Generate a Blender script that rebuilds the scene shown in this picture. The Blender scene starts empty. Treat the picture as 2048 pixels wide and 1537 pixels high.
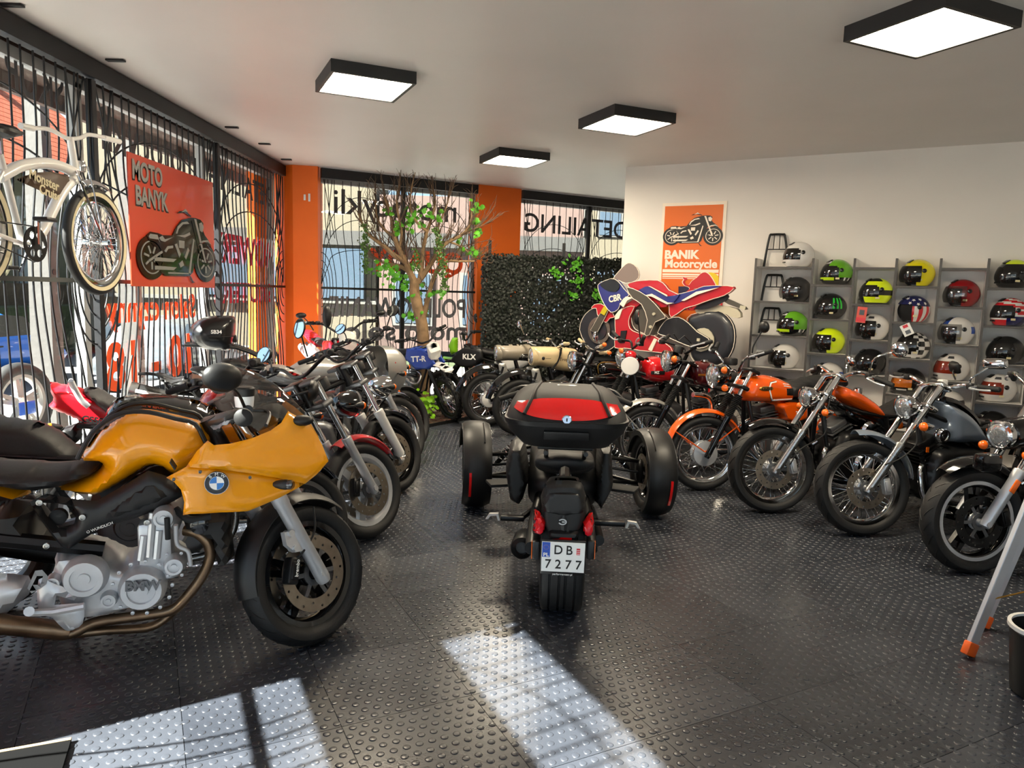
import bpy, bmesh, math, random
import numpy as np
from mathutils import Vector, Matrix
from mathutils.geometry import delaunay_2d_cdt
random.seed(7)
PI = math.pi
def rad(a): return math.radians(a)
scene = bpy.context.scene
col = scene.collection

# ------------------------------------------------------------------ camera
FPX, PITCH, ROLL, CAMH = 1450.0, rad(7.12), rad(1.72), 1.53
_fw = Vector((0, math.cos(PITCH), -math.sin(PITCH)))
_r0 = Vector((1, 0, 0)); _u0 = _r0.cross(_fw)
_rt = _r0*math.cos(ROLL) + _u0*math.sin(ROLL)
_up = -_r0*math.sin(ROLL) + _u0*math.cos(ROLL)
CAM = Vector((0, 0, CAMH))
cd = bpy.data.cameras.new('camera'); cam = bpy.data.objects.new('camera', cd); col.objects.link(cam)
cam.matrix_world = Matrix(((_rt.x, _up.x, -_fw.x, 0), (_rt.y, _up.y, -_fw.y, 0), (_rt.z, _up.z, -_fw.z, CAMH), (0, 0, 0, 1)))
cd.sensor_fit = 'HORIZONTAL'; cd.sensor_width = 36.0; cd.lens = FPX/2048*36.0; cd.clip_start = .05; cd.clip_end = 400
scene.camera = cam
def ray(px, py): return _fw + _rt*((px-1024)/FPX) - _up*((py-768.5)/FPX)
def onplane(px, py, p0, n):
    d = ray(px, py); n = Vector(n); return CAM + d*((Vector(p0)-CAM).dot(n)/d.dot(n))
def onz(px, py, z): return onplane(px, py, (0, 0, z), (0, 0, 1))
def proj(p):
    v = Vector(p)-CAM; z = v.dot(_fw); return (1024+FPX*v.dot(_rt)/z, 768.5-FPX*v.dot(_up)/z)

# ------------------------------------------------------------------ view, sky, sun
vs = scene.view_settings
vs.view_transform = 'Standard'; vs.look = 'None'; vs.gamma = 1.0; vs.use_curve_mapping = False
vs.exposure = 3.45
SUN_AZ, SUN_EL = 58.0, 45.0      # direction the light travels, elevation
w = bpy.data.worlds.new('sky'); scene.world = w; w.use_nodes = True
nt = w.node_tree; nt.nodes.clear()
out = nt.nodes.new('ShaderNodeOutputWorld'); bg = nt.nodes.new('ShaderNodeBackground')
sky = nt.nodes.new('ShaderNodeTexSky'); sky.sky_type = 'HOSEK_WILKIE'
sdir = Vector((-math.sin(rad(SUN_AZ))*math.cos(rad(SUN_EL)), -math.cos(rad(SUN_AZ))*math.cos(rad(SUN_EL)), math.sin(rad(SUN_EL))))
sky.sun_direction = sdir; sky.turbidity = 2.6; sky.ground_albedo = .4
tc = nt.nodes.new('ShaderNodeTexCoord'); nz = nt.nodes.new('ShaderNodeTexNoise'); rp = nt.nodes.new('ShaderNodeValToRGB'); mx = nt.nodes.new('ShaderNodeMixRGB')
nz.inputs['Scale'].default_value = 3.2; nz.inputs['Detail'].default_value = 6; nz.inputs['Roughness'].default_value = .6
rp.color_ramp.elements[0].position = .47; rp.color_ramp.elements[1].position = .72
mx.inputs['Color2'].default_value = (.42, .43, .45, 1)
nt.links.new(tc.outputs['Generated'], nz.inputs['Vector']); nt.links.new(nz.outputs['Fac'], rp.inputs['Fac'])
nt.links.new(rp.outputs['Color'], mx.inputs['Fac']); nt.links.new(sky.outputs['Color'], mx.inputs['Color1'])
nt.links.new(mx.outputs['Color'], bg.inputs['Color']); bg.inputs['Strength'].default_value = .7
nt.links.new(bg.outputs['Background'], out.inputs['Surface'])
sl = bpy.data.lights.new('sun', 'SUN'); sl.energy = 7.0; sl.angle = rad(.53); sl.color = (1, .95, .87)
so = bpy.data.objects.new('sun', sl); col.objects.link(so)
so.rotation_euler = (-sdir).to_track_quat('-Z', 'Y').to_euler(); so.location = (-20, -12, 25)

# ------------------------------------------------------------------ materials
def lin(h):
    if not isinstance(h, str): return tuple(h)
    h = h.lstrip('#'); o = []
    for i in (0, 2, 4):
        c = int(h[i:i+2], 16)/255; o.append(c/12.92 if c <= .04045 else ((c+.055)/1.055)**2.4)
    return tuple(o)
MATS = {}
def mat(name, c=None, rough=.5, metal=0., coat=0., noise=0., nscale=8., bump=0., bscale=60., emit=0., spec=.5, coord='Object', rnoise=0.):
    if name in MATS: return MATS[name]
    m = bpy.data.materials.new(name); m.use_nodes = True; n = m.node_tree; b = n.nodes['Principled BSDF']
    c = lin(c)
    b.inputs['Base Color'].default_value = (*c, 1); b.inputs['Roughness'].default_value = rough; b.inputs['Metallic'].default_value = metal
    b.inputs['Coat Weight'].default_value = coat; b.inputs['Coat Roughness'].default_value = .04
    b.inputs['Specular IOR Level'].default_value = spec
    if emit: b.inputs['Emission Color'].default_value = (*c, 1); b.inputs['Emission Strength'].default_value = emit
    if noise or bump or rnoise:
        t = n.nodes.new('ShaderNodeTexCoord')
    if noise or rnoise:
        z = n.nodes.new('ShaderNodeTexNoise'); z.inputs['Scale'].default_value = nscale; z.inputs['Detail'].default_value = 5
        n.links.new(t.outputs[coord], z.inputs['Vector'])
    if noise:
        r = n.nodes.new('ShaderNodeValToRGB'); r.color_ramp.elements[0].position = .3; r.color_ramp.elements[1].position = .7
        r.color_ramp.elements[0].color = (*[x*(1-noise) for x in c], 1); r.color_ramp.elements[1].color = (*[min(1, x*(1+noise)) for x in c], 1)
        n.links.new(z.outputs['Fac'], r.inputs['Fac']); n.links.new(r.outputs['Color'], b.inputs['Base Color'])
    if rnoise:
        r2 = n.nodes.new('ShaderNodeMapRange'); r2.inputs['To Min'].default_value = max(.02, rough-rnoise); r2.inputs['To Max'].default_value = min(1, rough+rnoise)
        n.links.new(z.outputs['Fac'], r2.inputs['Value']); n.links.new(r2.outputs['Result'], b.inputs['Roughness'])
    if bump:
        z2 = n.nodes.new('ShaderNodeTexNoise'); z2.inputs['Scale'].default_value = bscale; z2.inputs['Detail'].default_value = 4
        n.links.new(t.outputs[coord], z2.inputs['Vector'])
        bp = n.nodes.new('ShaderNodeBump'); bp.inputs['Strength'].default_value = bump; bp.inputs['Distance'].default_value = .01
        n.links.new(z2.outputs['Fac'], bp.inputs['Height']); n.links.new(bp.outputs['Normal'], b.inputs['Normal'])
    MATS[name] = m; return m
def glassmat(name, tint=(1, 1, 1), refl=.06, rough=.0, dark=0.):
    # thin pane: clear with a fresnel reflection, lets shadow rays through
    if name in MATS: return MATS[name]
    m = bpy.data.materials.new(name); m.use_nodes = True; n = m.node_tree; n.nodes.clear()
    o = n.nodes.new('ShaderNodeOutputMaterial'); t = n.nodes.new('ShaderNodeBsdfTransparent'); g = n.nodes.new('ShaderNodeBsdfGlossy')
    t.inputs['Color'].default_value = (*tint, 1); g.inputs['Roughness'].default_value = rough
    f = n.nodes.new('ShaderNodeLayerWeight'); f.inputs['Blend'].default_value = .5
    pw = n.nodes.new('ShaderNodeMath'); pw.operation = 'POWER'; pw.inputs[1].default_value = 5.
    a = n.nodes.new('ShaderNodeMath'); a.operation = 'MULTIPLY_ADD'; a.inputs[1].default_value = .6; a.inputs[2].default_value = refl
    a.use_clamp = True
    x = n.nodes.new('ShaderNodeMixShader')
    n.links.new(f.outputs['Facing'], pw.inputs[0]); n.links.new(pw.outputs[0], a.inputs[0]); n.links.new(a.outputs[0], x.inputs['Fac'])
    n.links.new(t.outputs[0], x.inputs[1]); n.links.new(g.outputs[0], x.inputs[2]); n.links.new(x.outputs[0], o.inputs['Surface'])
    MATS[name] = m; return m
def m_(k): return MATS[k]
mat('black_plastic', '101011', .45, rnoise=.08, nscale=14)
mat('black_matte', '0e0e0f', .62, noise=.12)
mat('black_gloss', '080809', .12, coat=.6)
mat('black_metal', '0f0f10', .35, metal=.3)
mat('rubber', '111112', .72, noise=.15, nscale=20, bump=.08, bscale=200)
mat('tire', '0f0f10', .62, noise=.18, nscale=25, bump=.1, bscale=160)
mat('chrome', 'd8d8d8', .08, metal=1)
mat('steel', 'a9a8a5', .28, metal=1, rnoise=.1, nscale=12)
mat('alu', 'c6c8cb', .38, metal=.6, noise=.06, nscale=14)
mat('alu_dark', '6d6e70', .42, metal=.8, noise=.1)
mat('silver_paint', 'a7a6a2', .3, metal=.55, coat=.3)
mat('white_paint', 'd9d8d4', .3, coat=.3)
mat('rust_steel', '7d6650', .32, metal=.9, noise=.35, nscale=9)
mat('disc', '9a8f80', .34, metal=.9, noise=.12, nscale=30)
mat('bmw_yellow', 'f5a000', .3, coat=1.)
mat('red_paint', 'c4161c', .2, coat=.7)
mat('dark_red', '4b0d12', .18, coat=.7)
mat('red_plastic', 'd41626', .3, coat=.2)
mat('orange_paint', 'ec5a0c', .2, coat=.7)
mat('orange_lens', 'f06a10', .22, coat=.5)
mat('red_lens', 'e61010', .14, coat=.6)
mat('grey_paint', '8793a2', .3, metal=.55, coat=.5)
mat('case_black', '0e0e0f', .28, coat=.2)
mat('cream_paint', 'c6b088', .3, coat=.3)
mat('taupe_paint', '8d8474', .32, coat=.3)
mat('blue_plastic', '1c3f9e', .35, coat=.2)
mat('green_plastic', '7ab51d', .35)
mat('seat_vinyl', '131315', .55, bump=.06, bscale=90)
mat('yoke_grey', 'a9acb1', .45, metal=.15)
mat('seat_grey', '4a4a4c', .6, bump=.06, bscale=90)
mat('seat_brown', '5a3c30', .6, noise=.1)
mat('gold', 'b58a3c', .3, metal=.8)
mat('white_print', 'eeeeea', .5)
mat('black_print', '0d0d0d', .5)
mat('mirror', 'cfd3d6', .03, metal=1)
mat('lens', 'c9cdcf', .06, metal=.75, noise=.25, nscale=60)
mat('clear_plastic', 'e8e8e8', .1)
glassmat('screen_glass', (.7, .69, .67), .16)
glassmat('clear_visor', (.78, .78, .78), .1)

# ------------------------------------------------------------------ mesh builder
def cr(pts, sub=6, closed=False):
    # Catmull-Rom through points (any dimension)
    P = [np.array(p, float) for p in pts]; n = len(P); o = []
    rng = n if closed else n-1
    for i in range(rng):
        p0 = P[(i-1) % n] if closed or i > 0 else P[0]*2-P[1]
        p1 = P[i]; p2 = P[(i+1) % n]
        p3 = P[(i+2) % n] if closed or i < n-2 else P[-1]*2-P[-2]
        for k in range(sub):
            t = k/sub
            o.append(tuple(.5*((2*p1)+(-p0+p2)*t+(2*p0-5*p1+4*p2-p3)*t*t+(-p0+3*p1-3*p2+p3)*t**3)))
    if not closed: o.append(tuple(P[-1]))
    return o
def inside(px, pz, poly):
    c = np.zeros(len(px), bool); n = len(poly); j = n-1
    for i in range(n):
        xi, zi = poly[i]; xj, zj = poly[j]
        if zi != zj:
            k = ((zi > pz) != (zj > pz)) & (px < (xj-xi)*(pz-zi)/(zj-zi)+xi); c ^= k
        j = i
    return c
def bdist(px, pz, poly):
    d = np.full(len(px), 1e9); n = len(poly)
    for i in range(n):
        a = np.array(poly[i]); b = np.array(poly[(i+1) % n]); ab = b-a; L = ab@ab
        if L < 1e-12: continue
        t = np.clip(((px-a[0])*ab[0]+(pz-a[1])*ab[1])/L, 0, 1)
        d = np.minimum(d, np.hypot(px-a[0]-t*ab[0], pz-a[1]-t*ab[1]))
    return d
def resample(poly, step):
    o = []; n = len(poly)
    for i in range(n):
        a = np.array(poly[i], float); b = np.array(poly[(i+1) % n], float); k = max(1, int(math.ceil(np.linalg.norm(b-a)/step)))
        for j in range(k): o.append(tuple(a+(b-a)*j/k))
    return o
def trifill(poly, step, holes=()):
    bnd = resample(poly, step); loops = [bnd]+[resample(h, step) for h in holes]
    A = np.array(bnd); x0, z0 = A.min(0); x1, z1 = A.max(0)
    gx = []; row = 0; z = z0+step*.5
    while z < z1:
        xs = np.arange(x0+(step*.5 if row % 2 else 0), x1, step); gx += [(x, z) for x in xs]; z += step*.866; row += 1
    pts = []
    if gx:
        G = np.array(gx); ok = inside(G[:, 0], G[:, 1], poly) & (bdist(G[:, 0], G[:, 1], poly) > step*.45)
        for h in holes: ok &= ~inside(G[:, 0], G[:, 1], h) & (bdist(G[:, 0], G[:, 1], h) > step*.45)
        pts = [tuple(p) for p in G[ok]]
    allp = []; edges = []
    for L in loops:
        o = len(allp); allp += L; edges += [(o+i, o+(i+1) % len(L)) for i in range(len(L))]
    nb = len(allp); allp += pts
    r = delaunay_2d_cdt([Vector(p) for p in allp], edges, [], 0, 1e-6)
    V = np.array([(v.x, v.y) for v in r[0]]); F = [list(f) for f in r[2]]
    C = np.array([V[f].mean(0) for f in F]); ok = inside(C[:, 0], C[:, 1], bnd)
    for h in holes: ok &= ~inside(C[:, 0], C[:, 1], h)
    F = [f for f, k in zip(F, ok) if k]
    on = bdist(V[:, 0], V[:, 1], bnd)
    for h in holes: on = np.minimum(on, bdist(V[:, 0], V[:, 1], h))
    return V, F, on
class MB:
    def __init__(s, M=None): s.v = []; s.f = []; s.M = M if M else Matrix()
    def add(s, vs_, fs):
        o = len(s.v); M = s.M
        s.v += [tuple(M @ Vector(p)) for p in vs_]; s.f += [[o+i for i in f] for f in fs]; return s
    def lathe(s, prof, o, ax, n=32, closed=False, a0=0., a1=2*PI, ref=None):
        o = Vector(o); ax = Vector(ax).normalized()
        r = Vector(ref) if ref else (Vector((0, 0, 1)) if abs(ax.z) < .9 else Vector((1, 0, 0)))
        e1 = (r-ax*r.dot(ax)).normalized(); e2 = ax.cross(e1); full = abs(a1-a0-2*PI) < 1e-6; k = n if full else n+1
        V = []; F = []; m = len(prof)
        for i in range(k):
            a = a0+(a1-a0)*i/n; d = e1*math.cos(a)+e2*math.sin(a)
            for (rr, h) in prof: V.append(o+d*rr+ax*h)
        for i in range(n):
            j = (i+1) % k
            for q in range(m if closed else m-1):
                q2 = (q+1) % m; F.append((i*m+q, j*m+q, j*m+q2, i*m+q2))
        if not closed and full:
            if prof[0][0] > 1e-6: F.append([i*m for i in range(k)][::-1])
            if prof[-1][0] > 1e-6: F.append([i*m+m-1 for i in range(k)])
        return s.add(V, F)
    def cyl(s, p0, p1, r, r2=None, n=14):
        p0 = Vector(p0); p1 = Vector(p1); L = (p1-p0).length
        return s.lathe([(r, 0), (r if r2 is None else r2, L)], p0, p1-p0, n)
    def tube(s, pts, r, n=8, closed=False, sub=0, cap=True):
        if sub: pts = cr(pts, sub, closed)
        P = [Vector(p) for p in pts]; k = len(P); rr = r if isinstance(r, (list, tuple)) else None
        T = []
        for i in range(k):
            a = P[(i-1) % k] if closed or i else P[0]; b = P[(i+1) % k] if closed or i < k-1 else P[-1]
            T.append((b-a).normalized())
        t0 = T[0]; e = Vector((0, 0, 1)) if abs(t0.z) < .9 else Vector((1, 0, 0)); e = (e-t0*e.dot(t0)).normalized()
        V = []; F = []
        for i in range(k):
            t = T[i]; e = e-t*e.dot(t); e = e.normalized() if e.length > 1e-6 else t.orthogonal().normalized(); g = t.cross(e)
            q = rr[min(len(rr)-1, int(i*len(rr)/k))] if rr else r
            for j in range(n):
                a = 2*PI*j/n; V.append(P[i]+(e*math.cos(a)+g*math.sin(a))*q)
        for i in range(k if closed else k-1):
            i2 = (i+1) % k
            for j in range(n):
                j2 = (j+1) % n; F.append((i*n+j, i*n+j2, i2*n+j2, i2*n+j))
        if cap and not closed: F.append(list(range(n))[::-1]); F.append([(k-1)*n+j for j in range(n)])
        return s.add(V, F)
    def loft(s, rings, cap=True, closed=True):
        m = len(rings[0]); V = [p for r in rings for p in r]; F = []
        for i in range(len(rings)-1):
            for j in range(m if closed else m-1):
                j2 = (j+1) % m; F.append((i*m+j, i*m+j2, (i+1)*m+j2, (i+1)*m+j))
        if cap: F.append(list(range(m))[::-1]); F.append([(len(rings)-1)*m+j for j in range(m)])
        return s.add(V, F)
    def box(s, c, size, rot=None, bev=0., seg=2):
        b = bmesh.new(); bmesh.ops.create_cube(b, size=1.0)
        for v in b.verts: v.co = Vector((v.co.x*size[0], v.co.y*size[1], v.co.z*size[2]))
        if bev: bmesh.ops.bevel(b, geom=list(b.edges), offset=bev, segments=seg, affect='EDGES', profile=.5)
        R = rot if rot else Matrix.Identity(3); c = Vector(c); b.verts.index_update()
        V = [c+R @ v.co for v in b.verts]; F = [[v.index for v in f.verts] for f in b.faces]; b.free()
        return s.add(V, F)
    def prism(s, poly, fn, t0, t1):
        n = len(poly); V = [fn(a, b, t0) for a, b in poly]+[fn(a, b, t1) for a, b in poly]
        F = [list(range(n))[::-1], [n+i for i in range(n)]]+[(i, (i+1) % n, n+(i+1) % n, n+i) for i in range(n)]
        return s.add(V, F)
    def sp(s, poly, y0, y1): return s.prism(poly, lambda a, b, t: Vector((a, t, b)), y0, y1)
    def ell(s, c, r, nu=20, nv=12, R=None):
        c = Vector(c); R = R if R else Matrix.Identity(3); V = [c+R @ Vector((0, 0, r[2]))]; F = []
        for i in range(1, nv):
            a = PI*i/nv
            for j in range(nu):
                b = 2*PI*j/nu; V.append(c+R @ Vector((r[0]*math.sin(a)*math.cos(b), r[1]*math.sin(a)*math.sin(b), r[2]*math.cos(a))))
        V.append(c+R @ Vector((0, 0, -r[2])))
        for j in range(nu): F.append((0, 1+j, 1+(j+1) % nu))
        for i in range(nv-2):
            for j in range(nu):
                a = 1+i*nu; F.append((a+j, a+nu+j, a+nu+(j+1) % nu, a+(j+1) % nu))
        e = len(V)-1; a = 1+(nv-2)*nu
        for j in range(nu): F.append((a+j, e, a+(j+1) % nu))
        return s.add(V, F)
    def puff(s, poly, W, D, y0=0., step=.02, yb=None, wf=None, holes=(), flat=0., fn=None):
        # rounded solid from a side outline (x,z): half thickness W reached at distance D from the edge
        V, F, d = trifill(poly, step, holes); t = np.clip(d/max(D, 1e-6), 0, 1); y = np.sqrt(np.maximum(0, 1-(1-t)**2))*W+flat
        base = [y0+(yb(a, b) if yb else 0) for a, b in V]
        k = [wf(a, b) if wf else 1. for a, b in V]
        n = len(V); g = fn if fn else (lambda a, b, t_: Vector((a, t_, b)))
        L = [g(V[i][0], V[i][1], base[i]+y[i]*k[i]) for i in range(n)]; Rr = [g(V[i][0], V[i][1], base[i]-y[i]*k[i]) for i in range(n)]
        onb = d < 1e-6
        mp = [i if (onb[i] and flat == 0) else n+i for i in range(n)]
        # triangles from cdt are ccw in (x,z): normal of (x,y,z) mapping points to -y
        FF = [f[::-1] for f in F]+[[mp[i] for i in f] for f in F]
        if flat:
            from collections import Counter
            ec = Counter()
            for f in F:
                for i in range(3): ec[(f[i], f[(i+1) % 3])] += 1
            for (a, b) in list(ec):
                if (b, a) not in ec: FF.append((a, b, n+b, n+a))
        return s.add(L+Rr, FF)
    def obj(s, name, m, parent=None, sharp=40, label=None, kind=None):
        me = bpy.data.meshes.new(name); me.from_pydata(s.v, [], s.f); me.update()
        b = bmesh.new(); b.from_mesh(me)
        loose = [v for v in b.verts if not v.link_faces]
        if loose: bmesh.ops.delete(b, geom=loose, context='VERTS')
        bmesh.ops.recalc_face_normals(b, faces=b.faces); b.to_mesh(me); b.free()
        me.polygons.foreach_set('use_smooth', [True]*len(me.polygons)); me.set_sharp_from_angle(angle=rad(sharp))
        me.materials.append(m if not isinstance(m, str) else MATS[m])
        o = bpy.data.objects.new(name, me); col.objects.link(o)
        if parent is not None: o.parent = parent
        if label: o['label'] = label
        if kind: o['kind'] = kind
        return o
def islands(mb):
    # connected pieces of a builder, each as a builder of its own
    par = list(range(len(mb.v)))
    def fd(a):
        while par[a] != a: par[a] = par[par[a]]; a = par[a]
        return a
    for f in mb.f:
        for i in f[1:]: par[fd(i)] = fd(f[0])
    out_ = {}
    for f in mb.f: out_.setdefault(fd(f[0]), []).append(f)
    res = []
    for fs in out_.values():
        ix = sorted({i for f in fs for i in f}); mp = {i: k for k, i in enumerate(ix)}; q = MB(); q.v = [mb.v[i] for i in ix]; q.f = [[mp[i] for i in f] for f in fs]; res.append(q)
    return res
def thing(name, label, cat, loc=(0, 0, 0), rotz=0., group=None):
    o = bpy.data.objects.new(name, None); col.objects.link(o); o.location = loc; o.rotation_euler = (0, 0, rotz)
    o.empty_display_size = .1; o['label'] = label; o['category'] = cat
    if group: o['group'] = group
    return o
def tag(o, label, cat, group=None):
    o['label'] = label; o['category'] = cat
    if group: o['group'] = group
    return o
def struct(o): o['kind'] = 'structure'; return o
def copy_tree(o, parent=None):
    c = o.copy(); col.objects.link(c); c.parent = parent
    for ch in list(o.children): copy_tree(ch, c)
    return c
def text_mesh(body, size, offset=0., extrude=.001, align='CENTER', sx=1., spacing=1.):
    cu = bpy.data.curves.new('txt', 'FONT'); cu.body = body; cu.size = size; cu.align_x = align; cu.align_y = 'CENTER'
    cu.offset = offset; cu.extrude = extrude; cu.resolution_u = 4; cu.space_character = spacing
    o = bpy.data.objects.new('txt', cu); col.objects.link(o)
    bpy.context.view_layer.update()
    me = bpy.data.meshes.new_from_object(o.evaluated_get(bpy.context.evaluated_depsgraph_get()))
    bpy.data.objects.remove(o); bpy.data.curves.remove(cu)
    if sx != 1.:
        for v in me.vertices: v.co.x *= sx
    return me
def text(name, body, size, o, ex, ey, m, parent=None, offset=0., extrude=.0008, align='CENTER', sx=1., spacing=1., mirror=False):
    # lettering as flat geometry: o = centre, ex = reading direction, ey = up direction (in the parent's space)
    me = text_mesh(body, size, offset, extrude, align, sx, spacing)
    ex = Vector(ex).normalized(); ey = Vector(ey).normalized(); ez = ex.cross(ey); o = Vector(o)
    for v in me.vertices:
        c = v.co.copy(); v.co = o+ex*(-c.x if mirror else c.x)+ey*c.y+ez*c.z
    if mirror: me.flip_normals()
    me.materials.clear(); me.materials.append(MATS[m] if isinstance(m, str) else m); me.name = name
    ob = bpy.data.objects.new(name, me); col.objects.link(ob)
    if parent is not None: ob.parent = parent
    return ob
# ------------------------------------------------------------------ room shell
CEIL = 3.0; MID = 1.53; LX = -2.87
mat('ceiling_paint', 'd6d1cc', .42, noise=.03, nscale=1.5, bump=.05, bscale=3)
mat('wall_white', 'dcd7d0', .75, noise=.02, nscale=2, bump=.04, bscale=40)
mat('wall_orange', 'e8680c', .6, noise=.04, nscale=3)
mat('grille_paint', '17171a', .45, metal=.2, noise=.1)
mat('frame_white', '9c9c9b', .5)
mat('soffit_brown', '4b3a33', .7, noise=.1)
mat('lamp_frame', '1a1a1b', .5)
mat('lamp_glow', (1., .86, .64), .4, emit=7.5)
mat('mulch', '4a3a2c', .9, noise=.5, nscale=30, bump=.8, bscale=50)
glassmat('window_glass', (.93, .96, .95), .05)
for i, c in enumerate(('30333a', '2c2f36', '35383f')):
    mat('floor_rubber_%d' % i, c, .28, noise=.16, nscale=2.2, bump=.06, bscale=120, rnoise=.1, coord='Object')
mat('floor_seam', '202020', .7)

FACET = Vector((math.sin(rad(-26)), math.cos(rad(-26)), 0))*-1     # runs back from the near end of the left wall
F0 = Vector((LX, 3.0, 0)); F1 = F0+FACET*5.55
Q0 = Vector((-2.45, 9.14, 0)); QE = Vector((.872, .49, 0)).normalized(); QN = Vector((QE.y, -QE.x, 0))
W0 = Vector((1.23, 8.54, 0)); WD = Vector((.863, -.505, 0)).normalized(); WN = Vector((WD.y, -WD.x, 0))
FOOT = [F0, F1, Vector((5.6, -2.6, 0)), W0+WD*6.2, W0+WD*3.0-WN*.2, Q0+QE*6.4, Q0, Vector((LX, 9.14, 0))]
foot2 = [(p.x, p.y) for p in FOOT]
outline = [Vector((-3.1, 3.0, 0)), F1+Vector((-.25, -.2, 0)), Vector((5.9, -2.9, 0)), W0+WD*6.5, Q0+QE*6.6-QN*.3, Q0-QN*.3, Vector((-3.1, 9.5, 0))]
m = MB(); m.prism([(p.x, p.y) for p in outline], lambda a, b, t: Vector((a, b, t)), -.16, -.012)
floor = struct(m.obj('floor', 'floor_seam'))
m = MB(); m.prism([(p.x, p.y) for p in outline], lambda a, b, t: Vector((a, b, t)), CEIL, CEIL+.15)
struct(m.obj('ceiling', 'ceiling_paint'))
# rubber floor tiles with raised round studs, one shared mesh per tone
TS = .5
def tile_mesh(k):
    mb = MB(); h = TS/2-.0012
    mb.box((0, 0, -.006), (2*h, 2*h, .012))
    n = 11; pitch = TS/n
    for i in range(n):
        for j in range(n):
            x = (i+.5)*pitch-TS/2+(pitch*.25 if j % 2 else -pitch*.25); y = (j+.5)*pitch-TS/2
            mb.lathe([(.0142, 0), (.0125, .0022), (.0105, .0026)], (x, y, 0), (0, 0, 1), 9)
    o = mb.obj('floor_tile', 'floor_rubber_%d' % k, floor, sharp=50); return o
TA = rad(27); tu = Vector((math.cos(TA), math.sin(TA), 0)); tv = Vector((-tu.y, tu.x, 0))
proto = [tile_mesh(k) for k in range(3)]; used = [False]*3
rt_ = random.Random(3)
T0 = Vector((1.11, 2.95, 0))
for i in range(-16, 18):
    for j in range(-18, 22):
        c = T0+tu*(i*TS)+tv*(j*TS)
        if not inside(np.array([c.x]), np.array([c.y]), foot2)[0] or c.y < -1.2: continue
        k = rt_.choice((0, 0, 1, 2))
        if used[k]: o = proto[k].copy(); col.objects.link(o); o.parent = floor
        else: o = proto[k]; used[k] = True
        o.location = c; o.rotation_euler = (0, 0, TA+rt_.choice((0, 1, 2, 3))*PI/2)
# right white wall (free left end, the room goes on behind it)
def wallbox(name, a, b, t, z0, z1, m_name, side=1):
    a = Vector(a); b = Vector(b); d = (b-a).normalized(); n = Vector((d.y, -d.x, 0))*side
    mb = MB(); mb.prism([(a.x, a.y), (b.x, b.y), ((b-n*t).x, (b-n*t).y), ((a-n*t).x, (a-n*t).y)], lambda x, y, z: Vector((x, y, z)), z0, z1)
    return mb.obj(name, m_name)
struct(wallbox('wall_right', W0, W0+WD*6.3, .2, 0, CEIL, 'wall_white'))
struct(wallbox('wall_far_right', W0+WD*3.0-WN*.2, Q0+QE*6.4, .2, 0, CEIL, 'wall_white', -1))
struct(wallbox('wall_side', Vector((5.6, -2.6, 0)), W0+WD*6.25, .2, 0, CEIL, 'wall_white', -1))
RA = F1.copy(); RB = Vector((5.7, -2.6, 0)); RE = (RB-RA).normalized(); RN = Vector((-RE.y, RE.x, 0)); RL = (RB-RA).length
struct(wallbox('wall_rear', RA+RE*4.2, RB, .2, 0, CEIL, 'wall_white', -1)); struct(wallbox('wall_rear_left', RA, RA+RE*.3, .2, 0, CEIL, 'wall_white', -1))
m = MB(); R_ = Matrix((RE, RN, Vector((0, 0, 1)))).transposed()
for s_ in (.3, 1.6, 2.9, 4.2): m.box(RA+RE*s_+Vector((0, 0, 1.45))-RN*.1, (.08, .08, 2.9), R_)
for z_ in (.05, 2.92): m.box(RA+RE*2.25+Vector((0, 0, z_))-RN*.1, (3.98, .08, .1 if z_ < 1 else .16), R_)
wr_ = struct(m.obj('window_5', 'frame_white'))  # glazing added out of view behind the camera, daylight fill for the near bikes
for s_ in (.95, 2.25, 3.55): MB().box(RA+RE*s_+Vector((0, 0, 1.47))-RN*.1, (1.22, .008, 2.76), R_).obj('pane', 'window_glass', wr_)
# orange pillars
m = MB(); m.prism([(-2.86, 9.10), (-2.74, 9.04), (-2.45, 9.10), (-2.45, 9.32), (-2.62, 9.52), (-3.06, 9.34)], lambda x, y, z: Vector((x, y, z)), 0, CEIL)
pil = struct(m.obj('trim_1', 'wall_orange', sharp=20))
m = MB()
for (a, b) in ((0, .9), (1.2, 1.2)): m.box((-2.60+a*.045, 9.062+a*.006, 2.62-.0*b), (.025, .004, .07+.02*a), bev=.001)
m.obj('sticker_scrap', 'white_print', pil)
PA = Q0+QE*2.19+QN*.02; PB = Q0+QE*2.86+QN*.02
struct(wallbox('trim_2', PA, PB, .3, 0, CEIL, 'wall_orange'))
struct(wallbox('wall_back', Q0+QE*5.3+QN*.02, Q0+QE*6.4+QN*.02, .3, 0, CEIL, 'wall_white'))
struct(wallbox('wall_left', F0+Vector((0, .0, 0)), F0+FACET*1.33, .2, 0, CEIL, 'wall_orange', -1))

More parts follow.
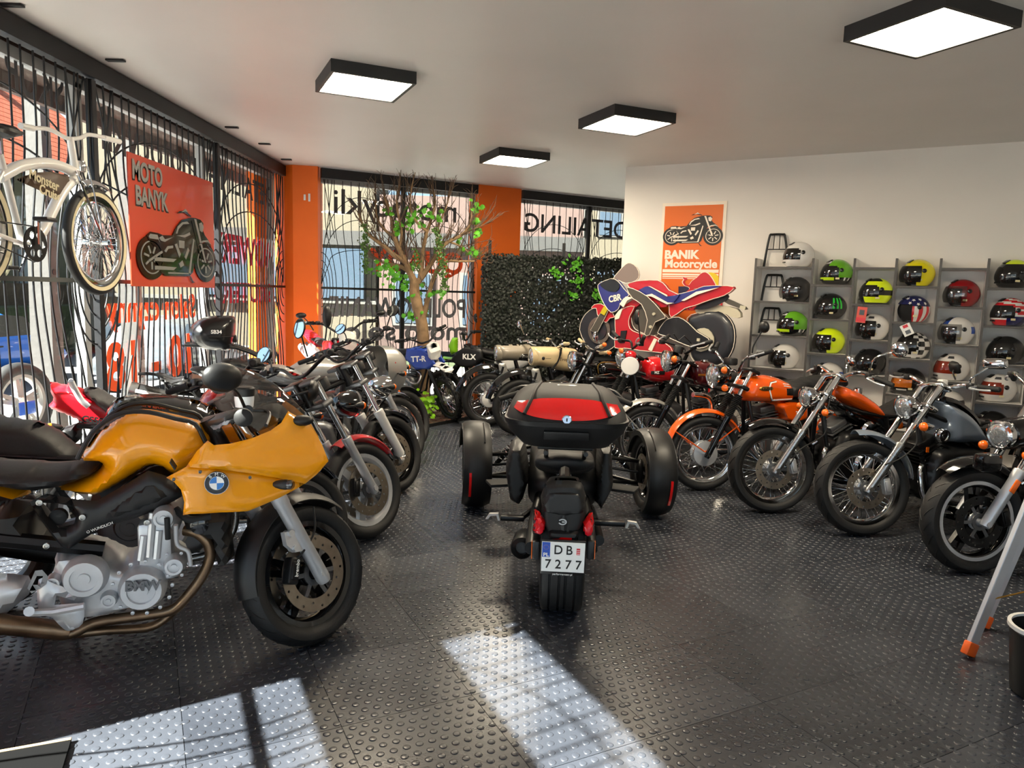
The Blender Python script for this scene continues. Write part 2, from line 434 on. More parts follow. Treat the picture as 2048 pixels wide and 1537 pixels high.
# ------------------------------------------------------------------ shop windows: white frame, panes, black grille with bars
def window(idx, O, E, N, s0, s1, splits, posts, set_out, arches, zb=.06, zt=2.86, label='', nrod=15, amp=.24, br=.0065, loops=True):
    """O origin on the grille plane, E along the wall, N into the room; splits = frame mullions, posts = grille posts"""
    def P(s, z, d=0.): return O+E*s+N*d+Vector((0, 0, z))
    R = Matrix((E, N, Vector((0, 0, 1)))).transposed()
    mb = MB(); fr = set_out
    mids = [s0]+list(splits)+[s1]
    for k, sv in enumerate(mids):
        wd = .07 if 0 < k < len(mids)-1 else .05
        mb.box(P(sv, (zb+zt)/2, fr), (wd, .07, zt-zb), R)
    for z, hh in ((zb, .08), (zt, .07)): mb.box(P((s0+s1)/2, z, fr), (s1-s0, .07, hh), R)
    wo = struct(mb.obj('window_%d' % idx, 'frame_white'))
    for a, b in zip(mids[:-1], mids[1:]):
        mb = MB(); mb.box(P((a+b)/2, (zb+zt)/2, fr), (b-a-.05, .008, zt-zb-.06), R); mb.obj('pane', 'window_glass', wo)
    mb = MB(); mb.box(P((s0+s1)/2, zb/2-.01, fr+.05), (s1-s0+.02, .18, zb+.02), R); mb.obj('sill', 'wall_white', wo)
    g = thing('window_grille', label, 'grille', O+E*((s0+s1)/2))
    gl = g.location.copy()
    def G(s, z, d=0.): return P(s, z, d)-gl
    mb = MB(); mb.box(G((s0+s1)/2, zt+.07, 0), (s1-s0, .07, .12), R); mb.obj('top_rail', 'grille_paint', g)
    mb = MB(); mb.box(G((s0+s1)/2, .05, 0), (s1-s0, .04, .04), R); mb.obj('bottom_rail', 'grille_paint', g)
    mb = MB(); mb.box(G((s0+s1)/2, MID, .0), (s1-s0, .03, .028), R); mb.obj('middle_rail', 'grille_paint', g)
    for sv in posts:
        mb = MB(); mb.box(G(sv, zt/2, .0), (.055, .05, zt), R, bev=.004, seg=1); mb.obj('post', 'grille_paint', g)
    ps = sorted(set([s0]+list(posts)+[s1]))
    def bar(pts, r=br): 
        mb_ = MB(); mb_.tube(pts, r, 5); mb_.obj('bar', 'grille_paint', g, sharp=80)
    for a, b in zip(ps[:-1], ps[1:]):
        W = b-a; c = (a+b)/2
        for i in range(nrod):
            u = -1+2*(i+.5)/nrod; pts = []
            for k in range(25):
                z = .07+(zt-.07)*k/24; q = math.exp(-((z-MID)/.62)**2)
                pinch = 1-amp*q+.04*math.exp(-((z-2.3)/.25)**2)
                x = c+W/2*u*pinch*(1 if abs(u) < .8 else 1+.02)
                pts.append(G(x, z, .004*(i % 2)))
            bar(pts)
        for hz, ww in arches:       # arches that spring from the posts
            pts = []
            for k in range(29):
                t = PI*k/28; pts.append(G(c-W/2*ww*math.cos(t), MID+.32+(hz-MID-.32)*math.sin(t)**.85, -.012))
            pts = [G(c-W/2*.99, MID+.05, -.012)]+pts+[G(c+W/2*.99, MID+.05, -.012)]
            bar(pts)
        for sv, sg in (((a, 1), (b, -1)) if loops else ()):
            for q in range(4):      # nested loops round the post at mid height
                rx = W*(.035+.035*q); rz = .14+.1*q
                bar([G(sv+sg*rx*math.sin(t_), MID+rz*math.cos(t_), -.01) for t_ in [PI*k/14 for k in range(15)]])
            for q in range(3):      # crossing rods above and below
                x0 = sv+sg*W*(.03+.05*q); x1 = sv+sg*W*(.16-.05*q)
                bar([G(x0, zt, -.008), G(x1, MID+.62, -.008)]); bar([G(x1+sg*W*.05, MID-.55, -.008), G(x0-sg*W*.02, .07, -.008)])
    return g, P
gL, PL = window(1, Vector((LX, 0, 0)), Vector((0, 1, 0)), Vector((1, 0, 0)), 3.02, 9.10, (5.12, 7.12), (5.03, 7.08), -.17, ((2.62, 1.0), (2.32, .86)), label='long black wrought grille with curved bars over the left shop windows', nrod=19)
gB, PB_ = window(2, Q0, QE, QN, .03, 2.17, (), (1.1,), -.12, ((2.68, .95), (2.40, .9), (2.02, .8)), label='black wrought grille over the back window behind the tree', nrod=10, amp=.3, br=.0048)
gC, PC_ = window(3, Q0, QE, QN, 2.88, 5.28, (), (4.05,), -.12, ((2.55, .95), (2.2, .85)), label='black wrought grille over the back window above the ivy screen', nrod=10, amp=.3, br=.0048)
gF, PF_ = window(4, F0, FACET, Vector((-FACET.y, FACET.x, 0)) if Vector((-FACET.y, FACET.x, 0)).x > 0 else Vector((FACET.y, -FACET.x, 0)), 1.34, 5.5, (), (3.4,), -.06, ((2.62, 1.0),), label='black wrought grille over the window beside the viewer', nrod=17, loops=False)
# printed board hung in that window, it leaves an unlit band across the floor
FN = Vector((-FACET.y, FACET.x, 0)); FN = FN if FN.x > 0 else -FN
m = MB(); RF = Matrix((FACET, FN, Vector((0, 0, 1)))).transposed()
m.box(F0+FACET*3.35+Vector((0, 0, 1.98))+FN*.06, (4.0, .012, .62), RF)
tag(m.obj('window_banner', 'wall_orange'), 'long orange banner hung in the window beside the viewer', 'banner')
# brown eaves outside
m = MB(); m.box((LX-.40, 6.1, 2.95), (.40, 7.0, .10)); m.box((LX-.58, 6.1, 2.86), (.05, 7.0, .16)); struct(m.obj('trim_3', 'soffit_brown'))
# ceiling brackets of the grille rail
for px, py in ((35, 12), (240, 122), (470, 256), (535, 289), (578, 320)):
    p = onz(px, py, CEIL-.01); m = MB(); m.box((p.x-.03, p.y, CEIL-.008), (.12, .04, .012), bev=.002, seg=1)
    m.v = [tuple(Vector(v)-gL.location) for v in m.v]; m.obj('ceiling_bracket', 'grille_paint', gL)

# ------------------------------------------------------------------ ceiling lamps
for c, a, nm in (((-1.09, 5.27), 25, 'square black framed ceiling light panel nearest the left windows'), ((.87, 6.17), 24, 'square black framed ceiling light panel in front of the white wall'),
             ((-.05, 7.96), 23, 'square black framed ceiling light panel farthest back, near the tree'), ((2.10, 3.95), 25, 'large near square black framed ceiling light panel at upper right')):
    t = thing('ceiling_lamp', nm, 'ceiling light', (c[0], c[1], 2.92), rad(a), 'ceiling light panels')
    h = .275; m = MB()
    for sx, sy, lx, ly in ((0, h, 2*h+.024, .024), (0, -h, 2*h+.024, .024), (h, 0, .024, 2*h-.024), (-h, 0, .024, 2*h-.024)): m.box((sx, sy, .04), (lx, ly, .08))
    m.box((0, 0, .07), (2*h, 2*h, .016)); m.obj('frame', 'lamp_frame', t)
    m = MB(); m.box((0, 0, .012), (2*h-.024, 2*h-.024, .01)); m.obj('diffuser', 'lamp_glow', t)
# ------------------------------------------------------------------ street outside
mat('asphalt', '58585b', .85, noise=.12, nscale=3)
mat('pavement_grey', '84817c', .85, noise=.1, nscale=5)
mat('grass', '293315', .9, noise=.35, nscale=12)
mat('stone_wall', '3e3527', .9, noise=.3, nscale=6, bump=.5, bscale=10)
mat('roof_tile', '96421f', .8, noise=.15, nscale=5)
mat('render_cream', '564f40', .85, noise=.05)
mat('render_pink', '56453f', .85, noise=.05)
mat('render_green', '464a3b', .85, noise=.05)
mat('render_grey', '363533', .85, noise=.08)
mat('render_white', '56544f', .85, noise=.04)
mat('far_glass', '3a4652', .15)
mat('far_frame', '595855', .6)
mat('concrete', '494745', .85, noise=.15, nscale=8, bump=.2, bscale=30)
mat('car_blue', '1a66c4', .25, coat=.6)
mat('car_grey', '6b7076', .25, metal=.5, coat=.6)
mat('car_glass', '20262c', .08)
m = MB(); m.box((-22, 12, -.65), (90, 110, .1)); o = struct(m.obj('ground', 'asphalt'))
m = MB(); m.box((-4.2, 5, -.37), (2.6, 24, .46)); m.box((8, 13.6, -.37), (27, 5.0, .46)); m.box((4, -8, -.37), (26, 10.0, .46)); struct(m.obj('pavement', 'pavement_grey'))
m = MB(); m.box((-13.4, 17.0, .1), (1.4, 26, 1.4)); m.box((4, 18.6, -.5), (16, 2.0, .24))
m.obj('grass_bank', 'grass')['kind'] = 'stuff'
o = bpy.data.objects['grass_bank']; o['label'] = 'green grass bank across the street'; o['category'] = 'grass'
m = MB(); m.box((-13.9, 17.0, 1.1), (.35, 26, .6)); tag(m.obj('stone_wall', 'stone_wall'), 'low yellowish stone wall across the street seen through the left windows', 'wall')
def house(name, label, c, size, rz, wallm, rows, cols, roof=None, floor0=1.0, wsize=(1.0, 1.4), front='x+', bands=(), sides=True):
    """box house; front = local +x face carries windows (rows x cols), local y spans the facade"""
    t = thing(name, label, 'building', c, rz)
    sx, sy, sz = size
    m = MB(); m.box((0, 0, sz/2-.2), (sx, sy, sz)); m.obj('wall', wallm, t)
    for (z, hh, mm) in bands: m = MB(); m.box((sx/2+.06, 0, z), (.25, sy+.1, hh)); m.obj('band', mm, t)
    for r in range(rows):
        for k in range(cols):
            y = -sy/2+sy*(k+.5)/cols; z = floor0+r*(sz-floor0-.2)/max(rows, 1)+wsize[1]/2
            m = MB(); m.box((sx/2+.01, y, z), (.10, wsize[0]+.16, wsize[1]+.16)); f = m.obj('window', 'far_frame', t)
            for dy in (-1, 1):
                m = MB(); m.box((sx/2+.055, y+dy*wsize[0]*.25, z), (.05, wsize[0]*.46, wsize[1])); m.obj('window_pane', 'far_glass', f)
    if roof:
        h = roof; ov = .5; x = sx/2+ov; y = sy/2+ov; m = MB()
        V = [(-x, -y, sz-.2), (x, -y, sz-.2), (x, y, sz-.2), (-x, y, sz-.2), (0, -y+.2, sz+h), (0, y-.2, sz+h)]
        m.add(V, [(0, 3, 2, 1), (1, 2, 5, 4), (3, 0, 4, 5), (0, 1, 4), (2, 3, 5)]); ro = m.obj('roof', 'roof_tile', t, sharp=10)
        L = math.hypot(x, h+.0); n = int(L/.32)
        m = MB()
        for i in range(n):     # courses of tiles
            f = (i+.5)/n; m.box((x*(1-f)+.03, 0, sz-.2+(h+.2)*f+.03), (.30, 2*y-.5*f, .05), Matrix.Rotation(math.atan2(h+.2, x), 3, 'Y'))
        m.obj('tile_course', 'roof_tile', ro, sharp=10)
        m = MB(); m.box((-.3, sy*.2, sz+h*.7), (.5, .7, h*1.0)); m.obj('chimney', 'render_cream', t)
    return t
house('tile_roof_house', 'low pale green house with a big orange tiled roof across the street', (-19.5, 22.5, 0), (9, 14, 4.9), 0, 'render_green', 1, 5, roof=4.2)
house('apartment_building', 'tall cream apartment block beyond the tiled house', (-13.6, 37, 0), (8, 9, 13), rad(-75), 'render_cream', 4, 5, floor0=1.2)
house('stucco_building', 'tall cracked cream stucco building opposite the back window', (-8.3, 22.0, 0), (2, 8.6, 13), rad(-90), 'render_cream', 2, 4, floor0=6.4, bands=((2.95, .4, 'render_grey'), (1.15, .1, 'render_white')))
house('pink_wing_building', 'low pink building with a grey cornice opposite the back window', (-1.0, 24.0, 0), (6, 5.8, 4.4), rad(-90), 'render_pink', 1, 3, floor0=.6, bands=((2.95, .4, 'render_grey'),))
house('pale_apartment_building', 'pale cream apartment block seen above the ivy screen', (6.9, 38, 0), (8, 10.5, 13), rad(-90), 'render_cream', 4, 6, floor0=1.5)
m = MB(); m.box((-6.6, 20.85, 1.95), (4.6, .16, 1.4)); tag(m.obj('shop_front', 'far_glass'), 'dark shop front glazing of the building opposite the back window', 'shop window')
# exterior orange wing wall beside the corner
m = MB(); m.box((-3.13, 8.94, 1.43), (.10, .46, 2.86)); struct(m.obj('wall_wing', 'wall_orange'))
# perforated concrete street poles
for x, y, s, lb in ((-4.35, 6.75, .09, 'pale perforated concrete street pole behind the white bicycle'), (-4.6, 8.75, .085, 'pale perforated concrete street pole behind the red wall board')):
    t = thing('street_pole', lb, 'pole', (x, y, -.14))
    m = MB(); k = s/.26
    m.loft([[(a*s*sc, b*s*.8*sc, z) for a, b in ((-1, -1), (1, -1), (1, 1), (-1, 1))] for z, sc in ((0, 1.25), (4, .8), (8, .5))]); m.obj('shaft', 'concrete', t, sharp=20)
    for z in np.arange(.5, 6, .62):
        m = MB(); m.cyl((s*(1.25-z*.112)-.01, 0, z), (s*(1.25-z*.112)+.006, 0, z), .028, n=10); m.obj('bolt_hole', 'black_matte', t)
# parked vehicles
def car(name, label, c, rz, pm, L=4.1, Hh=1.5, Wd=1.7):
    t = thing(name, label, 'car', c, rz)
    body = cr([(-L/2, .35), (-L/2+.03, .75), (-L/2+.25, .92), (-L*.42, .95), (-L*.30, Hh-.08), (-L*.1, Hh), (L*.12, Hh-.03), (L*.27, .98), (L*.42, .86), (L/2, .68), (L/2, .35), (L/2-.1, .25), (-L/2+.1, .25)], 4, True)
    m = MB(); m.puff(body, Wd/2, .35, step=.12, wf=lambda a, b: 1-.22*max(0, (b-.95)/.55)); m.obj('body', pm, t)
    for sgn in (-1, 1):
        m = MB(); gl = [(-L*.36, .98), (-L*.28, Hh-.14), (-L*.02, Hh-.08), (L*.1, Hh-.12), (L*.22, .98)]
        m.sp(gl, sgn*(Wd/2-.13), sgn*(Wd/2-.02)); m.obj('side_window', 'car_glass', t)
        for x in (-L*.3, L*.3):
            m = MB(); m.lathe([(.0, 0), (.19, 0), (.2, .02), (.3, .03), (.31, .1), (.31, .2), (0, .2)], (x, sgn*(Wd/2+.01), .31), (0, -sgn, 0), 20); m.obj('wheel', 'tire', t)
        m = MB(); m.box((-L*.08, sgn*(Wd/2-.005), .82), (.16, .03, .03)); m.obj('door_handle', 'black_plastic', t)
    return t
car('parked_car', 'bright blue parked car seen through the lower left window', (-10.7, 14.2, -.6), rad(90), 'car_blue')
car('parked_car', 'grey parked car seen through the window beneath the red board', (-7.0, 15.2, -.6), rad(88), 'car_grey')
# ------------------------------------------------------------------ motorcycle kit
Y = Vector((0, 1, 0))
class Bike:
    """local frame: x forward, y to the rider's left, z up, origin on the floor under the front axle"""
    def __init__(s, name, label, F, az, rake=27, R=.3, steer=0., cat='motorcycle', group=None):
        s.F = Vector((F[0], F[1], 0)); a = rad(az); s.fw = Vector((math.sin(a), math.cos(a), 0)); s.lf = Vector((-s.fw.y, s.fw.x, 0))
        s.root = thing(name, label, cat, s.F, rad(90-az), group); s.R = R; s.rake = rad(rake)
        s.d = Vector((-math.sin(s.rake), 0, math.cos(s.rake)))
        p = Vector((-.045, 0, R)); s.S = Matrix.Translation(p) @ Matrix.Rotation(rad(steer), 4, s.d) @ Matrix.Translation(-p)
    def t(s, px, py, lat=0.):
        p = onplane(px, py, s.F+s.lf*lat, s.lf)-s.F; return (p.dot(s.fw), p.z)
    def tp(s, pts, lat=0.): return [s.t(a, b, lat) for a, b in pts]
    def t3(s, px, py, lat=0.): x, z = s.t(px, py, lat); return Vector((x, lat, z))
    def mb(s, front=False): return MB(s.S if front else None)
    def put(s, mb, name, m, parent=None, **k): return mb.obj(name, m, parent if parent else s.root, **k)
    # -------- wheels
    def wheel(s, name, cx, R, w, rimR, kind='spoke', front=False, rim='chrome', nsp=36, disc=0., dside=(-1,), hub=.045, hubm='alu', tread=None, rimw=None, lip=None, y=0., spokem='chrome', discm='disc', n=44):
        M = s.S if front else None; c = (cx, y, R); h = R-rimR; rw = rimw or w*.62
        mb = MB(M)
        mb.lathe([(rimR+.004, -rw/2), (rimR+.004, -rw/2+.008), (rimR-.014, -rw/2+.014), (rimR-.026, -rw*.2), (rimR-.03, 0), (rimR-.026, rw*.2), (rimR-.014, rw/2-.014), (rimR+.004, rw/2-.008), (rimR+.004, rw/2), (rimR-.022, rw/2-.004), (rimR-.036, rw*.2), (rimR-.04, 0), (rimR-.036, -rw*.2), (rimR-.022, -rw/2+.004)], c, (0, 1, 0), n, True)
        if kind.startswith('cast'):
            ns = int(kind[4:]); ir = rimR-.03
            for i in range(ns):
                a = 2*PI*i/ns+.3; ca, sa = math.cos(a), math.sin(a)
                for off in ((-.13, .13) if nsp == 2 else (0,)):
                    b = a+off; p0 = Vector((cx+.04*math.cos(a+off*2), y, R+.04*math.sin(a+off*2))); p1 = Vector((cx+ir*math.cos(b), y, R+ir*math.sin(b)))
                    d = (p1-p0); L = d.length; d.normalize(); u = Vector((-d.z, 0, d.x)); w0, w1 = (.020, .013) if nsp == 2 else (.030, .022)
                    mb.loft([[p0+d*(L*q)+u*sx*(w0+(w1-w0)*q)+Y*sy*(.022-.006*q) for sx, sy in ((-1, -1), (1, -1), (1, 1), (-1, 1))] for q in (0, .5, 1)])
            mb.lathe([(.0, -.035), (.05, -.035), (.055, -.02), (.055, .02), (.05, .035), (0, .035)], c, (0, 1, 0), 20)
        wo = mb.obj(name, rim, s.root)
        if lip:
            mb = MB(M)
            for sg in (-1, 1): mb.lathe([(rimR+.006, sg*rw/2), (rimR+.006, sg*(rw/2+.004)), (rimR-.016, sg*(rw/2+.004)), (rimR-.016, sg*rw/2)], c, (0, 1, 0), n, True)
            mb.obj('rim_lip', lip, wo)
        mb = MB(M); k = w/2
        prof = [(rimR+.002, -rw/2-.002), (rimR+h*.18, -k*.86), (rimR+h*.45, -k*.99), (rimR+h*.68, -k*.96), (rimR+h*.86, -k*.72), (rimR+h*.965, -k*.38), (R, 0)]
        if tread == 'grooves':
            prof = prof[:5]+[(R-.008, -k*.62), (R-.003, -k*.6), (R-.002, -k*.36), (R-.009, -k*.345), (R-.009, -k*.31), (R-.001, -k*.3), (R, -k*.05), (R-.007, -k*.03)]
        if tread == 'flat':
            prof = prof[:4]+[(R-.012, -k*.92), (R-.004, -k*.84), (R-.002, -k*.6), (R-.012, -k*.58), (R-.012, -k*.52), (R-.001, -k*.5), (R, -k*.2), (R-.012, -k*.18), (R-.012, -k*.10), (R, -k*.08)]
        prof = prof+[(a, -b) for a, b in prof[::-1] if b != 0]+[(rimR-.004, rw*.3), (rimR-.004, -rw*.3)]
        mb.lathe(prof, c, (0, 1, 0), n, True)
        if tread == 'knobs':
            for i in range(26):
                a = 2*PI*i/26; e = Vector((math.cos(a), 0, math.sin(a))); t_ = Vector((-e.z, 0, e.x)); Rm = Matrix((e, Y, t_)).transposed()
                for yy, rr in ((-k*.72, -.012), (-k*.0+(k*.25 if i % 2 else -k*.25), .004), (k*.72, -.012)):
                    mb.box(Vector(c)+e*(R+rr)+Y*yy, (.022, k*.42, .03), Rm)
        if tread in ('grooves', None, 'sipes', 'flat') and n > 40:
            pass
        mb.obj('tire', 'tire', wo)
        if tread == 'sipes' or tread == 'grooves':
            mb = MB(M)
            for i in range(22):
                a0 = 2*PI*i/22
                for sg in (-1, 1):
                    pts = []
                    for q in range(5):
                        f = q/4; a = a0+f*.20+(.1 if sg > 0 else 0); yy = sg*k*(.12+.7*f); u_ = abs(yy)/k
                        rr = np.interp(u_, [0, .38, .72, .96], [R, rimR+h*.965, rimR+h*.86, rimR+h*.68])+.0004
                        pts.append(Vector(c)+Vector((math.cos(a), 0, math.sin(a)))*rr+Y*yy)
                    mb.tube(pts, .0028, 4)
            mb.obj('tread_groove', 'black_print', wo, kind='stuff')
        if kind == 'spoke':
            mb = MB(M); fl = .034
            for i in range(nsp):
                a = 2*PI*i/nsp; sg = -1 if i % 2 else 1; tw = (.55 if (i//2) % 2 else -.55); b = a+tw
                p0 = Vector((cx+hub*.9*math.cos(b), y+sg*fl, R+hub*.9*math.sin(b))); p1 = Vector((cx+(rimR-.03)*math.cos(a), y+sg*.006, R+(rimR-.03)*math.sin(a)))
                mb.tube([p0, p1], .0021, 4)
            mb.obj('spokes', spokem, wo, kind='stuff')
        mb = MB(M); hh = .05
        mb.lathe([(.008, -hh-.03), (.018, -hh-.03), (.02, -hh), (hub, -.04), (hub*1.02, -.03), (hub*.6, -.02), (hub*.6, .02), (hub*1.02, .03), (hub, .04), (.02, hh), (.018, hh+.03), (.008, hh+.03)], c, (0, 1, 0), 24, True); mb.obj('hub', hubm, wo)
        for sg in (dside if disc else ()):
            mb = MB(M); oc = [(disc*math.cos(2*PI*i/40), disc*math.sin(2*PI*i/40)) for i in range(40)]; ic = [(disc*.66*math.cos(2*PI*i/28), disc*.66*math.sin(2*PI*i/28)) for i in range(28)]
            holes = [ic]
            for i in range(18):
                a = 2*PI*i/18; rr = disc*(.78 if i % 2 else .9); holes.append([(rr*math.cos(a)+.0065*math.cos(q), rr*math.sin(a)+.0065*math.sin(q)) for q in (0, 1.05, 2.09, 3.14, 4.19, 5.24)])
            yy = y+sg*(.062 if w < .2 else .075)
            mb.puff(oc, .0, .01, y0=0, step=.05, holes=holes, flat=.0022, fn=lambda a, b, t_: Vector((cx+a, yy+t_, R+b)))
            mb.obj('brake_disc', discm, wo)
            mb = MB(M)
            for i in range(6):
                a = 2*PI*i/6; mb.box((cx+disc*.48*math.cos(a), yy, R+disc*.48*math.sin(a)), (disc*.5, .004, .018), Matrix.Rotation(-a, 3, 'Y'))
            mb.lathe([(.028, -.004), (disc*.33, -.004), (disc*.33, .004), (.028, .004)], (cx, yy, R), (0, 1, 0), 18, True); mb.obj('disc_carrier', 'alu_dark', wo)
        return wo
    def caliper(s, sg=-1, ang=200, rr=.13, m='black_metal', y=.075):
        a = rad(ang); mb = MB(s.S); c = Vector((rr*math.cos(a), sg*y, s.R+rr*math.sin(a)))
        mb.box(c, (.05, .055, .11), Matrix.Rotation(-a, 3, 'Y'), bev=.01); mb.box(c+Vector((.0, sg*.02, 0)), (.035, .03, .075), Matrix.Rotation(-a, 3, 'Y'), bev=.008); return s.put(mb, 'brake_caliper', m)
    # -------- front end
    def fork(s, top=.95, spread=.095, rl=.026, ru=.019, low=.36, lowm='alu', upm='chrome', gaiter=None, foot=.03, clampm='alu_dark'):
        L = (top-s.R)/math.cos(s.rake); s.forktop = Vector((0, 0, s.R))+s.d*L
        for sg in (-1, 1):
            b = Vector((0, sg*spread, s.R)); mb = s.mb(True)
            mb.lathe([(.004, -foot), (rl*.8, -foot), (rl, -foot+.02), (rl, low*.85), (rl*1.1, low*.87), (rl*1.12, low), (ru, low+.004)], b, s.d, 16)
            mb.cyl(b-Y*sg*.028, b+Y*sg*.03, .016, n=12)
            lg = s.put(mb, 'fork_leg', lowm)
            mb = s.mb(True); mb.cyl(b+s.d*(low-.02), b+s.d*L, ru, n=14); s.put(mb, 'fork_tube', upm, lg)
            if gaiter:
                mb = s.mb(True); pr = []
                for i in range(15): pr += [(ru+.016, low+gaiter*i/15), (ru+.007, low+gaiter*(i+.5)/15)]
                mb.lathe(pr, b, s.d, 14); s.put(mb, 'fork_gaiter', 'rubber', lg)
        for q, hh in ((1., .03), (.80, .034)):
            mb = s.mb(True); c = Vector((0, 0, s.R))+s.d*(L*q-.015)
            mb.box(c-Vector((.02, 0, 0)), (.09, spread*2+.07, hh), Matrix.Rotation(-s.rake, 3, 'Y'), bev=.012); s.put(mb, 'fork_clamp', clampm)
        mb = s.mb(); c = Vector((-.045, 0, s.R)); mb.cyl(c+s.d*(L*.78), c+s.d*(L*.99), .032, n=16); s.put(mb, 'steering_head', 'black_metal')
    def fender(s, name, cx, R, a0, a1, hw, m, front=False, crown=.03, n=22, taper=0., th=.004, cz=None, flare=0.):
        mb = s.mb(front); rings = []; cz = R if cz is None else cz
        for i in range(n+1):
            a = rad(a0+(a1-a0)*i/n); e = Vector((math.cos(a), 0, math.sin(a))); k = 1-taper*abs(2*i/n-1)**3
            ring = []
            for o_, rev in ((0, False), (-th, True)):
                row = []
                for q in range(7):
                    u = -1+2*q/6; row.append(Vector((cx, 0, cz))+e*(R-crown*u*u+o_+flare*max(0, i/n-.8))+Y*(u*hw*k))
                ring += row[::-1] if rev else row
            rings.append(ring)
        mb.loft(rings); return s.put(mb, name, m)
    def stays(s, cx, R, angs, Rf, hw, m, front=True, r=.005):
        mb = s.mb(front)
        for a in angs:
            for sg in (-1, 1): mb.tube([(cx+.02, sg*(hw+.012), R+.02), (cx+Rf*math.cos(rad(a)), sg*hw*.95, R+Rf*math.sin(rad(a))-.01)], r, 6)
        return s.put(mb, 'fender_stay', m)
    def headlight(s, c, r=.085, depth=.13, m='chrome', d=None, ring='chrome', front=True, lensm='lens'):
        c = Vector(c); d = Vector(d).normalized() if d else Vector((1, 0, -.08)).normalized(); mb = s.mb(front)
        mb.lathe([(.004, -depth), (r*.45, -depth*.95), (r*.8, -depth*.65), (r*.97, -depth*.25), (r, 0), (r*.94, .004)], c, d, 24); h = s.put(mb, 'headlight', m)
        mb = s.mb(front); mb.lathe([(r*.9, -.005), (r*1.03, -.008), (r*1.05, .008), (r*.9, .014)], c, d, 28, True); s.put(mb, 'headlight_rim', ring, h)
        mb = s.mb(front); mb.lathe([(0, .022), (r*.5, .019), (r*.8, .012), (r*.92, .004), (r*.9, -.01), (0, -.01)], c, d, 24); s.put(mb, 'headlight_lens', lensm, h)
        return h
    def indicator(s, base, tip, r=.022, m='chrome', front=True, long=.05, d=None):
        base = Vector(base); tip = Vector(tip); d = Vector(d) if d else Vector((1, 0, 0)); mb = s.mb(front); mb.tube([base, tip], .006, 6)
        mb.lathe([(.004, -long), (r*.6, -long*.75), (r*.95, -long*.2), (r, 0)], tip, d, 14); o = s.put(mb, 'turn_signal', m)
        mb = s.mb(front); mb.lathe([(r*1.02, 0), (r*1.02, r*.25), (r*.85, r*.75), (r*.4, r*1.1), (0, r*1.15)], tip, d, 14); s.put(mb, 'signal_lens', 'orange_lens', o)
    def mirror(s, base, mid, head, r=.055, shape='round', m='black_plastic', nrm=(-.9, 0, .15), front=True, stemm=None, back=None, rx=None, gl='mirror'):
        base, mid, head = Vector(base), Vector(mid), Vector(head); mb = s.mb(front); mb.tube([base, mid, head], .006, 7, sub=4); o = s.put(mb, 'mirror_stem', stemm or m)
        n = Vector(nrm).normalized(); e1 = Vector((0, 1, 0)); e1 = (e1-n*e1.dot(n)).normalized(); e2 = n.cross(e1); rx = rx or r
        pw = 1. if shape == 'round' else .45
        def ring(k, h):
            o_ = []
            for i in range(24):
                a = 2*PI*i/24; ca, sa = math.cos(a), math.sin(a); o_.append(head+e1*(rx*k*math.copysign(abs(ca)**pw, ca))+e2*(r*k*math.copysign(abs(sa)**pw, sa))+n*h)
            return o_
        mb = s.mb(front); mb.loft([ring(.25, -.034), ring(.7, -.028), ring(.94, -.014), ring(1, 0), ring(.98, .005), ring(.9, .005), ring(.9, .002)]); s.put(mb, 'mirror_head', back or m, o)
        mb = s.mb(front); mb.loft([ring(.9, .0015), ring(.9, .0035)]); s.put(mb, 'mirror_glass', gl, o)
    def bars(s, pts, r=.0115, m='chrome', grip=.12, gripm='rubber', lever=True, front=True, gr=.018, levm='alu', endm=None):
        """pts: right half path from centre outwards (y<0), mirrored"""
        P = [Vector(p) for p in pts]
        full = [Vector((p.x, -p.y, p.z)) for p in P[::-1]]+[p for p in P if abs(p.y) > 1e-4 or True][1 if abs(P[0].y) < 1e-4 else 0:]
        mb = s.mb(front); mb.tube(full, r, 9, sub=5); o = s.put(mb, 'handlebar', m)
        for sg in (-1, 1):
            e = Vector((P[-1].x, P[-1].y*-sg, P[-1].z)); b = Vector((P[-2].x, P[-2].y*-sg, P[-2].z)); d = (e-b).normalized()
            mb = s.mb(front); mb.lathe([(r, -.002), (gr*1.25, 0), (gr*1.25, .008), (gr, .014), (gr, grip*.5), (gr*.95, grip-.006), (gr*.6, grip)], e-d*(grip-.01), d, 12); s.put(mb, 'grip', gripm, o)
            mb = s.mb(front); mb.box(e-d*(grip+.035), (.05, .045, .04), bev=.008); s.put(mb, 'switch_box', 'black_plastic', o)
            if lever:
                q = e-d*(grip+.01); f = Vector((.06, 0, -.01)); mb = s.mb(front); mb.tube([q, q+f*.8, q+f+d*.05, q+f*1.05+d*(grip*.7), q+f*.85+d*grip], [.008, .007, .006, .006, .007], 6, sub=3); s.put(mb, 'lever', levm, o)
        return o
    # -------- body
    def body(s, name, poly, W, D, m, sub=5, step=.018, smooth=True, parent=None, **k):
        q = cr(poly, sub, True) if smooth else poly
        s.sf = lambda x, z: W*math.sqrt(max(0, 1-(1-min(1, float(bdist(np.array([x]), np.array([z]), q)[0])/D))**2)) if inside(np.array([x]), np.array([z]), q)[0] else 0.
        mb = MB(); mb.puff(q, W, D, step=step, **k); return s.put(mb, name, m, parent, sharp=50)
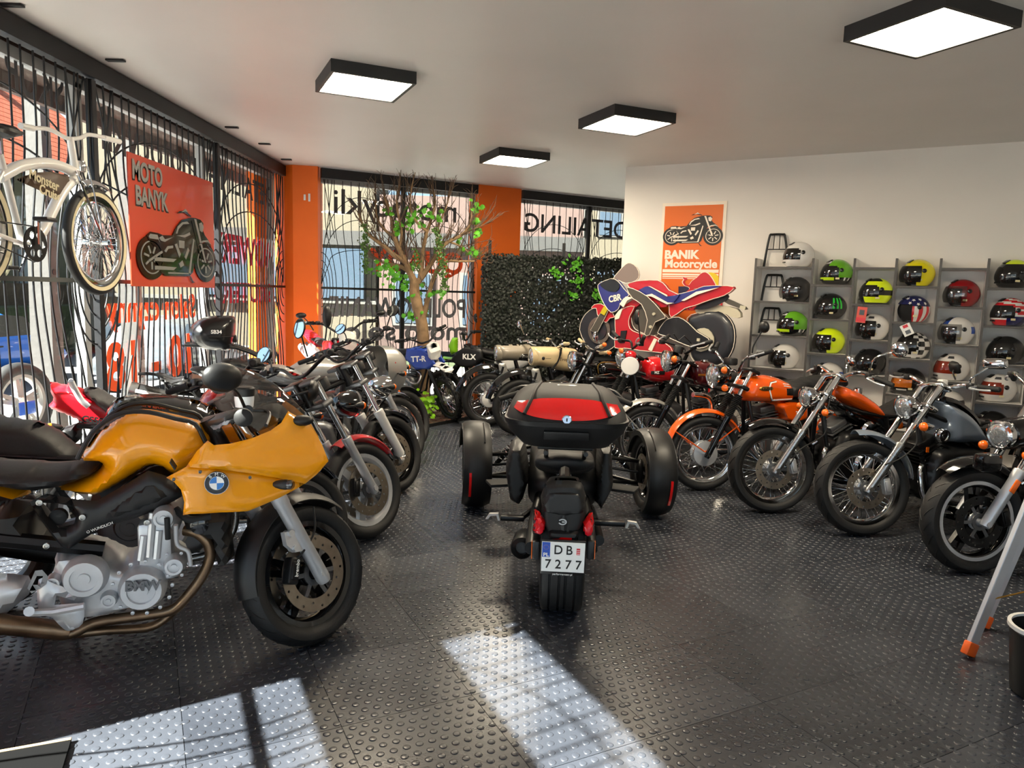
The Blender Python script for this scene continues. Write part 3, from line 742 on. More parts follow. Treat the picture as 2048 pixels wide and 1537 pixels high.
    def cylinder(s, base, d, L, r=.055, fins=7, m='alu', head=True, finr=1.5, wy=None):
        base = Vector(base); d = Vector(d).normalized(); mb = MB(); mb.cyl(base, base+d*L, r, n=16); Rm = Matrix((Vector((0, 1, 0)).cross(d), Vector((0, 1, 0)), d)).transposed(); wy = wy or r*finr
        for i in range(fins): mb.box(base+d*(L*(i+.6)/fins), (r*finr*2, wy*2, .006), Rm, bev=.0)
        if head: mb.box(base+d*(L+.02), (r*2.5, wy*1.7, .05), Rm, bev=.012)
        return s.put(mb, 'cylinder', m)
    def cover(s, c, r, h, sg=-1, m='alu', name='engine_cover', step=.5, ring=True, parent=None):
        mb = MB(); c = Vector(c)
        mb.lathe([(r*1.04, -.01), (r*1.04, h*.35), (r*.98, h*.5), (r*.9, h*.9), (r*.86, h), (r*.62, h), (r*.6, h*.8), (r*.3, h*.8), (r*.28, h*.95), (0, h*.95)] if ring else [(r, -.01), (r, h*.6), (r*.88, h), (0, h*1.05)], c, (0, sg, 0), 28)
        return s.put(mb, name, m, parent)
    def bolts(s, pts, lat, r=.007, m='alu_dark', sg=-1, name='bolt', parent=None):
        for p in pts:
            mb = MB(); mb.lathe([(r, -.004), (r, .004), (r*.55, .005), (r*.5, .002), (0, .002)], Vector((p[0], lat, p[1])), (0, sg, 0), 10); s.put(mb, name, m, parent)
    def pipe(s, pts, r, m='chrome', name='exhaust_pipe', sub=6, n=12, parent=None):
        mb = MB(); mb.tube(pts, r, n, sub=sub); return s.put(mb, name, m, parent)
    def muffler(s, p0, p1, r, m='chrome', r0=None, parent=None):
        p0 = Vector(p0); p1 = Vector(p1); L = (p1-p0).length; mb = MB(); mb.lathe([(r0 or r*.5, 0), (r*.95, L*.12), (r, L*.2), (r, L*.9), (r*.9, L*.96), (r*.55, L), (r*.5, L-.03), (0, L-.03)], p0, p1-p0, 18); return s.put(mb, 'muffler', m, parent)
    def shock(s, p0, p1, r=.026, m='black_metal', spring='chrome'):
        p0 = Vector(p0); p1 = Vector(p1); d = p1-p0; L = d.length; d.normalize(); mb = MB(); mb.cyl(p0, p1, r*.5, n=10); o = s.put(mb, 'rear_shock', m)
        e = d.orthogonal().normalized(); g = d.cross(e); pts = []; nt_ = 9
        for i in range(nt_*10+1):
            a = 2*PI*i/10; pts.append(p0+d*(L*(.12+.72*i/(nt_*10)))+(e*math.cos(a)+g*math.sin(a))*r)
        mb = MB(); mb.tube(pts, .0045, 5); s.put(mb, 'shock_spring', spring, o)
    def rear(s, wb, R, w, rimR, kind='spoke', rim='chrome', piv=(-.62, .42), swm='black_metal', shock=True, stop=(-.75, .78), **k):
        s.wheel('rear_wheel', -wb, R, w, rimR, kind, rim=rim, **k)
        for sg in (-1, 1):
            yy = sg*(w/2+.055); mb = MB(); x0 = -wb+ (wb+piv[0])*1.0
            mb.tube([(piv[0], yy*.8, piv[1]), (-wb+.2, yy, R+.02), (-wb-.03, yy, R)], .024, 8); s.put(mb, 'swingarm', swm)
            if shock: s.shock((-wb+.08, yy+sg*.03, R+.05), (stop[0]-wb+1.35 if False else stop[0], yy+sg*.03, stop[1]))
    def frame(s, m='black_metal', head=(-.38, .85), low=(-.42, .3), rearlow=(-.85, .28), seat=(-.8, .72), tail=(-1.45, .78), y=.12, r=.016):
        mb = MB()
        for sg in (-1, 1):
            mb.tube([(head[0], sg*.02, head[1]), (low[0]+.02, sg*y*.7, low[1]+.15), (low[0]-.05, sg*y, low[1]), (rearlow[0], sg*y, rearlow[1]), (rearlow[0]-.06, sg*y, rearlow[1]+.15)], r, 8, sub=4)
            mb.tube([(rearlow[0]-.06, sg*y, rearlow[1]+.1), (seat[0]-.05, sg*y, seat[1])], r, 8)
            mb.tube([(head[0], sg*.03, head[1]), (seat[0], sg*y, seat[1]), (tail[0], sg*y, tail[1])], r, 8, sub=4)
        return s.put(mb, 'frame', m)
    def tail(s, c, m='black_plastic', r=(.05, .06, .04), lens=True, plate=False):
        c = Vector(c); mb = MB(); mb.box(c+Vector((.02, 0, 0)), (.06, r[1]*2, r[2]*2), bev=.012); o = s.put(mb, 'tail_light', m)
        mb = MB(); mb.box(c-Vector((.02, 0, 0)), (.03, r[1]*1.8, r[2]*1.7), bev=.01); s.put(mb, 'tail_lens', 'red_lens', o)
    def engine(s, poly, W=.13, m='alu_dark', D=.05, step=.025): return s.body('engine', poly, W, D, m, step=step)
    def badge(s, txt, size, c, lat, m='gold', parent=None, sg=-1, ang=0., offset=0., sx=1.):
        ex = Vector((1 if sg < 0 else -1, 0, 0)); e = Vector((ex.x*math.cos(ang), 0, math.sin(ang)*1)); u = Vector((-ex.x*math.sin(ang), 0, math.cos(ang)))
        return text('lettering', txt, size, Vector((c[0], lat, c[1])), e, u, m, parent or s.root, offset=offset, sx=sx)
# ------------------------------------------------------------------ yellow sport bike, foreground left
b = Bike('sport_motorcycle', 'yellow half-faired sport motorcycle with black wheels in the left foreground', (-.86, 3.0), 70, rake=26, R=.3, steer=38)
def K(pts, lat): return b.tp([(x/2.844, 780+y/2.844) for x, y in pts], lat)      # tracing frame of the close-up
def K3(x, y, lat): return b.t3(x/2.844, 780+y/2.844, lat)
b.wheel('front_wheel', 0, .3, .12, .222, 'cast5', front=True, rim='black_gloss', nsp=2, disc=.16, dside=(-1, 1), tread='sipes', hubm='black_metal', n=64)
b.caliper(-1, 165, .135, y=.088); b.caliper(1, 165, .135, y=.088)
text('lettering', 'brembo', .022, b.S @ Vector((-.13, -.131, .345)), b.S.to_3x3() @ Vector((.26, 0, .97)), b.S.to_3x3() @ Vector((-.97, 0, .26)), 'white_print', b.root)
b.fork(top=1.0, spread=.105, rl=.031, ru=.0215, low=.40, lowm='alu', upm='chrome', foot=.045)
for sg in (-1, 1):
    mb = b.mb(True); q = Vector((0, sg*.105, .3))
    mb.loft([[q+b.d*z+Vector((x, sg*y_, 0)) for x, y_ in ((-.01, -.012), (-.07-.02*k, -.012), (-.07-.02*k, .014), (-.01, .014))] for k, z in ((0, .12), (1, .16), (0, .22))]); mb.cyl(q+b.d*.14+Vector((-.06, -sg*.02, 0)), q+b.d*.14+Vector((-.06, sg*.025, 0)), .014, n=10); mb.cyl(q+b.d*.21+Vector((-.045, -sg*.02, 0)), q+b.d*.21+Vector((-.045, sg*.025, 0)), .014, n=10)
    b.put(mb, 'caliper_bracket', 'alu')
b.fender('front_fender', 0, .325, 48, 192, .078, 'black_plastic', True, crown=.035, taper=.15)
mb = b.mb(True); mb.tube([(.0, -.11, .58), (-.02, -.125, .48), (-.09, -.12, .40), (-.12, -.1, .38)], .005, 6, sub=4); b.put(mb, 'brake_hose', 'rubber')
# half fairing shells, mirrored; they close in towards the nose
def fl(x, z): return .27-.20*max(0, min(1, (x+.42)/.52))**1.6-.05*max(0, (z-.82)/.25)
up_px = [(1060, 435), (1120, 350), (1180, 292), (1215, 318), (1310, 309), (1430, 280), (1540, 235), (1600, 192), (1640, 126), (1700, 160), (1775, 218), (1832, 312), (1866, 400), (1800, 475), (1735, 530), (1560, 491), (1400, 466), (1230, 446)]
lo_px = [(945, 500), (1060, 438), (1230, 449), (1400, 469), (1560, 494), (1735, 533), (1690, 562), (1590, 615), (1500, 655), (1410, 692), (1250, 700), (1080, 708), (1040, 715), (1048, 640), (1030, 570), (990, 525)]
def latx(px): return -(.26-.17*max(0, (px-1150)/716)**1.5)
def KL(pts): return [b.t(x/2.844, 780+y/2.844, latx(x)) for x, y in pts]
up, lo = KL(up_px), KL(lo_px)
nose = max(p[0] for p in up)
def base(x): 
    xs = [KL([(px, 400)])[0][0] for px in (900, 1150, 1300, 1450, 1600, 1700, 1800, 1866)]; return xs
_xs = base(0); _ls = [-latx(px) for px in (900, 1150, 1300, 1450, 1600, 1700, 1800, 1866)]
def yb(x): return float(np.interp(x, _xs, _ls))
for sg, nm in ((-1, 'right'), (1, 'left')):
    mb = MB(); mb.puff(up, .020, .05, step=.016, yb=lambda x, z: sg*(yb(x)-.10*max(0, z-.86)+.02*math.sin(min(1, max(0, (z-.7)/.2))*PI)*1.0)); fo = b.put(mb, 'upper_fairing', 'bmw_yellow', sharp=35)
    mb = MB(); mb.puff(lo, .016, .03, step=.016, yb=lambda x, z: sg*(yb(x)-.05*max(0, .72-z))); fl_ = b.put(mb, 'side_fairing', 'bmw_yellow', sharp=35)
    if sg < 0:
        c = K3(1233, 530, -.285); mb = MB(); mb.lathe([(.0, .004), (.041, .004), (.042, 0), (.042, -.012), (0, -.012)], c, (0, -1, 0), 32); ro = b.put(mb, 'emblem', 'black_gloss', fl_)
        mb = MB(); mb.lathe([(.041, .003), (.0425, .003), (.0425, .0065), (.041, .0065)], c, (0, -1, 0), 32, True); mb.lathe([(.0245, .003), (.026, .003), (.026, .0058), (.0245, .0058)], c, (0, -1, 0), 32, True); b.put(mb, 'emblem_ring', 'chrome', fl_)
        mat('emblem_blue', '2a78c8', .2, coat=.5)
        for q in range(4):
            mb = MB(); pts = [(0, 0)]+[(.0245*math.cos(q*PI/2+PI/2*i/8), .0245*math.sin(q*PI/2+PI/2*i/8)) for i in range(9)]
            mb.prism(pts, lambda a_, b_, t_: c+Vector((a_, -t_, b_)), .003, .0052); b.put(mb, 'emblem_quarter', 'white_print' if q in (0, 2) else 'emblem_blue', fl_)
        for ch, an in (('B', 130), ('M', 90), ('W', 50)):
            a_ = rad(an); text('emblem_letter', ch, .016, c+Vector((.0335*math.cos(a_), -.0062, .0335*math.sin(a_))), (math.sin(a_), 0, -math.cos(a_)), (math.cos(a_), 0, math.sin(a_)), 'white_print', fl_)
        b.bolts([K([(1140, 462)], -.27)[0], K([(1422, 486)], -.25)[0], K([(990, 505)], -.27)[0]], -.285, .006, 'alu_dark', parent=fl_)
        mb = MB(); mb.sp(K([(968, 400), (975, 396), (1005, 440), (998, 446)], -.2), -.24, -.18); b.put(mb, 'fairing_slot', 'black_print', fo)
    # front turn signal pod
    q = K3(1570, 538, -.245); e = K3(1650, 540, -.27); q.y *= -sg; e.y *= -sg
    mb = MB(); mb.lathe([(.008, -.01), (.014, .0), (.019, .02), (.021, .04), (.017, .058), (.006, .066)], q, e-q, 14); so_ = b.put(mb, 'turn_signal', 'black_plastic')
    mb = MB(); mb.lathe([(.0195, 0), (.02, .012), (.014, .02), (0, .022)], q+(e-q).normalized()*.05, e-q, 14); b.put(mb, 'signal_lens', 'screen_glass', so_)
# nose: headlight unit between the shells
mb = MB(); mb.puff(cr(KL([(1560, 300), (1640, 190), (1740, 240), (1815, 330), (1840, 400), (1740, 505), (1600, 480)]), 3, True), .085, .06, step=.025); b.put(mb, 'headlight_housing', 'black_gloss')
for sg in (-1, 1):
    p = Vector((nose-.06, sg*.035, .80)); mb = MB(); mb.ell(p, (.05, .045, .05), 14, 8); b.put(mb, 'headlight_lens', 'lens')
mb = MB(); q = K3(1720, 175, -.14); mb.ell(q, (.045, .03, .022), 14, 8); mb.box(q-Vector((.02, -.02, .012)), (.05, .05, .02), bev=.006); b.put(mb, 'mirror_mount', 'black_plastic')
# dummy tank
tk = K([(415, 430), (470, 335), (530, 255), (620, 182), (720, 147), (830, 143), (960, 168), (1060, 193), (1128, 213), (1160, 265), (1195, 300), (1170, 380), (1110, 450), (985, 515), (900, 472), (845, 462), (790, 490), (700, 548), (600, 608), (535, 640), (430, 630), (260, 597), (380, 560), (480, 520), (550, 465), (540, 448)], -.13)
tank = b.body('tank', tk, .185, .13, 'bmw_yellow', sub=3, step=.018, wf=lambda x, z: 1-.25*max(0, min(1, (z-.85)/.2)))
mb = MB(); ln = K([(440, 395), (520, 250), (620, 165), (720, 128), (850, 128), (1000, 165), (1110, 195), (1170, 300)], -.10)
mb.tube([(x, -.10, z) for x, z in ln], .009, 8, sub=3); mb.tube([(x, .10, z) for x, z in ln], .009, 8, sub=3); b.put(mb, 'tank_trim', 'black_plastic')
tc_ = K([(470, 330), (560, 205), (660, 140), (740, 118), (900, 120), (1060, 165), (1150, 220), (1160, 280), (1000, 230), (800, 190), (620, 230), (520, 330)], 0.)
b.body('tank_cover', tc_, .085, .05, 'black_plastic', sub=3)
# seat, tail
st = K([(-420, 380), (-250, 430), (0, 450), (120, 456), (250, 462), (400, 448), (500, 447), (556, 460), (540, 492), (450, 540), (330, 580), (190, 604), (80, 596), (0, 582), (-250, 540), (-420, 470)], -.12)
b.body('seat', st, .15, .05, 'seat_vinyl', sub=3)
b.body('tail_cover', K([(-700, 330), (-300, 470), (0, 578), (60, 590), (105, 625), (108, 650), (0, 664), (-300, 610), (-700, 420)], -.14), .14, .05, 'bmw_yellow', sub=3, step=.03)
b.tail((-1.72, 0, .86))
# black frame beam with its triangular window, airbox
hole = K([(215, 652), (310, 655), (405, 672), (430, 712), (415, 770), (370, 800), (325, 795), (255, 722)], -.17)
fr = K([(160, 648), (225, 612), (260, 600), (430, 632), (540, 642), (700, 552), (840, 467), (950, 500), (1020, 560), (1042, 610), (980, 645), (900, 690), (760, 742), (620, 782), (560, 802), (470, 860), (385, 915), (345, 905), (290, 842), (220, 745)], -.17)
mb = MB(); mb.puff(fr, .035, .045, y0=-.15, step=.018, holes=[hole]); b.put(mb, 'frame_panel', 'black_plastic')
mb = MB(); mb.puff(fr, .035, .045, y0=.15, step=.03, holes=[hole]); b.put(mb, 'frame_panel', 'black_plastic')
mb = MB(); mb.puff(cr(K([(560, 690), (820, 500), (930, 510), (1000, 580), (960, 640), (620, 760)], -.15), 3, True), .2, .04, step=.025); b.put(mb, 'airbox', 'black_matte')
mb = MB(); c = K3(330, 725, -.13); mb.lathe([(.03, -.02), (.03, .006), (.02, .012), (0, .012)], c, (0, -1, 0), 16); b.put(mb, 'frame_plug', 'rubber')
b.bolts([K([q], -.18)[0] for q in ((228, 638), (472, 722), (268, 884), (838, 752))], -.19, .011, 'steel')
pl_ = K3(568, 785, -.2); text('lettering', 'O WUNDLICH', .014, pl_, (.94, 0, .33), (-.33, 0, .94), 'white_print', b.root)
# engine
eng = K([(290, 940), (400, 932), (560, 962), (680, 1020), (740, 985), (790, 965), (830, 830), (880, 740), (900, 665), (985, 640), (1030, 690), (1035, 760), (1000, 860), (965, 950), (1040, 990), (1052, 1060), (1000, 1105), (935, 1120), (925, 1200), (870, 1245), (780, 1262), (640, 1300), (470, 1332), (330, 1300), (300, 1180), (270, 1060)], -.15)
en = b.body('engine', eng, .16, .035, 'alu', sub=2, step=.02)
def cov(x, y, r, h, lat=-.16, **k): return b.cover(K3(x, y, lat), r/2.844*2.6/1450, h, -1, **k)
cov(490, 1055, 118, .05, name='sprocket_cover'); cl = cov(815, 1115, 128, .06, name='clutch_cover')
text('lettering', 'BMW', .05, K3(812, 1118, -.226), (1, 0, -.06), (.06, 0, 1), 'alu_dark', b.root, extrude=.004, offset=.002)
cov(995, 985, 58, .05, name='oil_pump_cover'); cov(935, 715, 62, .05, lat=-.17, name='water_pump_cover'); cov(625, 1182, 46, .04, ring=True, name='engine_port'); cov(312, 1085, 42, .04, name='engine_port')
for q in range(13):
    a = 2*PI*q/13; b.bolts([(K3(815, 1115, -.17).x+.102*math.cos(a), K3(815, 1115, -.17).z+.102*math.sin(a))], -.19, .007, 'alu')
for q in range(6):
    a = 2*PI*q/6; b.bolts([(K3(995, 985, -.17).x+.05*math.cos(a), K3(995, 985, -.17).z+.05*math.sin(a))], -.19, .006, 'alu')
mb = MB()
for q in ((870, 700, 850, 950), (905, 800, 890, 960), (820, 830, 800, 970)): mb.tube([K3(q[0], q[1], -.17), K3(q[2], q[3], -.18)], .014, 8)
mb.box(K3(890, 880, -.12), (.12, .1, .2), bev=.02); b.put(mb, 'cylinder_block', 'alu')
mb = MB(); mb.puff(cr(K([(220, 1080), (300, 1100), (420, 1150), (475, 1210), (470, 1330), (390, 1365), (300, 1300), (220, 1260)], -.2), 3, True), .012, .02, y0=-.2, step=.02, holes=[K([(320, 1170), (420, 1200), (440, 1215), (310, 1225)], -.2)]); b.put(mb, 'footpeg_plate', 'alu')
mb = MB(); mb.puff(K([(155, 1130), (200, 1030), (240, 1025), (275, 1065), (260, 1110), (180, 1160)], -.22), .012, .012, y0=-.22, step=.02, holes=[K([(185, 1110), (210, 1060), (245, 1060), (230, 1110)], -.22)]); b.put(mb, 'heel_guard', 'alu')
mb = MB(); mb.tube([K3(160, 1270, -.25), K3(300, 1265, -.24), K3(480, 1232, -.24)], .014, 8); mb.cyl(K3(165, 1262, -.22), K3(165, 1262, -.31), .017, n=10); b.put(mb, 'gear_lever', 'alu')
mb = MB(); mb.puff(cr(K([(290, 1280), (380, 1290), (430, 1350), (400, 1372), (360, 1360)], -.2), 3, True), .014, .02, y0=-.2); b.put(mb, 'stand_bracket', 'alu')
b.pipe([K3(1050, 800, -.08), K3(1120, 815, -.10), K3(1180, 870, -.11), K3(1195, 950, -.11), K3(1150, 1060, -.11), K3(1060, 1180, -.11), K3(985, 1250, -.10), K3(880, 1275, -.09), K3(700, 1300, -.09), K3(540, 1325, -.10), K3(420, 1380, -.11), K3(330, 1390, -.12), K3(120, 1345, -.13)], .021, 'rust_steel', sub=4)
b.pipe([K3(1000, 1250, .02), K3(930, 1310, .02), K3(830, 1355, 0), K3(600, 1370, -.04), K3(420, 1390, -.06)], .018, 'rust_steel', sub=4)
mb = MB(); mb.lathe([(.03, 0), (.036, .02), (.036, .2), (.05, .3), (.05, .5)], K3(400, 1375, -.12), K3(100, 1345, -.13)-K3(400, 1375, -.12), 16); b.put(mb, 'exhaust_collector', 'rust_steel')
# radiator and shroud behind the front wheel
mb = MB(); mb.puff(cr(K([(1040, 730), (1300, 700), (1310, 800), (1330, 960), (1320, 1000), (1220, 1000), (1190, 850), (1060, 800)], -.1), 2, True), .17, .03, step=.025); b.put(mb, 'radiator', 'black_matte')
mb = MB(); c = K3(1135, 770, -.2); mb.lathe([(.033, -.01), (.033, .01), (.02, .016), (0, .016)], c, (0, -1, 0), 16); b.put(mb, 'radiator_cap', 'black_gloss')
b.pipe([K3(1000, 680, -.16), K3(1080, 740, -.2), K3(1200, 720, -.2)], .014, 'rubber', 'coolant_hose')
b.pipe([K3(950, 730, -.24), K3(955, 850, -.235)], .010, 'rubber', 'coolant_hose'); b.pipe([K3(1000, 770, -.24), K3(1010, 880, -.22), K3(1070, 920, -.21), K3(1085, 1000, -.2)], .008, 'alu', 'coolant_hose')
# swingarm and rear wheel (mostly out of frame)
mb = MB(); mb.puff(K([(-800, 1000), (-400, 1030), (0, 1062), (150, 1075), (175, 1130), (150, 1185), (0, 1310), (-300, 1290), (-800, 1160)], -.13), .06, .05, y0=-.1, step=.03); b.put(mb, 'swingarm', 'alu')
b.wheel('rear_wheel', -1.466, .315, .18, .222, 'cast5', rim='black_gloss', nsp=2, disc=.13, dside=(1,))
mb = MB(); mb.tube([(-.75, -.1, .52), (-1.1, -.12, .6), (-1.3, -.12, .66)], .03, 8); b.put(mb, 'subframe', 'black_metal')
mb = MB(); mb.puff(cr(K([(-60, 680), (130, 690), (170, 780), (280, 880), (200, 930), (60, 900), (-60, 920)], -.1), 2, True), .13, .04, step=.03); b.put(mb, 'inner_panel', 'black_matte')
mb = MB(); mb.cyl((-.84, .16, .26), (-.95, .32, .0), .012, n=8); mb.box((-.95, .32, .006), (.08, .04, .01)); b.put(mb, 'side_stand', 'black_metal')
# cockpit: yokes, bars, mirrors, reservoir, screen
L3 = lambda x, y, lat: b.t3(380+x/5.122, 600+y/5.122, lat)
def L2(pts, lat): return b.tp([(380+x/5.122, 600+y/5.122) for x, y in pts], lat)
mb = MB(); mb.puff(L2([(160, 1350), (200, 1300), (300, 1225), (430, 1165), (540, 1195), (545, 1235), (440, 1290), (300, 1345), (200, 1390)], -.09), .12, .012, step=.02); b.put(mb, 'top_yoke', 'yoke_grey')
b.bolts([L2([(290, 1338)], -.12)[0], L2([(437, 1250)], -.12)[0]], -.128, .009, 'black_metal')
mb = MB(); mb.tube([L3(470, 1240, -.06), L3(600, 1130, -.22), L3(605, 1125, -.34)], .014, 10); mb.tube([L3(470, 1240, .06), L3(640, 1130, .22), L3(660, 1135, .34)], .014, 10); hb = b.put(mb, 'handlebar', 'black_metal')
for lt, xx, yy in ((-1, 595, 1130), (1, 650, 1140)):
    mb = MB(); mb.lathe([(.019, 0), (.019, .11), (.03, .115), (.033, .12), (.033, .135), (.02, .145), (0, .145)], L3(xx, yy, lt*.26), (-.12, lt, -.05), 16); b.put(mb, 'grip', 'black_matte', hb)
    mb = MB(); p = L3(xx, yy, lt*.24); mb.tube([p, p+Vector((.06, 0, -.005)), p+Vector((.075, lt*.06, -.01)), p+Vector((.06, lt*.17, -.03))], .007, 6, sub=3); b.put(mb, 'lever', 'black_metal', hb)
mb = MB(); p = L3(555, 960, -.22); mb.lathe([(.033, -.03), (.036, .0), (.036, .012)], p-Vector((0, 0, .02)), (0, 0, 1), 18); rs = b.put(mb, 'brake_reservoir', 'clear_plastic')
mb = MB(); mb.lathe([(.039, 0), (.039, .028), (.032, .034), (0, .034)], p-Vector((0, 0, .008)), (0, 0, 1), 18); b.put(mb, 'reservoir_cap', 'black_plastic', rs)
b.mirror(L3(560, 1100, -.28), L3(490, 960, -.36), L3(330, 795, -.42), r=.052, rx=.075, m='black_plastic', nrm=(-.5, .8, .1), front=False, gl='mirror')
b.mirror(L3(620, 1120, .28), L3(900, 1030, .34), L3(1240, 930, .36), r=.05, rx=.07, m='black_plastic', nrm=(-.8, .15, .1), front=False)
mb = MB(); cl_ = [L3(1195, 1165, 0), L3(1080, 1040, 0), L3(930, 900, 0), L3(760, 790, 0), L3(620, 720, 0), L3(455, 690, 0)]; cl_ = [Vector(p) for p in cr(cl_, 3)]
rings = []
for i, p in enumerate(cl_):
    f = i/(len(cl_)-1); hw = .09+.09*math.sin(min(1, f*1.2)*PI/2)-(.05*max(0, (f-.75)/.25)); dr = .16-.02*f
    rings.append([p+Vector((-.09*abs(u)**2, u*hw, -dr*abs(u)**2.2)) for u in [-1+2*k/12 for k in range(13)]])
mb.loft(rings, cap=False, closed=False); ws = b.put(mb, 'windscreen', 'screen_glass')
mb = MB(); mb.puff(cr(L2([(560, 1200), (700, 1100), (900, 1060), (1000, 1150), (950, 1230), (700, 1350), (580, 1330)], 0), 3, True), .1, .05, step=.025); b.put(mb, 'instrument_panel', 'black_matte')
for p_, q_, l_ in (((500, 1250), (610, 1420), -.105), ((560, 1230), (680, 1400), .105)): b.put(MB().tube([L3(*p_, l_), L3(*q_, l_)], .021, 12), 'fork_tube', 'chrome')
# ------------------------------------------------------------------ black three-wheeler in the aisle, seen from behind
b = Bike('three_wheel_motorcycle', 'black three-wheeled motorcycle seen from behind in the middle aisle', (.379, 5.14), 3.6, R=.29, cat='trike')
def T3(px, py, x):          # point on the cross plane at local x (seen from behind)
    p = onplane(px, py, b.F+b.fw*x, b.fw)-b.F; return Vector((x, p.dot(b.lf), p.z))
def TY(px, py, x): p = T3(px, py, x); return (p.y, p.z)
def cross(name, poly_px, x, W, D, m, parent=None, step=.016, smooth=0, mirror=False):
    pts = [TY(a, c, x) for a, c in poly_px]; pts = cr(pts, smooth, True) if smooth else pts
    mb = MB(); mb.puff(pts, W, D, step=step, fn=lambda a, c, t: Vector((x+t, a, c))); return b.put(mb, name, m, parent, sharp=45)
WB = 1.709
b.wheel('rear_wheel', -WB, .298, .21, .205, 'cast5', rim='black_gloss', tread='flat', nsp=2, n=64)
for sg in (1, -1):
    yy = sg*.635
    SW = Matrix.Translation((0, yy, 0)) @ Matrix.Rotation(rad(11), 4, 'Z') @ Matrix.Translation((0, -yy, 0)); b.S = SW
    w_ = b.wheel('front_wheel', 0, .288, .155, .205, 'cast6', front=True, rim='black_gloss', y=yy, nsp=2, disc=.13, dside=(-sg,), lip='alu_dark')
    mb = MB(SW); rings = []
    for i in range(27):
        a = rad(15+225*i/26); e = Vector((math.cos(a), 0, math.sin(a))); ring = []
        for o_, rev in ((0, 0), (-.006, 1)):
            row = [Vector((0, yy, .288))+e*(.318-.022*abs(u)**3+o_)+Y*(u*.098) for u in [-1+2*k/8 for k in range(9)]]; ring += row[::-1] if rev else row
        rings.append(ring)
    mb.loft(rings)
    for sd in (-1, 1):   # side lips of the mudguard
        mb.loft([[Vector((0, yy+sd*.096, .288))+Vector((math.cos(rad(15+225*i/26)), 0, math.sin(rad(15+225*i/26))))*r_+Y*sd*t_ for r_, t_ in ((.297, -.004), (.297, .004), (.262, .004), (.262, -.004))] for i in range(27)])
    fd = b.put(mb, 'front_mudguard', 'black_plastic')
    mb = MB(SW); a0 = rad(192)
    mb.loft([[Vector((0, yy+sg*.052, .288))+Vector((math.cos(a), 0, math.sin(a)))*(.3185+d)+Y*u*.0085 for u, d in ((-1, -.006), (1, -.006), (1, .0035), (-1, .0035))] for a in [rad(178+34*k/6) for k in range(7)]]); b.put(mb, 'side_reflector', 'red_lens', fd)
    mb = MB(SW); mb.tube([Vector((0, yy-sg*.05, .288))+Vector((math.cos(a), 0, math.sin(a)))*.3175 for a in [rad(100+40*k/8) for k in range(9)]], .004, 6)
    b.put(mb, 'mudguard_seam', 'black_gloss', fd)
    mb = MB()
    for z0, z1, x0 in ((.36, .42, .1), (.36, .42, -.14), (.2, .25, .12), (.2, .25, -.16)): mb.tube([(0, yy-sg*.09, z0), (x0, sg*.2, z1)], .014, 8)
    mb.tube([(-.04, yy-sg*.08, .29), (-.05, sg*.2, .33)], .01, 8); b.put(mb, 'suspension_arm', 'black_metal')
    mb = MB(); mb.ell((0, yy-sg*.07, .288), (.06, .04, .09), 12, 8); b.put(mb, 'wheel_carrier', 'black_metal')
    b.shock((0, yy-sg*.16, .3), (-.08, sg*.2, .62), .035)
# main body masses
b.body('engine_cover', [(.32, .42), (.1, .62), (-.25, .72), (-.7, .62), (-.95, .5), (-1.0, .36), (-.8, .2), (-.2, .16), (.25, .2)], .21, .1, 'black_plastic', step=.03)
b.body('front_fairing', [(.62, .45), (.5, .62), (.15, .8), (-.15, .82), (-.25, .62), (.1, .4), (.5, .34)], .2, .12, 'black_plastic', step=.03)
b.body('seat', [(-.35, .66), (-.6, .62), (-.95, .60), (-1.0, .66), (-1.35, .70), (-1.42, .64), (-1.3, .56), (-.9, .5), (-.4, .54)], .16, .05, 'seat_vinyl', step=.025)
b.body('headlight_pod', [(.45, .5), (.52, .6), (.42, .72), (.2, .78), (.15, .6)], .13, .08, 'black_gloss', step=.03)
for sg in (1, -1):
    cross('side_panel', [(1022, 880), (1050, 880), (1060, 950), (1045, 1000), (1020, 985), (1012, 930)] if sg > 0 else [(1195, 880), (1222, 885), (1226, 960), (1200, 1010), (1185, 990)], -.8, .22, .03, 'black_plastic')
    mb = MB(); mb.tube([(-.55, sg*.2, .32), (-.6, sg*.42, .30)], .015, 8); fp = b.put(mb, 'footpeg', 'black_metal')
    mb = MB(); mb.box((-.6, sg*.38, .315), (.14, .2, .02), Matrix.Rotation(rad(20)*sg, 3, 'Z'), bev=.006); b.put(mb, 'footpeg_rubber', 'rubber', fp)
    p0, p1 = (T3(1045, 1037, -1.25), T3(1005, 1036, -1.25)) if sg > 0 else (T3(1192, 1043, -1.25), T3(1246, 1050, -1.25))
    mb = MB(); mb.box((p0+p1)/2, (.045, (p1-p0).length+.02, .028), bev=.006); mb.tube([p0+Vector((.02, 0, 0)), Vector((-1.05, sg*.1, .34))], .016, 8); pp = b.put(mb, 'passenger_peg', 'black_metal')
    d = (p1-p0).normalized(); q = p1+d*.012; u = Vector((0, 0, 1))
    mb = MB(); pr = [(0, 0), (.015, .024), (.075, .024), (.09, .006), (.03, -.0), (.078, .008), (.068, .016), (.022, .016), (.012, -.012), (0, -.012)]
    mb.prism([(0, -.014), (.012, .026), (.062, .024), (.082, -.008), (.068, -.006), (.054, .012), (.022, .014), (.012, -.014)], lambda a, c, t: q+d*a+u*c+Vector((t, 0, 0)), -.012, .012); b.put(mb, 'peg_tip', 'white_paint', pp)
mb = MB(); mb.tube([(-.35, -.4, .84), (-.25, -.3, .9), (-.15, -.08, .88), (-.15, .08, .88), (-.25, .3, .9), (-.35, .4, .84)], .013, 8, sub=4); hb = b.put(mb, 'handlebar', 'black_metal')
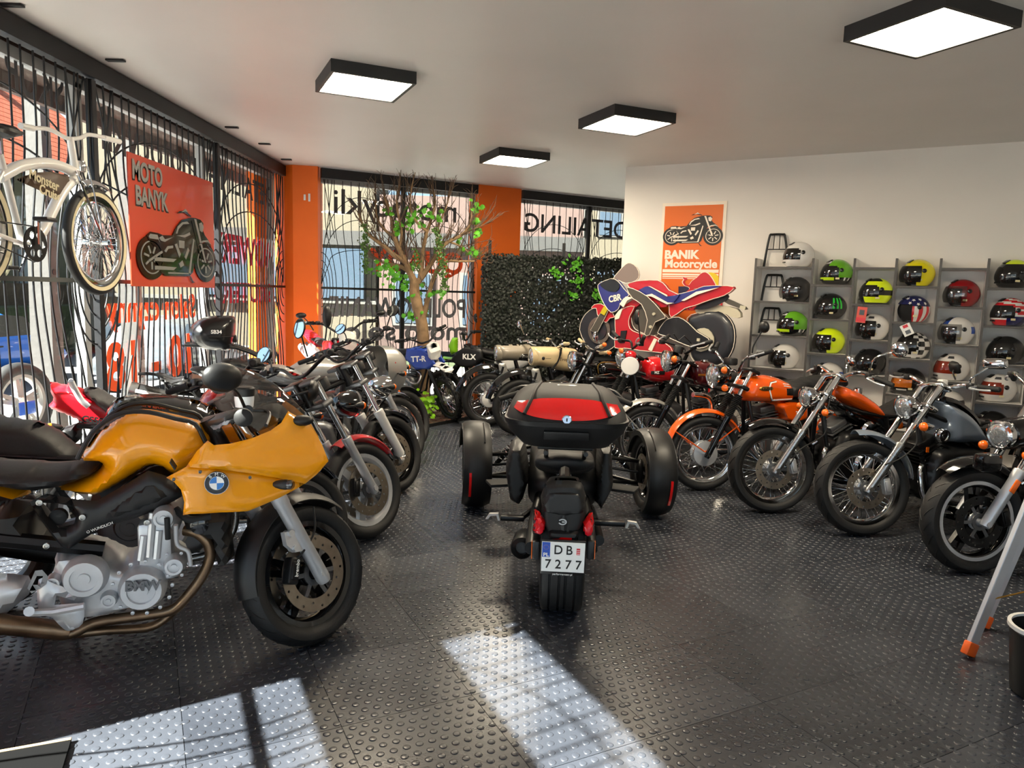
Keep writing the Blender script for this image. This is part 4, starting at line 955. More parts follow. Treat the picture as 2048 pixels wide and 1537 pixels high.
for sg in (1, -1): mb = MB(); mb.cyl((-.30, sg*.31, .865), (-.37, sg*.44, .825), .019, n=12); b.put(mb, 'grip', 'rubber', hb)
# swingarm, exhaust, rear hub
mb = MB(); mb.tube([(-.95, .13, .34), (-1.4, .15, .31), (-WB-.03, .15, .298)], .035, 10); mb.tube([(-.95, -.13, .34), (-1.4, -.14, .32), (-WB, -.145, .298)], .028, 10); b.put(mb, 'swingarm', 'black_metal')
b.pipe([(-.7, -.18, .2), (-1.1, -.2, .2), (-1.35, -.2, .22)], .03, 'black_metal'); b.muffler((-1.3, .2, .2), (-1.62, .205, .25), .06, 'black_metal')
b.shock((-1.35, .0, .40), (-1.0, 0, .62), .04)
# tail: fender, lights, plate
tl = -WB-.30
cross('rear_mudguard', [(1088, 972), (1098, 963), (1126, 961), (1155, 963), (1167, 974), (1172, 1018), (1170, 1040), (1160, 1060), (1150, 1078), (1102, 1076), (1092, 1058), (1083, 1036), (1084, 1010)], tl+.06, .06, .03, 'black_matte', smooth=2)
cross('mudguard_hump', [(1090, 970), (1100, 962), (1126, 960), (1153, 962), (1165, 972), (1170, 1018), (1084, 1015)], tl+.14, .15, .03, 'black_plastic', smooth=2)
cross('tail_block', [(1104, 1055), (1149, 1056), (1160, 1060), (1156, 1078), (1098, 1076), (1094, 1060)], tl+.02, .05, .02, 'black_matte')
mb = MB(); c = T3(1125, 1043, tl-.0); c.x -= .005
mb.loft([[c+Vector((-t, r*math.cos(a), r*.72*math.sin(a))) for t, r in ((0, .019), (.008, .019), (.008, .013), (0, .013))] for a in [PI*.15+2*PI*.86*i/22 for i in range(23)]]); mb.box(c+Vector((-.004, -.004, .0)), (.008, .013, .004)); b.put(mb, 'emblem', 'alu')
for sg, poly in ((1, [(1068, 1013), (1078, 1018), (1094, 1040), (1091, 1064), (1082, 1071), (1064, 1066), (1066, 1040)]), (-1, [(1187, 1020), (1178, 1022), (1163, 1044), (1165, 1068), (1174, 1074), (1187, 1070), (1190, 1045)])):
    o = cross('tail_light_housing', poly, tl+.06, .06, .012, 'black_gloss')
    c0 = np.mean(np.array(poly), 0); small = [tuple(c0+(np.array(p)-c0)*.82) for p in poly]
    cross('tail_light', small, tl+.02, .03, .012, 'red_lens', o)
    lowp = [tuple(c0+(np.array(p)-c0)*.6+np.array([0, 9])) for p in poly]; cross('tail_light_core', lowp, tl-.002, .012, .008, 'red_plastic', o)
p0 = T3(1103, 1073, tl); p1 = T3(1144, 1075, tl); mb = MB(); mb.box((p0+p1)/2-Vector((.012, 0, 0)), (.016, (p1-p0).length, .018), bev=.004); b.put(mb, 'rear_reflector', 'red_lens')
for sg, px in ((1, 1072), (-1, 1181)):
    q = T3(px, 1100, tl); mb = MB(); mb.box(q, (.03, .035, .085), bev=.008); o = b.put(mb, 'turn_signal', 'black_plastic'); mb = MB(); mb.box(q+Vector((.0, sg*.019, 0)), (.02, .003, .08)); b.put(mb, 'signal_lens', 'orange_lens', o)
xp = tl-.045; pc = T3(1126, 1115, xp); tiltR = Matrix.Rotation(rad(-12), 3, 'Y')
def PT(y, z, t): return pc+tiltR @ Vector((-t, -y, z))         # y to the right as seen from behind
def pbox(name, y0, y1, z0, z1, t0, t1, m, par):
    mb = MB(); V = [PT(a, c, t) for t in (t0, t1) for a, c in ((y0, z0), (y1, z0), (y1, z1), (y0, z1))]
    mb.add(V, [(0, 3, 2, 1), (4, 5, 6, 7), (0, 1, 5, 4), (1, 2, 6, 5), (2, 3, 7, 6), (3, 0, 4, 7)]); return b.put(mb, name, m, par)
mat('plate_blue', '1f4fb4', .4)
ph = b.put(MB().box(pc+tiltR @ Vector((.01, 0, -.008)), (.012, .2, .178), tiltR, bev=.006), 'plate_holder', 'black_plastic')
b.put(MB().tube([pc+Vector((.055, 0, .05)), pc+Vector((.07, 0, .1)), pc+Vector((.12, 0, .22)), Vector((-WB+.25, 0, .62))], .03, 8, sub=3), 'plate_arm', 'black_plastic', ph)
pbox('number_plate', -.095, .095, -.073, .077, .002, .005, 'white_print', ph)
pbox('plate_band', -.093, -.058, .0, .075, .005, .0056, 'plate_blue', ph)
pex = tiltR @ Vector((0, -1, 0)); pey = tiltR @ Vector((0, 0, 1))
def ptxt(t, size, y, z, m='black_print', **k): return text('plate_lettering', t, size, PT(y, z, .0062), pex, pey, m, ph, **k)
ptxt('D', .064, -.022, .037, sx=.85, offset=.0005); ptxt('B', .064, .026, .037, sx=.85, offset=.0005)
for i, ch in enumerate('7277'): ptxt(ch, .064, -.066+.045*i, -.036, sx=.9, offset=.0005)
ptxt('PL', .026, -.0755, .012, 'white_print', offset=.0006)
for i in range(12):
    a = 2*PI*i/12; y_, z_ = -.0755+.011*math.cos(a), .05+.011*math.sin(a); mb = MB(); mb.lathe([(.0016, 0), (0, .0006)], PT(y_, z_, .0057), PT(0, 0, 1)-PT(0, 0, 0), 5); b.put(mb, 'plate_star', 'gold', ph)
pbox('plate_hologram', .058, .074, .018, .05, .005, .0056, 'red_plastic', ph)
for k in range(3): pbox('plate_hologram_bar', .059, .073, .022+.009*k, .0245+.009*k, .0056, .006, 'white_print', ph)
text('plate_lettering', 'performancetr.pl', .013, PT(0, -.085, .0065), pex, pey, 'white_print', ph)
# top case
cw = [(-.30, .62), (.30, .62)]
cx_ = -1.50
def tcr(z, hw, x0, x1, r=.12, n=5):
    o = []
    for sx_, sy_ in ((1, 1), (-1, 1), (-1, -1), (1, -1)):
        for k in range(n+1):
            a = {(1, 1): 0, (-1, 1): PI/2, (-1, -1): PI, (1, -1): 1.5*PI}[(sx_, sy_)]+PI/2*k/n
            o.append(Vector((((x1-r) if sx_ > 0 else (x0+r))+r*math.cos(a), (sy_*(hw-r))+r*math.sin(a), z)))
    return o
off = .005
tc_o = thing('top_case', 'large black motorcycle top case with a broad red reflector lid on the three-wheeler', 'top case', b.F+b.fw*(-1.56), rad(90-3.6))
def tput(mb, nm, m, par=None, **k):
    mb.v = [(v[0]+1.5+.0, v[1]*1.05+off, v[2]+.03) for v in mb.v]; return mb.obj(nm, m, par if par else tc_o, **k)
mb = MB(); mb.loft([tcr(.765, .17, -1.64, -1.27, .1), tcr(.775, .20, -1.68, -1.24, .1), tcr(.85, .262, -1.76, -1.20, .13), tcr(.895, .275, -1.785, -1.19, .14)]); base_o = tput(mb, 'case_base', 'black_matte', sharp=60)
mb = MB(); mb.loft([tcr(.893, .282, -1.795, -1.185, .15), tcr(.915, .284, -1.80, -1.18, .15)]); tput(mb, 'case_rim', 'black_plastic', sharp=60)
lidm = [(.912, .276, -1.785, -1.185, .15), (.95, .268, -1.765, -1.19, .15), (.99, .245, -1.72, -1.20, .14), (1.02, .212, -1.66, -1.22, .13), (1.035, .185, -1.60, -1.25, .12), (1.038, .14, -1.55, -1.28, .1)]
mb = MB(); mb.loft([tcr(*q) for q in lidm]); lid = tput(mb, 'case_lid', 'black_matte', sharp=60)
# red reflector panel following the lid's rear face
mb = MB(); NU, NV = 26, 7; Vv = []
def lidpt(u, z):
    zz = [q[0] for q in lidm]; hw = np.interp(z, zz, [q[1] for q in lidm]); x0 = np.interp(z, zz, [q[2] for q in lidm]); r = np.interp(z, zz, [q[4] for q in lidm])
    y_ = u*hw*.985; ay = abs(y_); x = x0 if ay < hw-r else x0+r-math.sqrt(max(0, r*r-(ay-(hw-r))**2)); return x, y_
for side in (.0045, -.01):
    for j in range(NV+1):
        for i in range(NU+1):
            u = -.93+1.86*i/NU; f = j/NV; z_lo = .922+.045*abs(u)**2.2; z_hi = 1.012-.012*(abs(u)*1.05)**2-.035*max(0, abs(u)-.55)**1.0
            z = z_lo+(max(z_hi, z_lo+.002)-z_lo)*f; x, y_ = lidpt(u, z); Vv.append(Vector((x-side, y_*(1+side*.6), z+side*.6)))
N1 = (NU+1)*(NV+1); Fv = []
for j in range(NV):
    for i in range(NU):
        a = j*(NU+1)+i; Fv.append((a, a+1, a+NU+2, a+NU+1)); Fv.append((N1+a, N1+a+NU+1, N1+a+NU+2, N1+a+1))
mb.add(Vv, Fv); rp_ = tput(mb, 'reflector_panel', 'red_lens', lid, sharp=60)
for sg in (-1, 1):
    mb = MB(); mb.tube([(-1.27, sg*.13, 1.038), (-1.58, sg*.15, 1.035), (-1.70, sg*.165, 1.0), (-1.765, sg*.19, .945)], .009, 8, sub=4); tput(mb, 'lid_rib', 'black_matte', lid)
mb = MB(); mb.lathe([(.022, -.01), (.022, .006), (.018, .01), (.012, .01), (.012, .006), (0, .006)], (-1.785, 0, .928), (-1, 0, .25), 20); tput(mb, 'lock', 'chrome', lid)
mb = MB(); mb.box((-1.797, 0, .931), (.006, .006, .014)); tput(mb, 'lock_slot', 'black_matte', lid)
mb = MB(); mb.ell((-1.36, 0, 1.038), (.022, .05, .003), 20, 6); tput(mb, 'emblem', 'silver_paint', lid)
mb = MB(); mb.box((-1.772, 0, .85), (.012, .2, .045), Matrix.Rotation(rad(-20), 3, 'Y'), bev=.004); tput(mb, 'recess_plate', 'black_plastic', base_o)
mb = MB(); mb.box((-1.45, 0, .755), (.3, .26, .02), bev=.006); tput(mb, 'mount_plate', 'black_metal', base_o)
b.put(MB().tube([(-1.25, .1, .58), (-1.45, .1, .73), (-1.6, .1, .745)], .012, 8).tube([(-1.25, -.1, .58), (-1.45, -.1, .73), (-1.6, -.1, .745)], .012, 8), 'case_rack', 'black_metal')
# ------------------------------------------------------------------ left row behind the yellow bike
AZL = 70
def naked(name, label, F_, tank, tank_m, R=.3, rimR=.222, kind='cast3', rim='alu', fend_m='black_gloss', fa=(35, 130), disc=.15, lowm='alu', upm='chrome', steer=38, light=True, lightm='chrome', lc=(.02, 0, .82), top=.98, seat=True, w=.11, mirrors=True, rl=.027, az=AZL, rear=True, tread=None, discm='disc', low=.36, barz=1.04, nsp=1, eng='alu_dark', group='motorcycles in the left row', mirm='black_plastic', rake=27):
    b = Bike(name, label, F_, az, rake=rake, R=R, steer=steer, group=group)
    b.wheel('front_wheel', 0, R, w, rimR, kind, front=True, rim=rim, nsp=36 if kind == 'spoke' else nsp, disc=disc, dside=(-1, 1), tread=tread, discm=discm)
    b.caliper(-1, 170, .125); b.fork(top=top, spread=.1, rl=rl, ru=.02, low=low, lowm=lowm, upm=upm, clampm='alu_dark')
    b.fender('front_fender', 0, R+.025, fa[0], fa[1], .07, fend_m, True, taper=.2)
    if light:
        b.headlight(lc, .085, .13, lightm)
        for sg in (-1, 1): b.indicator((lc[0]-.12, sg*.09, lc[2]-.03), (lc[0]-.1, sg*.2, lc[2]-.04), .024, 'black_plastic', d=(1, 0, 0))
    b.bars([(-.36, 0, barz-.03), (-.36, -.07, barz-.02), (-.34, -.2, barz+.05), (-.38, -.3, barz+.05), (-.44, -.38, barz+.03)], .0115, 'black_metal', levm='black_metal')
    mb = b.mb(True); mb.lathe([(.04, -.05), (.045, 0), (.04, .01), (0, .01)], (-.26, .04, .98), (-.5, 0, 1), 16); mb.lathe([(.04, -.05), (.045, 0), (.04, .01), (0, .01)], (-.26, -.05, .98), (-.5, 0, 1), 16); b.put(mb, 'instrument_panel', 'black_plastic')
    if mirrors:
        for sg in (-1, 1): b.mirror((-.36, sg*.27, barz+.05), (-.34, sg*.3, barz+.13), (-.34, sg*.36, barz+.2), .05, 'round', mirm, (-.9, 0, .1), rx=.075)
    if tank: b.tank = b.body('tank', tank, .15, .09, tank_m, sub=3)
    b.engine([(-.42, .52), (-.5, .6), (-.8, .58), (-.95, .45), (-.88, .26), (-.55, .2), (-.4, .3)], .15, eng); b.cylinder((-.52, 0, .45), (.3, 0, .95), .2, .06, 7, eng); b.cover((-.62, -.15, .37), .09, .04, -1, 'alu'); b.cover((-.78, -.14, .4), .07, .04, -1, eng)
    for k in (-.05, .05): b.pipe([(-.42, k, .56), (-.33, k*1.4, .48), (-.34, k*1.6, .3), (-.48, k*1.8, .2), (-.85, -.1, .2)], .018, 'steel')
    b.muffler((-.9, -.14, .24), (-1.45, -.2, .42), .05, 'black_metal')
    b.frame(head=(-.36, .86), tail=(-1.5, .78)); b.rear(1.4, R, .14, rimR, kind, rim, piv=(-.8, .42), stop=(-1.15, .74), swm='alu_dark', nsp=36 if kind == 'spoke' else nsp)
    b.fender('rear_fender', -1.4, R+.04, 60, 165, .08, 'black_plastic', taper=.1)
    if seat: b.body('seat', [(-.85, .82), (-1.0, .80), (-1.2, .84), (-1.55, .9), (-1.62, .86), (-1.4, .8), (-.9, .74)], .13, .04, 'seat_vinyl')
    mb = MB(); mb.cyl((-.84, .16, .26), (-.93, .3, .0), .011, n=8); mb.box((-.93, .3, .006), (.07, .04, .01)); b.put(mb, 'side_stand', 'black_metal')
    return b
# black one right behind the yellow bike
b = naked('street_motorcycle', 'black motorcycle with an orange tank emblem directly behind the yellow bike', (-1.08, 3.68), None, None, rim='alu_dark', light=True, lightm='black_gloss', mirrors=False, fend_m='black_gloss', seat=False)
tk = b.tp([(203, 848), (211, 816), (238, 800), (290, 795), (345, 798), (395, 809), (428, 823), (442, 840), (430, 875), (330, 885), (230, 885)], -.11); b.tank = b.body('tank', tk, .15, .08, 'black_gloss', sub=3)
mb = MB(); q = b.t(352, 820, -.12); mb.ell((q[0], -b.sf(*q)-.001, q[1]), (.03, .006, .015), 14, 6); b.put(mb, 'tank_emblem', 'gold', b.tank); mat('emblem_orange', 'c8501a', .4)
q = b.t(318, 813, -.11); text('lettering', 'CAFERACER', .028, Vector((q[0], -b.sf(*q)-.006, q[1])), (.97, 0, -.24), (.24, 0, .97), 'emblem_orange', b.root, offset=.001)
b.body('seat', b.tp([(-120, 835), (-40, 838), (0, 846), (55, 853), (105, 876), (140, 905), (190, 915), (195, 935), (140, 938), (60, 930), (0, 928), (-120, 900)], -.12), .14, .05, 'seat_vinyl', sub=3)
b.tail((-1.72, 0, .82))
# red one
b = naked('street_motorcycle', 'red motorcycle with a red front fender, drilled disc and red tail in the left row', (-.89, 4.34), None, None, rim='alu', fend_m='red_paint', fa=(35, 125), disc=.16, lightm='black_gloss', lowm='alu', seat=False, kind='cast3', mirrors=False, lc=(.0, 0, .84))
L2p = lambda x, y: (380+x/5.122, 600+y/5.122)
b.tank = b.body('tank', b.tp([L2p(*q) for q in ((70, 1110), (110, 1010), (190, 935), (280, 905), (360, 925), (440, 1000), (470, 1110), (360, 1180), (280, 1200), (140, 1160))], -.12), .15, .09, 'red_paint', sub=3)
tl_ = b.body('tail_fairing', b.tp([(90, 769), (112, 773), (148, 779), (190, 797), (236, 822), (240, 872), (197, 866), (150, 846), (97, 823), (88, 816), (99, 805), (95, 790)], -.1), .11, .04, 'red_plastic', sub=2)
text('lettering', 'GS500', .046, b.t3(190, 842, -.114), (.95, 0, -.2), (.2, 0, .98), 'black_print', b.root, offset=.002)
b.body('seat', b.tp([(160, 783), (185, 781), (212, 795), (245, 808), (300, 815), (380, 825), (385, 850), (300, 850), (230, 842), (195, 820)], -.1), .13, .04, 'seat_grey', sub=3)
mb = MB(); mb.tube([b.t3(*q, -.13) for q in ((142, 764), (150, 780), (162, 800), (178, 814))], .016, 8, sub=3); mb.tube([b.t3(142, 764, -.13), b.t3(142, 762, .13)], .014, 8); b.put(mb, 'grab_rail', 'alu')
p = b.t3(103, 857, -.2); b.indicator(b.t3(130, 868, -.08), p, .026, 'black_plastic', front=False, long=.05, d=(-1, -.3, 0))
b.body('rear_plate_bracket', b.tp([(110, 870), (150, 850), (160, 880), (120, 905)], -.05), .08, .02, 'black_plastic', sub=2)
b.mirror(b.t3(470, 830, -.26), b.t3(462, 812, -.3), b.t3(450, 787, -.36), .05, 'round', 'chrome', (-.9, -.1, .1), front=False, rx=.06)
b.mirror((-.36, .27, 1.08), (-.34, .3, 1.16), (-.34, .36, 1.22), .05, 'round', 'black_plastic', (-.9, 0, .1), rx=.075)
# silver and red, white fork
b = naked('street_motorcycle', 'silver motorcycle with a red tank stripe, white fork legs and a rear rack', (-.89, 5.36), None, None, rim='black_gloss', fend_m='black_gloss', disc=.15, lowm='white_paint', rl=.034, lightm='chrome', seat=False, mirrors=False, fa=(40, 120))
b.tank = b.body('tank', b.tp([L2p(*q) for q in ((715, 760), (800, 690), (900, 676), (1000, 695), (1110, 740), (1200, 800), (1195, 850), (1100, 880), (1000, 890), (880, 865), (740, 815))], -.12), .16, .09, 'silver_paint', sub=3)
mb = MB(); mb.puff(b.tp([L2p(*q) for q in ((920, 720), (1050, 735), (1190, 795), (1195, 825), (1050, 770))], -.13), .006, .008, y0=-.152); b.put(mb, 'tank_stripe', 'red_paint', b.tank)
C7 = lambda x, y: (200+x/4.803, 540+y/4.803)
b.body('seat', b.tp([C7(*q) for q in ((520, 1010), (600, 1010), (700, 1050), (800, 1040), (880, 1100), (960, 1180), (940, 1260), (860, 1200), (760, 1160), (640, 1120), (560, 1080))], -.1), .13, .04, 'seat_vinyl', sub=3)
b.body('rear_seat', b.tp([C7(*q) for q in ((850, 1000), (900, 1010), (1000, 1040), (1110, 1080), (1120, 1140), (1000, 1150), (900, 1140))], -.05), .13, .03, 'seat_brown', sub=2)
mb = MB()
for lt in (-.1, .1): mb.tube([b.t3(*C7(*q), lt) for q in ((365, 1000), (480, 1000), (600, 1030), (640, 1120), (700, 1180))], .01, 7, sub=3)
for q in ((375, 1000), (450, 1002), (520, 1008)): mb.tube([b.t3(*C7(*q), -.1), b.t3(*C7(*q), .1)], .008, 6)
b.put(mb, 'rear_rack', 'black_metal')
mu = b.muffler(b.t3(*C7(760, 1270), -.2), b.t3(*C7(330, 1165), -.22), .055, 'black_plastic'); mb = MB(); e0 = b.t3(*C7(360, 1172), -.22); e1 = b.t3(*C7(285, 1155), -.22); mb.cyl(e0, e1, .057, n=18); b.put(mb, 'muffler_cap', 'steel', mu)
mb = MB(); mb.box(b.t3(*C7(480, 1190), -.278), (.17, .006, .022), Matrix.Rotation(rad(14), 3, 'Y')); b.put(mb, 'muffler_badge', 'white_paint', mu)
G4 = lambda x, y: (560+x/4.267, 540+y/4.267)
b.mirror(b.t3(*G4(235, 740), .1), b.t3(*G4(205, 640), .05), b.t3(*G4(165, 500), 0), .075, 'round', 'black_plastic', (-.55, -.6, .1), front=False, rx=.045)
b.mirror(b.t3(*G4(385, 600), .3), b.t3(*G4(395, 520), .3), b.t3(*G4(400, 400), .3), .085, 'round', 'black_plastic', (-.3, .9, 0), front=False, rx=.035)
# silver half-faired with spoked wheels
b = naked('cafe_motorcycle', 'silver half-faired retro motorcycle with spoked wheels in the left row', (-.96, 6.12), [(-.42, .88), (-.5, .95), (-.75, .96), (-.92, .86), (-.9, .76), (-.5, .76)], 'silver_paint', kind='spoke', rim='chrome', R=.315, rimR=.24, w=.1, disc=.0, lowm='alu', fend_m='chrome', fa=(60, 150), light=False, lightm='chrome', mirrors=False)
S_ = b.S; mb = b.mb(True)
rings = []
for i in range(9):
    a = PI/2*i/8; r_ = .225*math.sin(a)**.8+.004; x_ = .16*math.cos(a)
    rings.append([Vector((x_-.07-.03*math.sin(t_)*math.sin(a), r_*math.cos(t_), .90+r_*(1.12 if math.sin(t_) < 0 else .75)*math.sin(t_))) for t_ in [2*PI*k/32 for k in range(32)]])
rings.append([Vector((-.16-.06*math.cos(t_)**2, .222*math.cos(t_), .90+.222*(1.1 if math.sin(t_) < 0 else .75)*math.sin(t_))) for t_ in [2*PI*k/32 for k in range(32)]])
mb.loft(rings, cap=False); fo = b.put(mb, 'half_fairing', 'silver_paint')
mb = b.mb(True); mb.loft([[Vector((x_, y_*.16, z_+.0-.07*y_*y_)) for y_ in [-1+2*k/10 for k in range(11)]] for x_, z_ in ((.0, 1.06), (-.08, 1.13), (-.17, 1.18), (-.24, 1.2))], cap=False, closed=False); b.put(mb, 'windscreen', 'clear_visor', fo)
for sg in (-1, 1):
    mb = b.mb(True); mb.tube([Vector((-.02-.12*k, sg*(.15+.075*k), .88)) for k in (0, .35, .7, 1)], .006, 6); b.put(mb, 'fairing_stripe', 'red_paint', fo)
b.headlight((.09, 0, .90), .08, .1, 'black_gloss')
for sg in (-1, 1): b.indicator((-.12, sg*.16, .80), (-.1, sg*.26, .78), .024, 'black_plastic')
# black one with the top box
b = naked('street_motorcycle', 'black motorcycle with a wave brake disc and amber reflector farthest along the left row', (-.99, 6.78), [(-.42, .88), (-.5, .97), (-.75, .98), (-.92, .88), (-.9, .78), (-.5, .76)], 'black_gloss', rim='black_gloss', disc=.16, discm='steel', lowm='black_metal', upm='black_metal', kind='cast5', fend_m='black_plastic', fa=(40, 120), mirrors=True, barz=1.06, lightm='black_gloss')
mb = b.mb(True); mb.lathe([(.024, 0), (.024, .01), (.018, .014), (0, .014)], Vector((-.02, -.115, .3))+b.d*.3, (.3, -1, 0), 14); b.put(mb, 'fork_reflector', 'orange_lens')
mb = MB(); mb.tube([(-1.2, -.1, .86), (-1.5, -.1, 1.0), (-1.9, -.1, 1.02)], .014, 8, sub=3); mb.tube([(-1.2, .1, .86), (-1.5, .1, 1.0), (-1.9, .1, 1.02)], .014, 8, sub=3); mb.box((-1.72, 0, 1.02), (.3, .2, .016), bev=.004); b.put(mb, 'case_rack', 'black_metal')
sb = thing('top_case', 'black rounded top case with a pale model mark above the left row', 'top case', b.F+b.fw*-1.72+Vector((0, 0, 1.035)), rad(90-AZL))
def S7(pts, lat): return [(x+1.72, z-1.035) for x, z in b.tp([C7(*q) for q in pts], lat)]
pl = cr(S7([(845, 600), (870, 540), (950, 480), (1060, 452), (1200, 448), (1290, 462), (1300, 560), (1290, 680), (1250, 780), (1150, 790), (1000, 778), (900, 740), (855, 670)], -.17), 3, True)
zs = sorted(p[1] for p in pl); zm = (zs[0]+zs[-1])/2+.0
mb = MB(); mb.puff(pl, .205, .13, step=.02); bo = mb.obj('case_shell', 'case_black', sb)
mb = MB(); xs = [p[0] for p in pl]; mb.tube([Vector((x, y, zm-.02)) for x, y in [(min(xs)+.005, 0), (min(xs)+.05, -.13), ((min(xs)+max(xs))/2, -.207), (max(xs)-.05, -.16), (max(xs)-.002, 0), (max(xs)-.05, .16), ((min(xs)+max(xs))/2, .207), (min(xs)+.05, .13)]], .004, 6, closed=True, sub=5); mb.obj('case_seam', 'black_matte', sb)
q = S7([(1118, 598)], -.205)[0]; text('lettering', 'SB34', .042, (q[0], -.209, q[1]), (1, 0, 0), (0, 0, 1), 'white_print', sb, offset=.001)
mb = MB(); mb.box((max(xs)-.01, 0, zm-.05), (.03, .08, .06), bev=.01); mb.obj('case_latch', 'black_plastic', sb)
# ------------------------------------------------------------------ dirt bikes at the back
def dirt(name, label, F_, az, shroud_m, fend_m, plate_m, k=.85, steer=0, forkm='alu_dark', seatm='seat_vinyl', z0=0., num=None, headm=None, lowm='black_plastic'):
    b = Bike(name, label, F_, az, rake=27, R=.32*k, steer=steer, group='dirt bikes by the back window')
    b.root.location.z = z0
    s = lambda pts: [(x*k, z*k) for x, z in pts]; R = .32*k
    b.wheel('front_wheel', 0, R, .08*k, .255*k, 'spoke', front=True, rim='black_metal', nsp=32, tread='knobs', disc=.11*k, dside=(1,), n=36)
    b.wheel('rear_wheel', -1.35*k, .30*k, .105*k, .22*k, 'spoke', rim='black_metal', nsp=32, tread='knobs', n=36)
    b.fork(top=1.02*k, spread=.09*k, rl=.026*k, ru=.022*k, low=.44*k, lowm=lowm, upm=forkm, clampm='black_metal')
    mb = b.mb(True); mb.puff(s([(.28, .74), (.2, .80), (0, .84), (-.2, .83), (-.28, .80), (-.1, .79), (.1, .76)]), .075*k, .03, step=.02); b.put(mb, 'front_fender', fend_m)
    mb = b.mb(True); mb.puff(s([(-.10, .86), (-.06, 1.0), (-.12, 1.12), (-.2, 1.12), (-.2, .9)]), .09*k, .04, step=.02); b.put(mb, 'number_plate', headm or plate_m)
    b.bars([Vector(p)*k for p in ((-.32, 0, 1.09), (-.32, -.08, 1.10), (-.34, -.2, 1.18), (-.38, -.3, 1.2), (-.43, -.4, 1.2))], .012, 'black_metal', levm='black_metal')
    for sg in (-1, 1):
        mb = MB(); mb.puff(s([(-.22, .92), (-.35, 1.0), (-.6, .98), (-.62, .84), (-.45, .7), (-.25, .72), (-.14, .8)]), .022, .03, y0=sg*.14*k, step=.02); sh = b.put(mb, 'radiator_shroud', shroud_m)
        mb = MB(); mb.puff(s([(-.85, .86), (-1.2, .92), (-1.35, .86), (-1.15, .72), (-.95, .68)]), .015, .03, y0=sg*.11*k, step=.02); sp_ = b.put(mb, 'side_plate', plate_m)
        if num: text('lettering', num, .14*k, Vector((-1.12*k, sg*.128*k, .82*k)), (-sg, 0, 0), (0, 0, 1), 'black_print', b.root, offset=.003)
    b.body('tank', s([(-.3, .98), (-.45, 1.02), (-.6, .98), (-.6, .85), (-.35, .82)]), .11*k, .05, shroud_m)
    b.body('seat', s([(-.5, 1.0), (-.7, .97), (-1.0, .95), (-1.3, .98), (-1.32, .93), (-1.0, .88), (-.6, .88)]), .085*k, .04, seatm)
    b.body('rear_fender', s([(-1.1, .93), (-1.35, .97), (-1.6, 1.02), (-1.78, 1.04), (-1.7, .99), (-1.4, .9), (-1.15, .86)]), .085*k, .025, fend_m)
    b.engine(s([(-.48, .5), (-.55, .62), (-.75, .6), (-.9, .48), (-.85, .34), (-.55, .32)]), .1*k, 'alu_dark'); b.cylinder(Vector((-.58, 0, .5))*k, (.15, 0, 1), .2*k, .05*k, 6, 'alu_dark'); b.cover(Vector((-.66, -.1, .44))*k, .075*k, .03, -1, 'alu'); b.cover(Vector((-.66, .1, .44))*k, .075*k, .03, 1, 'alu')
    b.pipe([Vector(p)*k for p in ((-.52, -.03, .68), (-.4, -.08, .62), (-.45, -.14, .5), (-.7, -.15, .62), (-1.0, -.14, .74))], .018*k, 'steel'); b.muffler(Vector((-1.0, -.15, .74))*k, Vector((-1.45, -.15, .86))*k, .05*k, 'alu')
    b.frame('black_metal', head=(-.28*k, .92*k), low=(-.4*k, .36*k), rearlow=(-.85*k, .34*k), seat=(-.85*k, .8*k), tail=(-1.4*k, .9*k), y=.1*k, r=.014)
    for sg in (-1, 1): mb = MB(); mb.tube([Vector(p)*k for p in ((-.82, sg*.09, .42), (-1.1, sg*.1, .36), (-1.38, sg*.1, .30))], .022*k, 8); b.put(mb, 'swingarm', 'alu_dark')
    b.shock(Vector((-.95, 0, .42))*k, Vector((-.8, 0, .8))*k, .03, spring=shroud_m)
    return b
b = dirt('dirt_bike', 'small red and white dirt bike beside the orange pillar', (-1.62, 7.40), 148, 'red_plastic', 'red_plastic', 'white_paint', k=.98, steer=-6)
for sg in (-1, 1): b.mirror((-.36, sg*.3, 1.1), (-.36, sg*.36, 1.2), (-.36, sg*.42, 1.26), .03, 'round', 'black_plastic', (-.9, 0, .1), rx=.055)
b = dirt('dirt_bike', 'blue dirt bike with white number plate and knobby tyres in front of the tree', (-.74, 8.50), 112, 'blue_plastic', 'white_paint', 'white_paint', k=.86, steer=-36, num='K', headm='white_paint')
text('lettering', 'TT-R', .09, Vector((-.34, -.147, .73)), (1, 0, .1), (-.1, 0, 1), 'white_print', b.root, offset=.003)
b = dirt('dirt_bike', 'black and lime green dirt bike behind the blue one', (-.86, 9.08), -78, 'black_plastic', 'green_plastic', 'white_paint', k=.86, headm='green_plastic')
b.mirror((-.3, -.3, 1.0), (-.3, -.34, 1.1), (-.3, -.38, 1.2), .06, 'round', 'black_plastic', (-.9, 0, .1), rx=.035)
text('lettering', 'KLX', .09, Vector((-.36, .145, .74)), (-1, 0, 0), (0, 0, 1), 'white_print', b.root, offset=.003)
# ------------------------------------------------------------------ right row
AZ = -105
def bowl_set(b, c, r, m='chrome', **k): return b.headlight(c, r, r*1.5, m, **k)
def lat_bolt(): pass
